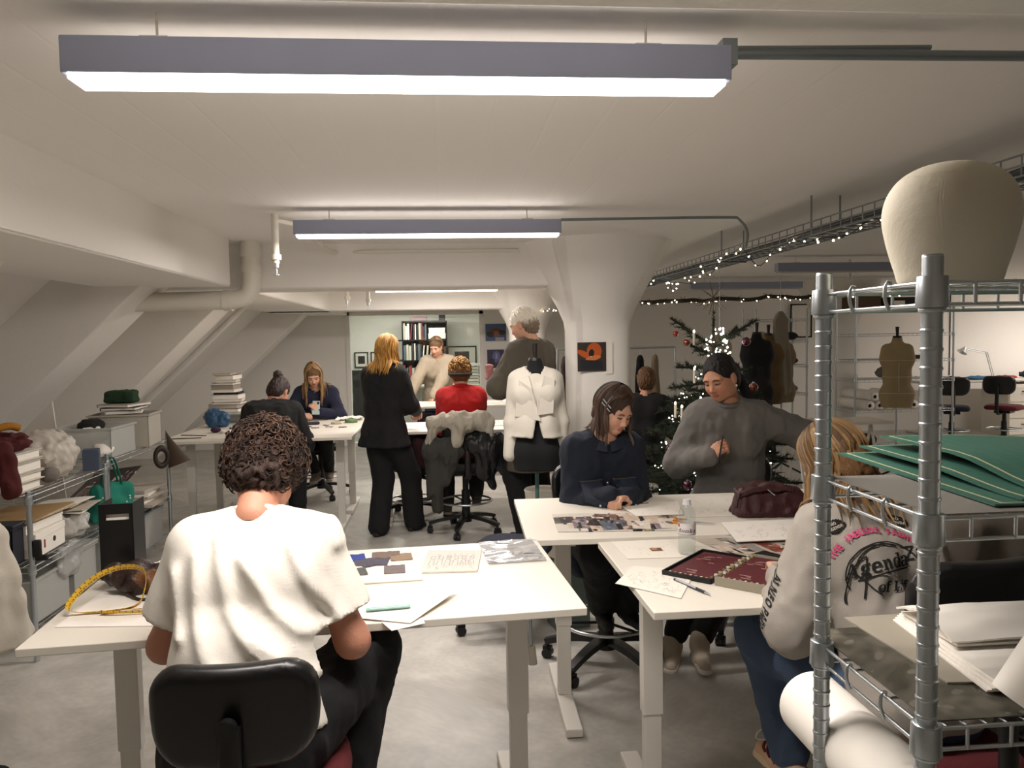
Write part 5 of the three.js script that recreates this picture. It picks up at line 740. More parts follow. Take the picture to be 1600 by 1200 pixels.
{ const [g, f0, y] = dressForm('black dress form wearing a cropped white jacket', [0.635, 0, -5.42], -0.05, { mat: cloth(0x101114), y: 0.86, pole: mat(0x3f6660, 0.5) });
  const jw = phys(0xd6d0c3, 0.85, { bumpMap: weaveB, bumpScale: 0.001 });
  const sl = [prim([0.14, 0.505, 0], [0.178, 0.2, 0.01], 0.05, 0.048), prim([0.178, 0.2, 0.01], [0.175, -0.02, 0.03], 0.048, 0.042), prim([-0.14, 0.505, 0], [-0.178, 0.2, 0.01], 0.05, 0.048), prim([-0.178, 0.2, 0.01], [-0.19, -0.03, 0.03], 0.048, 0.046)];
  const fs = fieldOf(sl, 0.03), fj = (x, yy, z) => { const hem = 0.1 - 0.03 * x; let body = Math.max(f0(x, yy, z) - 0.014 - 0.03 * sstep(0.35, 0.1, yy), hem - yy, yy - 0.59); body = Math.max(body, 0.066 - Math.hypot(x, z - 0.01) - 3 * Math.max(0, 0.5 - yy)); body = Math.max(body, -Math.max(Math.abs(x) - (0.27 - yy) * 0.2, -z, yy - 0.27)); return smin(body, fs(x, yy, z), 0.02) + 0.004 * n3(x * 9, yy * 4, z * 9); };
  const j = part('jacket', nets(fj, [-0.28, -0.17, -0.2], [0.28, 0.62, 0.22], 0.01, 0.03).translate(0, y, 0), jw, g);
  const lapel = (pts, dz) => { const G = extr(pts, 0.008, 0.002); const p = G.attributes.position; for (let i = 0; i < p.count; i++) { const q = onField((a, b, c) => f0(a, b, c) - 0.02 - 0.02 * sstep(0.35, 0.15, b), [p.getX(i), p.getY(i), 0.3], [0, 0, 1], dz); p.setZ(i, q[2] + p.getZ(i)); } G.computeVertexNormals(); return G.translate(0, y, 0); };
  part('lapel', lapel([[0.055, 0.53], [0.125, 0.5], [0.11, 0.27], [0.0, 0.26], [0.0, 0.33]], 0.006), jw, j); part('lapel', lapel([[-0.055, 0.53], [-0.12, 0.5], [-0.15, 0.25], [0.02, 0.22], [0.0, 0.3], [-0.035, 0.44]], 0.002), jw, j);
  part('collar_stand', tube([[-0.055, 0.57, 0.02], [-0.03, 0.5, 0.075], [0.0, 0.475, 0.09], [0.03, 0.5, 0.075], [0.055, 0.57, 0.02], [0.03, 0.59, -0.05], [-0.03, 0.59, -0.05]], 0.01, 40, 8, true).translate(0, y, 0), jw, j);
  part('shirt_front', patch(f0, [0, 0.4, 0.25], [0.06, 0, 0], [0, 0.16, 0], [0, 0, 1], 4, 8, 0.006, 0.004).translate(0, y, 0), jw, j);
}
dressForm('beige linen dress form with pinned tapes in front of the paper rolls', [4.98, 0, -8.2], -0.35, { tapes: true, y: 0.95 });
dressForm('brown dress form beside the black draped form', [3.62, 0, -8.45], 0.2, { y: 1.0, mat: cloth(0x6b5636) });
dressForm('pale dress form partly behind the brown one', [3.95, 0, -8.85], 0.4, { y: 0.98, mat: cloth(0x7a6c54) });
dressForm('black dress form draped in dark cloth beside the Christmas tree', [3.3, 0, -8.0], 0, { y: 1.02, mat: cloth(0x121114) });
thing('black_dress', 'long dark dress draped on the black form', 'dress', nets((x, y, z) => { const t = clamp((0.3 - y) / 1.1), r = 0.1 + 0.1 * t; return (Math.hypot(x / (1 + 0.25 * (1 - t)), z) - r - 0.012 * Math.sin(Math.atan2(z, x) * 9 + y * 3) * t) * 0.8 + Math.max(0, Math.abs(y + 0.2) - 0.5) * 2; }, [-0.26, -0.75, -0.26], [0.26, 0.36, 0.26], 0.014, 0.02), cloth(0x1f1a19), [3.3, 1.0, -8.0]);
const hang = (name, label, pos, w, h, c, ry = 0, ph = 0) => { const g = group(name, label, 'garment', pos, ry); part('cloth', nets((x, y, z) => { const t = clamp(-y / h), ww = w * (0.35 + 0.65 * sstep(0, 0.12, t)); return dBox(x, y + h / 2, z, ww / 2 + 0.02 * Math.sin(y * 7 + ph), h / 2, 0.03 + 0.01 * t, 0.028) * 0.75 + 0.008 * Math.sin(x * 60 + ph + y * 3) * sstep(0.1, 0.6, t); }, [-w, -h - 0.05, -0.1], [w, 0.05, 0.1], 0.014, 0.02), cloth(c), g); part('hanger', name === 'white_gown' ? [bar([0, -0.02, 0], [0, CEIL - pos[1], 0], 0.003, 5), bar([-0.08, -0.03, 0], [0.08, -0.03, 0], 0.006, 6)] : tube([[0, 0, 0], [0, 0.05, 0], [0.015, 0.075, 0], [0.0, 0.09, 0], [-0.015, 0.08, 0]], 0.004, 16, 5), M.steel, g); return g; };
hang('white_gown', 'long pale gown hanging from the garland near the dress forms', [3.76, 1.9, -8.45], 0.22, 0.95, 0x8c8474, 0.2);
hang('white_gown', 'narrow white gown hanging right behind the Christmas tree', [2.75, 1.66, -7.6], 0.22, 1.1, 0xa99f8a, 0, 2);
// garment rails
function rail(label, pos, ry, len, items) { const g = group('garment_rail', label, 'rail', pos, ry); part('rail_bar', bar([-len / 2, 1.5, 0], [len / 2, 1.5, 0], 0.014), M.steel, g); for (const s of [-1, 1]) part('rail_post', [bar([s * len / 2, 0.03, 0], [s * len / 2, 1.5, 0], 0.014), bar([s * len / 2, 0.03, -0.25], [s * len / 2, 0.03, 0.25], 0.014)], M.steel, g); return g; }
rail('clothes rail behind the column and the Christmas tree', [2.15, 0, -9.6], 0, 1.5);
[[0x3a2a2a, 1.05], [0x14141a, 0.7], [0x6a5648, 0.95], [0x8e857a, 0.8], [0x5a3b33, 1.0], [0x12121a, 0.62], [0x83735c, 0.9]].forEach(([c, h], i) => hang('hanging_garment', ['dark brown garment at the left end of the rail', 'short black garment second on the rail', 'tan garment third on the rail', 'light grey garment in the middle of the rail', 'rust coloured garment fifth on the rail', 'small black garment sixth on the rail', 'khaki garment at the right end of the rail'][i], [1.5 + i * 0.19, 1.415, -9.6], 0.24, h, c, 1.1, i));
// ---------- Christmas tree ----------
{ const g = group('christmas_tree', 'Christmas tree with dark needles and white lights between the two women', 'tree', [1.84, 0, -5.2]), br = mat(0x2b2418, 0.9), tw = [], nd = [];
  part('trunk', bar([0, 0, 0], [0, 1.76, 0], 0.035, 10, 0.008), br, g); part('stand', lathe([[0.001, 0], [0.2, 0], [0.2, 0.02], [0.06, 0.05], [0.05, 0.14], [0.001, 0.14]], 24), M.black, g);
  const tips = [], path = [];
  const branch = (y, a, len, up, thick) => { const p = []; for (let k = 0; k <= 6; k++) { const t = k / 6; p.push([Math.sin(a) * len * t, y + up * len * t - 0.12 * len * t * t + 0.06 * len * t ** 3, Math.cos(a) * len * t]); } tw.push(tube(p, thick, 8, 5)); path.push(p); tips.push(p[6], p[4], p[3]);
    for (let k = 1; k < 6; k++) for (const s of [-1, 1]) { const q = p[k], l2 = len * 0.42 * (1 - k / 7.5), aa = a + s * 0.85, e = [q[0] + Math.sin(aa) * l2, q[1] + rr(-0.02, 0.03), q[2] + Math.cos(aa) * l2]; tw.push(bar(q, e, 0.003, 4, 0.002)); path.push([q, A.mix(q, e, 0.5), e]); } };
  for (let i = 0; i < 15; i++) { const y = lerp(0.2, 1.22, i / 14), len = lerp(0.72, 0.34, i / 14), n = 9; for (let k = 0; k < n; k++) branch(y + rr(-0.03, 0.03), k / n * 6.283 + i * 0.9 + rr(-0.15, 0.15), len * rr(0.85, 1.1), rr(-0.05, 0.15), 0.007); }
  for (const [y, a, l, u] of [[1.56, -1.57, 0.3, 0.75], [1.57, 1.5, 0.29, 0.65], [1.55, 1.9, 0.2, 0.8], [1.5, -1.3, 0.18, 0.5], [1.42, -1.6, 0.26, 0.1], [1.4, 1.2, 0.25, 0.1], [1.32, -1.7, 0.3, -0.05], [1.34, 0.2, 0.26, 0.1], [1.36, 3, 0.26, 0.1], [1.3, 1.8, 0.3, 0.0]]) branch(y, a, l, u, 0.008);
  const lead = []; for (let k = 0; k <= 6; k++) lead.push([0, lerp(1.45, 1.8, k / 6), 0]); path.push(lead);
  part('branches', tw, br, g);
  let cnt = 0; const ms = [], m4 = new THREE.Matrix4(), q4 = new THREE.Quaternion(), seg = [];
  for (const p of path) for (let k = 0; k < p.length - 1; k++) seg.push([p[k], p[k + 1]]);
  for (const [a, b] of seg) { const L = A.len(A.sub(b, a)), n = Math.ceil(L * 380); const d = V(...A.nrm(A.sub(b, a))); for (let k = 0; k < n; k++) { const t = rnd(), p = A.mix(a, b, t), dir = V(rr(-1, 1), rr(-0.5, 1), rr(-1, 1)).normalize().multiplyScalar(0.9).add(d.clone().multiplyScalar(0.8)).normalize(); q4.setFromUnitVectors(_up, dir); ms.push(new THREE.Matrix4().compose(V(...p), q4.clone(), V(1, rr(0.7, 1.2), 1))); } }
  const im = new THREE.InstancedMesh(new THREE.ConeGeometry(0.0026, 0.04, 4).translate(0, 0.018, 0), mat(0x1e2c18, 0.75), ms.length); ms.forEach((m, i) => im.setMatrixAt(i, m)); im.name = 'needles'; im.castShadow = im.receiveShadow = true; im.userData = { kind: 'stuff' }; g.add(im);
  // spiral of lights
  const pts = []; for (let k = 0; k < 150; k++) { const t = k / 149, y = lerp(0.25, 1.62, t), R = lerp(0.62, 0.06, Math.pow(t, 0.9)) * (y > 1.25 ? 0.8 : 1), a = t * 50; pts.push([Math.sin(a) * R + rr(-0.03, 0.03), y + rr(-0.03, 0.03), Math.cos(a) * R + rr(-0.03, 0.03)]); }
  const cool = new THREE.MeshStandardMaterial({ color: 0xffffff, emissive: new THREE.Color().setRGB(1, 0.93, 0.8), emissiveIntensity: 9 });
  const ls = group('light_string', 'dense string of white lights wound round the Christmas tree', 'fairy lights', [1.84, 0, -5.2]); part('wire', tube(pts, 0.002, 500, 4), wireMat, ls);
  const c = new THREE.CatmullRomCurve3(pts.map(p => V(...p))), b = []; for (let k = 0; k < 340; k++) { const p = c.getPointAt(rnd()); b.push(new THREE.IcosahedronGeometry(rr(0.003, 0.0055), 1).translate(p.x + rr(-0.02, 0.02), p.y + rr(-0.02, 0.02), p.z + rr(-0.02, 0.02))); } for (let k = 0; k < 46; k++) { const y = rr(1.42, 1.7), a = rr(0, 6.28), R = 0.07 * rr(0.4, 1.2); b.push(new THREE.IcosahedronGeometry(rr(0.005, 0.009), 1).translate(Math.sin(a) * R + 0.03, y, Math.cos(a) * R)); }
  part('bulbs', b, cool, ls).userData.kind = 'stuff';
  // star of straw
  const st = []; for (let k = 0; k < 26; k++) { const d = A.nrm([rr(-1, 1), rr(-1, 1), rr(-0.6, 0.6)]); st.push(bar([0, 0, 0], [d[0] * 0.12, d[1] * 0.12, d[2] * 0.12], 0.003, 4, 0.001)); } thing('straw_star', 'spiky straw star on top of the Christmas tree', 'star', st, mat(0x6a6252, 0.7), [1.84, 1.9, -5.2]);
  const orn = (c, pos, r, l) => { const o = group('bauble', l, 'bauble', pos); part('ball', ball(r, 0, 0, 0, 1, 1, 1, 20, 14), phys(c, 0.15, { metalness: 0.4, clearcoat: 1 }), o); part('cap', cyl(r * 0.25, r * 0.25, 0, r * 0.92, 0), M.steel, o); };
  const at5 = [[0x5a1530, [2.03, 1.6, -5.1], 0.03, 'purple bauble high on the right of the tree'], [0x8c3a2a, [1.62, 1.6, -5.1], 0.025, 'copper bauble high on the left of the tree'], [0x4a1024, [1.43, 0.92, -4.85], 0.03, 'dark red bauble low on the left of the tree'], [0x561238, [1.52, 0.7, -4.78], 0.03, 'wine red bauble below the dark red one'], [0xb98f45, [1.56, 0.98, -4.76], 0.028, 'gold bauble on the left side of the tree'], [0xc4bfb2, [1.62, 0.95, -4.74], 0.026, 'silver bauble beside the gold one'], [0x9a2018, [1.56, 1.66, -5.15], 0.02, 'small red bauble at the upper left branch'], [0x6a2a14, [2.02, 1.3, -4.95], 0.03, 'brown bauble behind the grey woman\'s hair'], [0xd0cbc0, [2.25, 0.62, -4.85], 0.035, 'silver bauble on the low right branch']];
  for (const [c2, p, r, l] of at5) orn(c2, p, r, l);
  const cm = mat(0xe4dcc8, 0.5); [[1.67, 1.58, -5.1], [1.48, 1.12, -4.9], [1.51, 1.1, -4.86], [1.6, 1.16, -4.76], [1.6, 1.34, -4.88], [1.46, 0.8, -4.8], [1.9, 1.2, -4.75]].forEach((p, i) => { const o = group('tree_candle', ['electric candle on the upper left branch', 'left of the paired candles on the tree', 'right of the paired candles on the tree', 'candle above the paired candles on the tree', 'candle at mid height left of the trunk', 'lowest candle on the left of the tree', 'candle behind the grey woman\'s cheek'][i], 'candle', p); part('candle', cyl(0.008, 0.085, 0, 0, 0), cm, o); part('flame', ball(0.006, 0, 0.093, 0, 1, 1.7, 1), bulbMat, o); });
}
// ---------- left shelving contents ----------
const bin = (label, pos, w, h, d, ry = 0, lid, c = M.frost) => { const g = group('storage_bin', label, 'bin', pos, ry); const t = 0.004; part('bin_body', [span(-w / 2, w / 2, 0, t, -d / 2, d / 2), span(-w / 2, w / 2, 0, h, d / 2 - t, d / 2), span(-w / 2, w / 2, 0, h, -d / 2, -d / 2 + t), span(-w / 2, -w / 2 + t, 0, h, -d / 2, d / 2), span(w / 2 - t, w / 2, 0, h, -d / 2, d / 2)], c, g); part('rim', [span(-w / 2 - 0.012, w / 2 + 0.012, h - 0.012, h, d / 2 - 0.002, d / 2 + 0.012), span(-w / 2 - 0.012, w / 2 + 0.012, h - 0.012, h, -d / 2 - 0.012, -d / 2 + 0.002), span(-w / 2 - 0.012, -w / 2 + 0.002, h - 0.012, h, -d / 2, d / 2), span(w / 2 - 0.002, w / 2 + 0.012, h - 0.012, h, -d / 2, d / 2)], c, g); if (lid) part('lid', box(w + 0.03, 0.015, d + 0.03, 0, h + 0.008, 0, 0.006), mat(lid, 0.5), g); return g; };
const lump = (label, name, cat, pos, r, amp, c, o = {}) => thing(name, label, cat, nets((x, y, z) => Math.max(dEll(x, y, z, [0, r[1] * 0.8, 0], r) + amp * 0.6 * Math.abs(n3(x * 6, y * 6, z * 6)) * 2 + amp * 0.6 * n3(x * (o.f || 14), y * (o.f || 14), z * (o.f || 14)) + amp * 0.2 * n3(x * 30, y * 30, z * 30), 0.001 - y), [-r[0] * 1.5, -0.01, -r[2] * 1.5], [r[0] * 1.5, r[1] * 2.6, r[2] * 1.5], o.cell || 0.01, amp * 2), c, pos, o.ry || 0);
const S1 = 0.876, S1m = 0.506;
bin('clear bin of odds and ends low on the left shelving', [-2.4, 0.156, -4.5], 0.36, 0.24, 0.42); lump('rumpled grey cloth inside the low clear bin', 'cloth_pile', 'cloth', [-2.4, 0.162, -4.5], [0.12, 0.1, 0.14], 0.02, cloth(0x75736e));
bin('second clear bin low on the left shelving, further back', [-2.4, 0.156, -4.92], 0.36, 0.26, 0.3, 0, 0xbdbcb6);
const boxWhite = (label, pos, w, h, d, ry, deco) => { const g = group('white_box', label, 'box', pos, ry); part('box_body', box(w, h, d, 0, h / 2, 0, 0.003), M.paper, g); part('lid', box(w + 0.006, h * 0.3, d + 0.006, 0, h * 0.86, 0, 0.003), M.paper, g); if (deco) { part('mark', box(0.002, 0.045, 0.014, w / 2 + 0.002, h * 0.45, 0.08), mat(0x8e2b2a, 0.6), g); part('hole', new THREE.CylinderGeometry(0.015, 0.015, 0.003, 18).rotateZ(Math.PI / 2).translate(w / 2 + 0.002, h * 0.45, -0.04), mat(0x2c2220, 0.7), g); } };
boxWhite('white box file with a red mark and finger hole on the left shelving', [-2.4, S1m, -4.52], 0.36, 0.13, 0.36, 0.05, 1); boxWhite('flat white box on top of the marked box file', [-2.41, S1m + 0.134, -4.52], 0.34, 0.05, 0.37, -0.04);
[['beige folder lying on the flat white box', 0xb9a784], ['cream folder lying on the beige folder', 0xd2c8b2], ['brown card folder topmost of the stack', 0xa9895c]].forEach(([l, c], i) => thing('folder', l, 'folder', slab((u, v) => [(u - 0.5) * 0.36 + 0.02 * v, 0.003 + 0.012 * u * u, (0.5 - v) * 0.5], 6, 6, 0.004), mat(c, 0.8), [-2.4, S1m + 0.187 + i * 0.006, -4.56], 0.04 * i));
bin('dark blue box at the left end of the shelving', [-2.41, S1m, -4.27], 0.3, 0.2, 0.11, 0, 0x1b2030, mat(0x171b29, 0.5));
lump('crumpled white plastic bag hanging over the shelf edge', 'plastic_bag', 'bag', [-2.3, S1m, -4.86], [0.14, 0.1, 0.15], 0.03, phys(0xd9d6cf, 0.35, { transmission: 0.35, thickness: 0 }));
[['lowest white binder in the stack on the top left shelf', 0.05, 0xcfc9bc], ['second white binder in the stack on the top left shelf', 0.045, 0xd6d0c2], ['third white binder in the stack on the top left shelf', 0.06, 0xbdb7aa], ['topmost white binder under the red cloth', 0.05, 0xd9d4c8]].reduce((y, [l, h, c], i) => { const g = group('binder', l, 'binder', [-2.4 + rr(-0.02, 0.02), y, -4.38 + rr(-0.02, 0.02)], rr(-0.08, 0.08)); part('cover', [box(0.32, 0.004, 0.27, 0, 0.002, 0), box(0.32, 0.004, 0.27, 0, h - 0.002, 0), box(0.004, h, 0.27, -0.158, h / 2, 0)], mat(c, 0.6), g); part('pages', box(0.29, h - 0.01, 0.25, 0, h / 2, 0), M.paper, g); return y + h + 0.002; }, S1);
lump('dark red garment with yellow trim thrown on the binders', 'red_garment', 'garment', [-2.42, S1 + 0.215, -4.35], [0.2, 0.06, 0.2], 0.03, cloth(0x4a1014), { f: 10 }); thing('red_garment', 'sleeve of the dark red garment hanging over the binders', 'garment', nets((x, y, z) => dPrim(prim([0, 0, 0], [0.04, -0.2, 0.02], 0.05, 0.045), x, y, z) + 0.012 * n3(x * 14, y * 8, z * 14), [-0.1, -0.28, -0.1], [0.14, 0.09, 0.12], 0.01, 0.01), cloth(0x47100f), [-2.26, S1 + 0.24, -4.18]);
thing('yellow_trim', 'yellow-orange strip across the dark red garment', 'trim', tube([[0, 0, 0], [0.06, 0.02, -0.04], [0.12, 0.035, -0.1], [0.15, 0.02, -0.14]], 0.02, 20, 8), cloth(0xa9701c), [-2.42, S1 + 0.32, -4.22]);
lump('white crumpled tissue and plastic on the top left shelf', 'plastic_bag', 'bag', [-2.36, S1, -4.8], [0.17, 0.16, 0.2], 0.02, phys(0xd8d0c4, 0.5, { transmission: 0.3, thickness: 0 }));
thing('blue_box', 'small blue-grey carton on the top left shelf', 'box', [box(0.09, 0.13, 0.09, 0, 0.065, 0, 0.003), box(0.092, 0.03, 0.092, 0, 0.1, 0)], mat(0x3e4a5c, 0.6), [-2.2, S1, -5.03], 0.3);
thing('foam_board', 'large white board leaning behind the left shelving', 'board', extr([[-0.3, 0], [0.42, 0], [0.3, 1.37], [-0.0, 1.34], [-0.3, 1.12]], 0.012, 0.002), M.paper, [-3.36, 0.004, -6.35], 0);
{ const g = group('tote_bag', 'teal shopping bag hanging from the left shelving', 'bag', [-2.19, 0.5, -5.27], 0.95), tm = cloth(0x1f7a68); part('bag_body', nets((x, y, z) => dBox(x, y - 0.12, z, 0.15 - 0.02 * y, 0.13, 0.05 * (1.2 - y * 2), 0.04) * 0.85 + 0.012 * n3(x * 9, y * 9, z * 9), [-0.2, -0.05, -0.12], [0.2, 0.3, 0.12], 0.01, 0.02), tm, g); for (const s of [-1, 1]) part('strap', slab((u, v) => { const a = u * Math.PI; return [-Math.cos(a) * 0.06 * (1 - 0.4 * Math.sin(a)), 0.23 + Math.sin(a) * 0.19, s * 0.02 + (v - 0.5) * 0.02]; }, 20, 1, 0.003), tm, g); for (let i = 0; i < 9; i++) part('dot', ball(0.006, rr(-0.1, 0.1), rr(0.06, 0.2), 0.058, 1, 1, 0.4, 8, 6), mat(0xd8d8cc, 0.8), g); }
const S2 = 0.906;
bin('tall clear bin on the second shelving', [-2.38, S2, -5.5], 0.38, 0.2, 0.4, 0, null); lump('white paper scraps filling the tall clear bin', 'paper_scraps', 'paper', [-2.38, S2 + 0.006, -5.5], [0.14, 0.1, 0.14], 0.03, M.paper); bin('pale grey bin with sloping side on the second shelving', [-2.36, S2, -5.98], 0.4, 0.24, 0.34, 0.1, null, mat(0xb3aea1, 0.6));
[['white book lying on the pale grey bin', 0xd9d2c4, 0], ['dark notebook lying on the white book', 0x2a2422, 1], ['grey book lying on the dark notebook', 0xa9a296, 2]].forEach(([l, c, i]) => { const g = group('book', l, 'book', [-2.36, S2 + 0.245 + i * 0.024, -5.98], 0.3 - i * 0.25); part('cover', [box(0.24, 0.003, 0.3, 0, 0.0015, 0), box(0.24, 0.003, 0.3, 0, 0.0195, 0), box(0.003, 0.021, 0.3, -0.12, 0.0105, 0)], mat(c, 0.6), g); part('pages', box(0.23, 0.016, 0.29, 0, 0.0105, 0), M.paper, g); });
thing('green_pouch', 'dark green pouch on top of the books by the roof rib', 'pouch', nets((x, y, z) => Math.max(dBox(x, y - 0.04, z, 0.11, 0.05, 0.07, 0.03) + 0.008 * n3(x * 14, y * 14, z * 14), 0.001 - y), [-0.15, -0.01, -0.1], [0.15, 0.13, 0.1], 0.01, 0.01), cloth(0x1f3a22), [-2.38, S2 + 0.318, -5.98]);
sheetAt('photo_collage', 'dark photo collage board slanting on the lower left shelving', 'collage', [[-2.5, -5.8], [-2.2, -5.82], [-2.2, -5.3], [-2.5, -5.3]], 0.62, collage('#3a332f', ['#1c1817', '#6b5f58', '#a89c90', '#c9c0b4', '#45393a'], 50, 256, 160), 0.006, (u, v) => 0.12 * v + 0.03 * u);
for (let i = 0; i < 5; i++) sheetAt('paper_stack', ['lowest paper bundle on the second shelving', 'second paper bundle on the second shelving', 'third paper bundle on the second shelving', 'fourth paper bundle on the second shelving', 'top paper bundle on the second shelving'][i], 'paper', [[-2.52 + rr(-0.03, 0.03), -6.2], [-2.2 + rr(-0.03, 0.05), -6.2 + rr(-0.03, 0.03)], [-2.18 + rr(-0.03, 0.04), -5.85], [-2.52, -5.84 + rr(-0.03, 0.03)]], 0.456 + 0.026 * i, i % 2 ? M.paper : mat(0xb6aea0, 0.8), 0.022);
bin('clear lidded bin at the bottom of the second shelving', [-2.38, 0.156, -5.95], 0.38, 0.24, 0.4, 0, 0x8e928f); bin('low open clear bin behind the teal bag', [-2.38, 0.156, -5.45], 0.36, 0.2, 0.36, 0, null);
thing('leather_cone', 'brown leather cone-shaped piece hanging at the end of the second shelving', 'leather', [lathe([[0.001, 0.28], [0.02, 0.2], [0.055, 0.1], [0.09, 0.0], [0.086, 0.0], [0.05, 0.1], [0.001, 0.2]], 20).scale(1, 1, 0.5).rotateZ(0.35)], mat(0x4a3a2c, 0.7), [-2.06, 0.72, -6.2]);
thing('leather_strap', 'dark strap ring hanging beside the leather cone', 'strap', new THREE.TorusGeometry(0.055, 0.02, 8, 24).scale(0.8, 1.2, 1).rotateY(0.6), mat(0x2c231d, 0.6), [-2.14, 0.8, -6.05]);
// more clutter on the left shelving
lump('small crumpled white tissue in front of the clear bin', 'tissue', 'tissue', [-2.25, S2, -5.32], [0.07, 0.06, 0.08], 0.02, M.paper);
lump('black knitted hat lying in the clear bin', 'knit_hat', 'hat', [-2.44, S2 + 0.15, -5.6], [0.09, 0.05, 0.1], 0.012, cloth(0x18181a));
lump('grey wool ball at the end of the top left shelf', 'wool_ball', 'wool', [-2.25, S1, -4.62], [0.05, 0.05, 0.05], 0.006, cloth(0x77716a));
lump('white plastic packaging under the teal bag', 'plastic_bag', 'bag', [-2.34, 0.456, -5.5], [0.13, 0.07, 0.12], 0.025, phys(0xd4d1ca, 0.35, { transmission: 0.3, thickness: 0 }));
lump('clear plastic wrap hanging from the lower left shelf', 'plastic_wrap', 'plastic', [-2.22, 0.3, -4.72], [0.05, 0.12, 0.16], 0.025, phys(0xd6d6d2, 0.3, { transmission: 0.5, thickness: 0 }));
for (let i = 0; i < 6; i++) sheetAt('loose_sheet', ['first', 'second', 'third', 'fourth', 'fifth', 'sixth'][i] + ' loose sheet from below, stacked beside the marked box file', 'paper', [[-2.5 + rr(-0.05, 0.03), -5.06], [-2.2 + rr(-0.04, 0.04), -5.05 + rr(-0.03, 0.03)], [-2.17 + rr(-0.05, 0.03), -4.76], [-2.5 + rr(-0.04, 0.04), -4.75]], S1m + 0.15 + 0.008 * i, i % 3 ? M.paper : mat(0xbfb6a6, 0.8), 0.004, (u, v) => 0.01 * Math.sin(u * 3 + i));
thing('black_clamp', 'black clamp hanging on the post of the left shelving', 'clamp', [box(0.04, 0.09, 0.03, 0, 0, 0, 0.008), box(0.06, 0.03, 0.03, 0.02, -0.05, 0, 0.008)], M.black, [-2.13, 0.6, -4.2], 0.2);
// white garment at the left edge
{ const g = group('white_garment', 'white toile garment hanging at the left edge in front of the shelving', 'garment', [-1.78, 0.98, -3.05], 0.5); part('cloth', nets((x, y, z) => { const t = clamp(-y / 0.95); return (Math.hypot(x * (1 - 0.15 * t), z * 1.25) - lerp(0.09, 0.22, Math.pow(t, 0.6)) - 0.016 * Math.sin(Math.atan2(z, x) * 8 + y * 4 + n3(x * 4, y * 4, z * 4)) * t) * 0.75 + Math.max(0, Math.abs(y + 0.21) - 0.25) * 2 + 0.008 * n3(x * 8, y * 8, z * 8); }, [-0.34, -0.95, -0.3], [0.34, 0.1, 0.3], 0.012, 0.03), phys(0xd2cabb, 0.85, { transmission: 0.2, thickness: 0, bumpMap: weaveB, bumpScale: 0.001 }), g); part('stand_pole', cyl(0.014, 0.95, 0, -0.97, 0), M.steel, g); part('stand_foot', cyl(0.08, 0.015, 0, -0.98, 0), M.black, g); }
// ---------- far left table things ----------
{ let y = Y0; const pal = [0xd9d2c6, 0x2a2020, 0xb9b1a4, 0x5a2a26, 0xe2dccf, 0x8a8276, 0x1e1c1e, 0xcfc6b8, 0x9a9084, 0x33262a, 0xd6cfc2, 0x6e665c, 0xc2b9aa];
  const lab = ['lowest', 'second', 'third', 'fourth', 'fifth', 'sixth', 'seventh', 'eighth', 'ninth', 'tenth', 'eleventh', 'twelfth', 'topmost'];
  pal.forEach((c, i) => { const h = 0.02 + 0.012 * (i % 3), g = group('magazine', lab[i] + ' magazine in the leaning pile by the roof rib', 'magazine', [-2.17 + rr(-0.02, 0.03), y + 0.1, -8.0 + rr(-0.02, 0.02)], rr(-0.15, 0.15), 'magazine pile'); const w = 0.32 - i * 0.012; part('cover', box(w, 0.003, 0.24, 0, h - 0.002, 0), mat(c, 0.5), g); part('pages', box(w - 0.01, h - 0.004, 0.23, 0, h / 2 - 0.002, 0), i % 2 ? M.paper : mat(c, 0.6), g); y += h; });
  thing('crate', 'low clear crate under the magazine pile', 'crate', [span(-0.17, 0.17, 0, 0.006, -0.13, 0.13), span(-0.17, 0.17, 0, 0.098, -0.13, -0.125), span(-0.17, -0.165, 0, 0.098, -0.13, 0.13), span(0.165, 0.17, 0, 0.098, -0.13, 0.13), span(-0.17, 0.17, 0.092, 0.099, -0.13, 0.13)], M.frost, [-2.17, Y0, -8.0]); }
lump('crumpled light blue plastic bag beside the hunched person', 'blue_bag', 'bag', [-2.17, Y0, -7.62], [0.13, 0.1, 0.1], 0.02, phys(0x2f5a80, 0.4, { transmission: 0.2, thickness: 0 }));
const tinyTool = (label, cat, pos, ry, geos, m) => thing(cat.replace(' ', '_'), label, cat, geos, m, pos, ry);
tinyTool('purple pincushion on the left end of the far table', 'pincushion', [-2.05, Y0, -7.15], 0, [ball(0.045, 0, 0.025, 0, 1, 0.6, 1)], cloth(0x3c2440));
tinyTool('white tape roll near the purple pincushion', 'tape roll', [-1.95, Y0, -7.1], 0, [lathe([[0.025, 0], [0.045, 0], [0.045, 0.022], [0.025, 0.022], [0.025, 0]], 24)], M.paper);
tinyTool('dark ruler lying on the left end of the far table', 'ruler', [-2.2, Y0, -6.75], 0.1, [box(0.28, 0.004, 0.03, 0, 0.002, 0)], M.dark); tinyTool('wooden stick lying slanted on the left end of the far table', 'stick', [-2.18, Y0, -6.95], -0.35, [box(0.25, 0.006, 0.016, 0, 0.003, 0)], mat(0x5f4d38, 0.7)); tinyTool('folded dark paper near the hunched person', 'paper', [-1.86, Y0, -6.9], 0.4, [box(0.06, 0.006, 0.1, 0, 0.003, 0)], M.dark);
tinyTool('green tape roll on the right end of the far table', 'tape roll', [-0.92, Y0, -7.72], 0, [lathe([[0.035, 0], [0.062, 0], [0.062, 0.035], [0.035, 0.035], [0.035, 0]], 28)], mat(0x5c7c4e, 0.5));
tinyTool('pale tape roll beside the green one', 'tape roll', [-1.05, Y0, -7.62], 0, [lathe([[0.03, 0], [0.05, 0], [0.05, 0.02], [0.03, 0.02], [0.03, 0]], 28)], mat(0xb3a98c, 0.6));
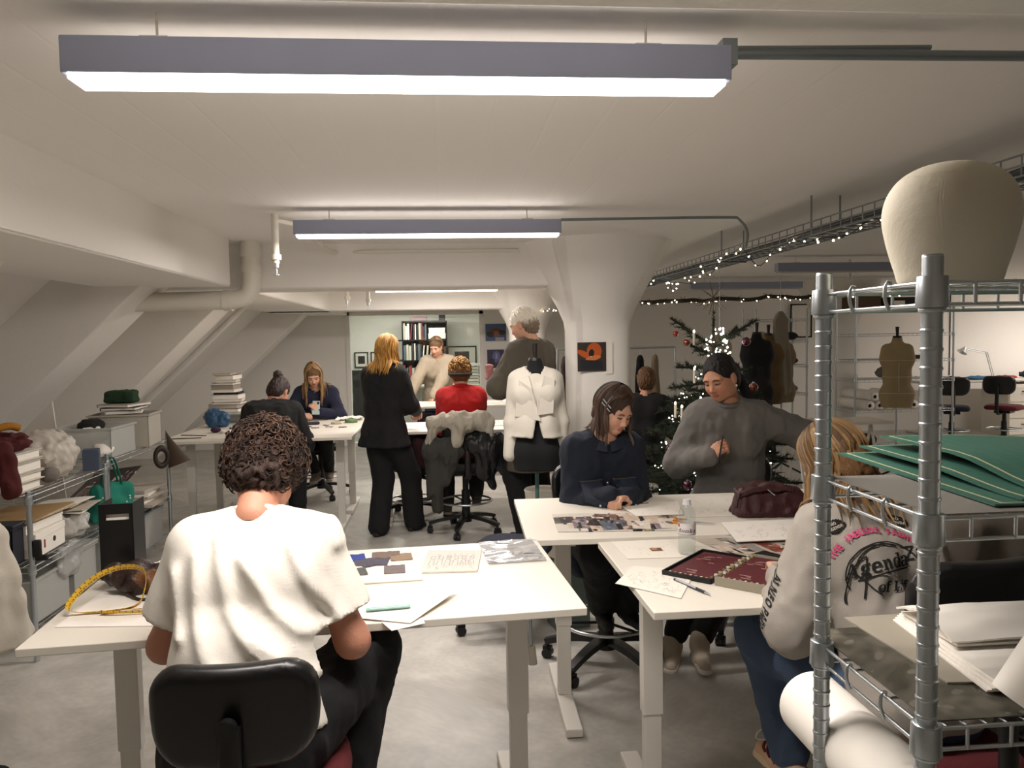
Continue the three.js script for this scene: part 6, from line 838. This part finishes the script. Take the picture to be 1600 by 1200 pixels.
tinyTool('dark purple glasses case on the far table', 'case', [-1.27, Y0, -7.6], 0.1, [box(0.13, 0.03, 0.045, 0, 0.015, 0, 0.014)], mat(0x2a2233, 0.5));
[[-1.2, -7.3], [-1.08, -7.35], [-1.28, -7.42], [-0.95, -7.3], [-1.13, -7.5], [-1.32, -7.28]].forEach(([x, z], i) => tinyTool(['dark', 'grey', 'small', 'slanted', 'narrow', 'leftmost'][i] + ' fabric offcut on the table of the phone woman', 'offcut', [x, Y0, z], rr(-1, 1), [slab((u, v) => [(u - 0.5) * 0.07, 0.004 + 0.004 * n3(u * 3, v * 3, i), (0.5 - v) * 0.025], 6, 3, 0.003)], cloth([0x2a2528, 0x6b666a, 0x4a3a34, 0x23262c, 0x7a6f66, 0x38322f][i])));
sheetAt('paper_sheet', 'crumpled white paper on the phone woman\'s table', 'paper', [[-1.08, -8.08], [-0.85, -8.1], [-0.82, -7.9], [-1.1, -7.9]], Y0, M.paper, 0.002, (u, v) => 0.02 + 0.02 * n3(u * 3, v * 3, 2), 10);
[[-0.3, -7.35], [-0.1, -7.25], [0.52, -7.2], [0.62, -7.4]].forEach(([x, z], i) => sheetAt('paper_sheet', ['printed sheet left of the person in red', 'sketch under the arm of the person in red', 'white sheet right of the person in red', 'drawing at the right end of the red person\'s table'][i], 'paper', [[x - 0.12, z - 0.1], [x + 0.12, z - 0.12], [x + 0.14, z + 0.1], [x - 0.1, z + 0.12]], Y0 + i * 0.001, sketch('#ddd6ca', 40, 5), 0.002));
[[-0.4, -9.8], [0.05, -9.7], [0.55, -9.75], [0.85, -9.8]].forEach(([x, z], i) => sheetAt('paper_sheet', ['drawing under the beige woman\'s hand', 'coloured print on the farthest table', 'blank sheet on the farthest table behind the red shoulder', 'curled white sheet at the right of the farthest table'][i], 'paper', [[x - 0.14, z - 0.1], [x + 0.12, z - 0.12], [x + 0.14, z + 0.12], [x - 0.12, z + 0.1]], Y0 + i * 0.001, i === 1 ? collage('#d5cdc0', photoPal, 30, 128, 96) : M.paper, 0.002, i === 3 ? (u, v) => 0.03 * v : null));
thing('navy_crate', 'navy storage crate under the farthest table', 'crate', [box(0.8, 0.22, 0.35, 0, 0.11, 0, 0.01), box(0.82, 0.02, 0.37, 0, 0.21, 0, 0.005)], mat(0x1a2036, 0.6), [0.05, 0.5, -9.95]);
thing('crate_stand', 'low stand carrying the navy crate', 'stand', [box(0.9, 0.03, 0.4, 0, 0.485, 0), ...[-0.4, 0.4].map(x => box(0.05, 0.47, 0.3, x, 0.235, 0))], M.dark, [0.05, 0, -9.95]);
// coats over the stool
const drape = (label, pos, ry, prs, c, amp = 0.02) => thing('coat', label, 'coat', (() => { const f = fieldOf(prs, 0.05), [a, b] = bounds(prs, 0.06); return nets((x, y, z) => f(x, y, z) * 0.85 + amp * n3(x * 10, y * 4, z * 10) + amp * 0.6 * Math.abs(n3(x * 22, y * 6, z * 22)), a, b, 0.011, 0.04); })(), c, pos, ry);
drape('light grey parka hung over the back of the red person\'s stool', [0.12, 0.97, -6.31], 0, [prim([-0.2, 0, 0], [0.2, 0.0, 0], 0.06), prim([-0.14, 0.03, 0.01], [0.16, 0.04, 0.01], 0.05), prim([-0.2, 0, 0.02], [-0.25, -0.16, 0.03], 0.06, 0.03), prim([0.22, -0.02, 0.01], [0.26, -0.14, 0.02], 0.05, 0.03), prim([0, 0, 0.03], [-0.03, -0.14, 0.04], 0.08, 0.05)], cloth(0xa39c8e));
thing('parka_label', 'small dark label inside the grey parka', 'label', patch((x, y, z) => z, [0, 0, 0], [0.035, 0, 0], [0, 0.045, 0], [0, 0, 1], 2, 2, 0, 0.002), M.dark, [0.14, 0.99, -6.235], 0);
drape('dark grey coat hanging low under the parka', [0.0, 0.7, -6.33], 0, [prim([-0.12, 0.06, 0], [0.06, 0.06, 0], 0.08), prim([-0.1, 0.05, 0], [-0.1, -0.28, 0.02], 0.09, 0.06), prim([0.03, 0.05, 0], [0.0, -0.2, 0.03], 0.08, 0.05), prim([-0.1, -0.2, 0], [-0.08, -0.42, 0.02], 0.06, 0.05)], cloth(0x33322f));
drape('black padded jacket hanging on the right of the stool', [0.3, 0.74, -6.34], 0, [prim([-0.08, 0.06, 0], [0.1, 0.06, 0], 0.09), prim([0.02, 0, 0], [0.02, -0.16, 0.02], 0.12, 0.08), prim([0.1, 0, 0], [0.16, -0.16, 0], 0.08, 0.05), prim([0.02, -0.12, 0.02], [0.06, -0.28, 0.02], 0.06, 0.05)], phys(0x0d0d0f, 0.5, { sheen: 0.2 }));
thing('dark_red_bag', 'dark red bag under the table beside the red person', 'bag', nets((x, y, z) => Math.max(dBox(x, y - 0.14, z, 0.14, 0.14, 0.08, 0.05) + 0.012 * n3(x * 8, y * 8, z * 8), 0.001 - y), [-0.2, -0.01, -0.13], [0.2, 0.34, 0.13], 0.012, 0.02), cloth(0x35151a), [-0.16, 0.505, -6.95], 0.4);
thing('waste_bin', 'white waste bin behind the dress form\'s pole', 'bin', lathe([[0.001, 0], [0.1, 0], [0.14, 0.5], [0.145, 0.51], [0.138, 0.52], [0.13, 0.5], [0.095, 0.012], [0.001, 0.012]], 32), M.white, [0.72, 0, -5.75]);
thing('teal_box', 'grey and teal box standing on the floor under the collage table', 'box', [box(0.2, 0.36, 0.15, 0, 0.18, 0, 0.006), box(0.205, 0.1, 0.155, 0, 0.05, 0, 0.004)], mat(0x6f7d78, 0.6), [0.68, 0, -4.35], 0.2);
// ---------- pictures on walls ----------
const pic = (label, pos, ry, w, h, draw, back) => { const g = group('picture', label, 'picture', pos, ry); part('sheet', slab((u, v) => [(u - 0.5) * w, (v - 0.5) * h, 0], 1, 1, 0.003), printMat(256, 256, draw, 0.45), g, true); if (back) part('backing', box(back[0], back[1], 0.002, back[2], back[3], -0.003), M.paper, g); return g; };
pic('upper blue art print on the wall by the white-haired man', [0.83, 1.745, -12.385], 0, 0.33, 0.27, (c) => { c.fillStyle = '#4a5c86'; c.fillRect(0, 0, 256, 256); c.fillStyle = '#6a3b2a'; c.beginPath(); c.ellipse(128, 120, 70, 60, 0, 0, 7); c.fill(); c.fillStyle = '#3a241f'; c.beginPath(); c.ellipse(60, 160, 50, 40, 0.6, 0, 7); c.ellipse(200, 130, 46, 40, 0.3, 0, 7); c.fill(); c.fillStyle = '#8c5a40'; c.beginPath(); c.ellipse(135, 150, 36, 44, 0, 0, 7); c.fill(); c.fillStyle = '#a9a5a0'; c.fillRect(120, 205, 110, 50); });
pic('lower purple art print on the wall by the white-haired man', [0.82, 1.325, -12.385], 0, 0.27, 0.29, (c) => { c.fillStyle = '#3a3352'; c.fillRect(0, 0, 256, 256); c.fillStyle = '#6c6ea0'; c.beginPath(); c.ellipse(140, 100, 60, 80, 0, 0, 7); c.fill(); c.fillStyle = '#2a1f2c'; c.fillRect(30, 130, 80, 120); c.fillStyle = '#9aa0c2'; c.fillRect(130, 60, 24, 70); c.fillStyle = '#5a3a4a'; c.fillRect(160, 150, 70, 90); });
pic('orange and black art print taped to the column', [1.118, 1.497, -5.842], 0, 0.22, 0.22, (c) => { c.fillStyle = '#3a2f2a'; c.fillRect(0, 0, 256, 256); c.fillStyle = '#c25a24'; c.beginPath(); c.ellipse(150, 78, 66, 74, 0, 0, 7); c.fill(); c.beginPath(); c.ellipse(60, 105, 70, 26, 0.5, 0, 7); c.fill(); c.fillStyle = '#d97a3a'; c.beginPath(); c.ellipse(140, 140, 70, 22, -0.2, 0, 7); c.fill(); c.fillStyle = '#15151a'; c.beginPath(); c.ellipse(125, 95, 24, 34, 0.2, 0, 7); c.fill(); c.fillStyle = '#20222b'; c.beginPath(); c.moveTo(20, 150); c.lineTo(220, 165); c.lineTo(230, 245); c.lineTo(30, 240); c.fill(); c.fillStyle = '#b9b3ac'; c.fillRect(112, 120, 20, 12); }, [0.06, 0.24, 0.13, -0.012]);
// ---------- glazed office ----------
{ const g = group('bookcase', 'dark bookcase full of folders inside the glazed office', 'bookcase', [-0.35, 0.85, -14.75]), W = 0.84, H = 1.15, D = 0.3, dk = mat(0x171314, 0.6);
  part('side', [span(-W / 2, -W / 2 + 0.02, 0, H, -D / 2, D / 2)], dk, g); part('side', [span(W / 2 - 0.02, W / 2, 0, H, -D / 2, D / 2)], dk, g); part('back', span(-W / 2, W / 2, 0, H, -D / 2, -D / 2 + 0.01), dk, g);
  const lv = [0, 0.4, 0.78, H - 0.02]; for (const y of lv) part('shelf', span(-W / 2, W / 2, y, y + 0.02, -D / 2, D / 2), dk, g);
  const cols = [0xcfc8bb, 0x1d1c22, 0x7a2630, 0xb9b0a2, 0x2a4a4a, 0xd9d4ca, 0x46302a, 0x9a3440, 0x55606a, 0xe4dfd4, 0x2b2730, 0x6d8078], bg = new THREE.BoxGeometry(1, 1, 1), bm = cols.map(c => mat(c, 0.6)); let n = 0;
  const row = ['bottom', 'middle', 'top'], ordN = ['first', 'second', 'third', 'fourth', 'fifth', 'sixth', 'seventh', 'eighth', 'ninth', 'tenth', 'eleventh', 'twelfth', 'thirteenth', 'fourteenth', 'fifteenth', 'sixteenth', 'seventeenth', 'eighteenth', 'nineteenth', 'twentieth', 'twenty-first'], colN = ['cream', 'black', 'dark red', 'beige', 'dark teal', 'white', 'brown', 'crimson', 'slate grey', 'pale', 'charcoal', 'sage green'];
  [0.02, 0.42, 0.8].forEach((y, j) => { let x = -W / 2 + 0.03; n = 0; while (x < (j === 2 ? 0.02 : W / 2 - 0.06)) { const w = rr(0.018, 0.045), h = rr(0.24, 0.31), c = Math.floor(rnd() * cols.length); const o = new THREE.Mesh(bg, bm[c]); o.name = nm('book'); o.scale.set(w, h, 0.22); o.rotation.z = rnd() < 0.25 ? -0.1 : 0; if (o.rotation.z) x += 0.018; o.position.set(-0.35 + x + w / 2, 0.85 + y + h / 2 + 0.002, -14.7); o.castShadow = o.receiveShadow = true; o.userData = { label: 'the ' + ordN[n++] + ' folder from the left, ' + colN[c] + ', on the ' + row[j] + ' shelf of the office bookcase', category: 'book', group: 'books on the ' + row[j] + ' shelf of the office bookcase' }; scene.add(o); x += w + 0.006 + (o.rotation.z ? 0.02 : 0); } });
  boxWhite('white archive box on the top shelf of the office bookcase', [-0.12, 0.85 + 0.81, -14.74], 0.32, 0.1, 0.24, 0); boxWhite('second white box stacked on the archive box in the office', [-0.12, 0.85 + 0.914, -14.74], 0.3, 0.1, 0.22, 0);
  thing('pink_bundle', 'pink and white bundle on top of the office bookcase', 'bundle', [box(0.3, 0.05, 0.2, 0, 0.025, 0, 0.01), box(0.26, 0.03, 0.18, 0.02, 0.065, 0, 0.01)], mat(0xa9868c, 0.7), [-0.45, 2.002, -14.75]); thing('speaker_box', 'small dark box on top of the office bookcase', 'box', [box(0.12, 0.13, 0.14, 0, 0.065, 0, 0.006), box(0.08, 0.08, 0.004, 0, 0.07, 0.072)], M.dark, [-0.02, 2.002, -14.75]); }
table('office_desk', 'white desk inside the glazed office', [-0.3, 0, -14.4], 0, 2.0, 0.7, { h: 0.82 });
const fr = (label, pos, w, h, m) => { const g = group('framed_picture', label, 'frame', pos), t = 0.02; part('frame', [span(-w / 2, w / 2, h / 2 - t, h / 2, -0.01, 0.012), span(-w / 2, w / 2, -h / 2, -h / 2 + t, -0.01, 0.012), span(-w / 2, -w / 2 + t, -h / 2, h / 2, -0.01, 0.012), span(w / 2 - t, w / 2, -h / 2, h / 2, -0.01, 0.012)], M.dark, g); part('mount', span(-w / 2 + t, w / 2 - t, -h / 2 + t, h / 2 - t, -0.008, 0), M.paper, g); part('print', span(-w / 4, w / 4, -h / 4, h / 4, 0, 0.003), m, g); };
fr('black framed picture at the left of the office wall', [-1.58, 1.28, -15.18], 0.26, 0.3, mat(0x2c2526, 0.6)); fr('second black framed picture beside it in the office', [-1.27, 1.28, -15.18], 0.26, 0.3, mat(0x4a4646, 0.6)); fr('landscape picture in white mount right of the office bookcase', [0.35, 1.3, -15.18], 0.56, 0.42, mat(0x55504a, 0.6)); fr('wide thin-framed picture behind the blonde woman in the office', [-0.95, 1.45, -15.18], 0.34, 0.4, M.paper);
thing('red_figure', 'small red hanging figure on the office wall', 'figure', lathe([[0.001, -0.14], [0.06, -0.13], [0.05, -0.02], [0.065, 0.03], [0.03, 0.07], [0.012, 0.09], [0.008, 0.15], [0.001, 0.16]], 20), mat(0x9a2032, 0.5), [-0.93, 1.52, -15.12]);
for (let i = 0; i < 7; i++) thing('paper_tray', ['lowest', 'second', 'third', 'fourth', 'fifth', 'sixth', 'topmost'][i] + ' letter tray stacked at the right of the office window', 'tray', [box(0.26, 0.008, 0.3, 0, 0.004, 0), box(0.006, 0.05, 0.3, -0.127, 0.025, 0), box(0.006, 0.05, 0.3, 0.127, 0.025, 0), box(0.2, 0.03, 0.26, 0, 0.024, 0)], i % 2 ? M.paper : M.legw, [0.52, 0.82 + i * 0.056, -14.4]);
{ const g = group('coffee_flask', 'dark flask standing on the office desk', 'flask', [-0.82, 0.822, -14.3]); part('body', lathe([[0.001, 0], [0.06, 0], [0.06, 0.2], [0.035, 0.26], [0.001, 0.26]], 20), mat(0x6b5f46, 0.4), g); part('lid', cyl(0.05, 0.09, 0, 0.26, 0, 0.04), M.black, g); }
{ const g = group('black_cabinet', 'tall dark cabinet at the left inside the office', 'cabinet', [-1.7, 0, -14.6]); part('body', box(0.6, 1.1, 0.4, 0, 0.55, 0, 0.006), M.dark, g); for (const s of [-1, 1]) { const d = part('door', box(0.285, 1.05, 0.018, s * 0.148, 0.55, 0.208, 0.003), mat(0x221f20, 0.6), g); part('handle', bar([s * 0.03, 0.55, 0.225], [s * 0.03, 0.68, 0.225], 0.006), M.steel, d); } }
// ---------- right hall ----------
{ const pr = [[0, 0], [0.135, 0], [0.27, 0], [0.4, 0], [0.067, 0.115], [0.2, 0.115], [0.46, 0.115], [0.6, 0], [0.73, 0.03]], lab = ['first', 'second', 'third', 'fourth', 'first upper', 'second upper', 'third upper', 'fifth', 'last'];
  const rg = lathe([[0.024, 0], [0.065, 0], [0.065, 0.75], [0.024, 0.75], [0.024, 0]], 24).rotateX(-Math.PI / 2), cg = lathe([[0.001, 0.004], [0.026, 0.004], [0.026, 0.745], [0.001, 0.745]], 14).rotateX(-Math.PI / 2), cm = mat(0x1c1614, 0.8);
  pr.forEach(([x, y], i) => { const g = group('paper_roll', lab[i] + ' white roll, end-on, on the far chrome rack, counted from the left', 'roll', [5.47 + x, 0.695 + y, -9.6], 0, 'pattern paper rolls on the far rack'); part('paper', rg.clone(), M.paper, g); part('core', cg.clone(), cm, g); }); }
thing('dark_box', 'long black box with a white tag on top of the far rack', 'box', [box(0.75, 0.14, 0.4, 0, 0.07, 0, 0.01), box(0.76, 0.02, 0.41, 0, 0.13, 0)], M.dark, [6.12, 1.956, -9.98]); thing('box_tag', 'white tag on the long black box', 'tag', box(0.16, 0.06, 0.004, 0, 0, 0), M.paper, [5.95, 2.02, -9.765]);
thing('brown_box', 'brown cardboard box on top of the far rack', 'box', [box(0.35, 0.16, 0.36, 0, 0.08, 0, 0.004), box(0.352, 0.002, 0.05, 0, 0.161, 0)], mat(0x5d4a34, 0.8), [5.55, 1.956, -9.98]);
thing('ruler', 'long dark ruler on the middle shelf of the far rack', 'ruler', box(0.5, 0.05, 0.03, 0, 0.025, 0), M.dark, [6.2, 1.285, -9.82]);
const foldPal = [0x5a534a, 0x8a8072, 0x3a3230, 0x6b1c20, 0xa89d8c, 0x2c2a2c];
foldPal.forEach((c, i) => lump(['grey', 'beige', 'dark', 'red', 'cream', 'black'][i] + ' folded fabric bundle on the rack behind the dress forms', 'fabric_bundle', 'fabric', [4.55 + (i % 2) * 0.35, [0.806, 1.206, 1.556][Math.floor(i / 2)], -10.8], [0.15, 0.07, 0.16], 0.015, cloth(c)));
lump('grey garment pile on the shelf beside the linen dress form', 'cloth_pile', 'cloth', [6.0, 1.026, -10.0], [0.22, 0.09, 0.18], 0.02, cloth(0x6f6c68)); lump('crumpled dark textile low on the far rack', 'cloth_pile', 'cloth', [5.6, 0.126, -10.0], [0.18, 0.1, 0.18], 0.02, cloth(0x2a2726));
fr('empty black frame hanging behind the pale gown', [5.85, 1.85, -12.36], 0.36, 0.55, M.paper);
{ const g = group('desk_lamp', 'angled desk lamp on the far right work table', 'lamp', [8.85, 0.872, -11.9]); part('base', cyl(0.08, 0.02, 0, 0, 0), M.steel, g); part('lower_arm', [bar([0, 0.02, 0], [-0.12, 0.42, 0], 0.008), bar([0.03, 0.02, 0], [-0.09, 0.42, 0], 0.006)], M.steel, g); part('upper_arm', [bar([-0.11, 0.42, 0], [-0.5, 0.5, 0.05], 0.008), bar([-0.11, 0.39, 0], [-0.5, 0.47, 0.05], 0.006)], M.steel, g); const s = lathe([[0.02, 0.1], [0.035, 0.06], [0.08, 0], [0.076, 0], [0.03, 0.055], [0.016, 0.1]], 24).rotateZ(-0.6).translate(-0.56, 0.42, 0.05); part('shade', s, M.steel, g); }
[['blue folder on the far right table', 0x3a6f96, 8.3], ['red cloth on the far right table', 0x9a2420, 8.75], ['dark folded fabric on the far right table', 0x23242c, 7.85]].forEach(([l, c, x], i) => lump(l, 'fabric_bundle', 'fabric', [x, 0.872, -11.5], [0.2, 0.035, 0.14], 0.012, cloth(c))); lump('dark jacket lying at the right end of the far table', 'jacket', 'jacket', [9.4, 0.872, -11.6], [0.3, 0.08, 0.2], 0.025, cloth(0x22222a));
sheetAt('paper_sheet', 'wide white pattern paper on the far right table', 'paper', [[8.0, -12.1], [9.0, -12.1], [9.1, -11.35], [8.1, -11.35]], 0.8715, M.paper, 0.002); 
for (const [x, l] of [[9.6, 'white storage cabinet beside the burgundy stool'], [8.95, 'white storage cabinet under the far right table']]) { const g = group('cabinet', l, 'cabinet', [x, 0, -11.6]); part('body', box(0.55, 0.8, 0.6, 0, 0.4, 0, 0.004), M.white, g); for (let k = 0; k < 3; k++) { const d = part('drawer', box(0.53, 0.24, 0.018, 0, 0.14 + k * 0.255, 0.31, 0.003), M.white, g); part('handle', box(0.14, 0.014, 0.016, 0, 0.18 + k * 0.255, 0.324, 0.004), M.dark, d); } }
thing('wall_cable', 'thin cable running down the bright far right wall', 'cable', bar([8.45, 0.9, -12.39], [8.45, 2.4, -12.39], 0.008, 6), M.dark);
{ const g = group('white_table', 'low white trestle table behind the dress forms', 'table', [4.0, 0, -7.7]); part('top', span(-0.5, 0.5, 0.72, 0.745, -0.25, 0.25), M.white, g); for (const s of [-1, 1]) part('leg', [bar([s * 0.4, 0, -0.2], [s * 0.4, 0.72, 0], 0.015), bar([s * 0.4, 0, 0.2], [s * 0.4, 0.72, 0], 0.015)], M.legw, g); }
renderer.render(scene, camera);
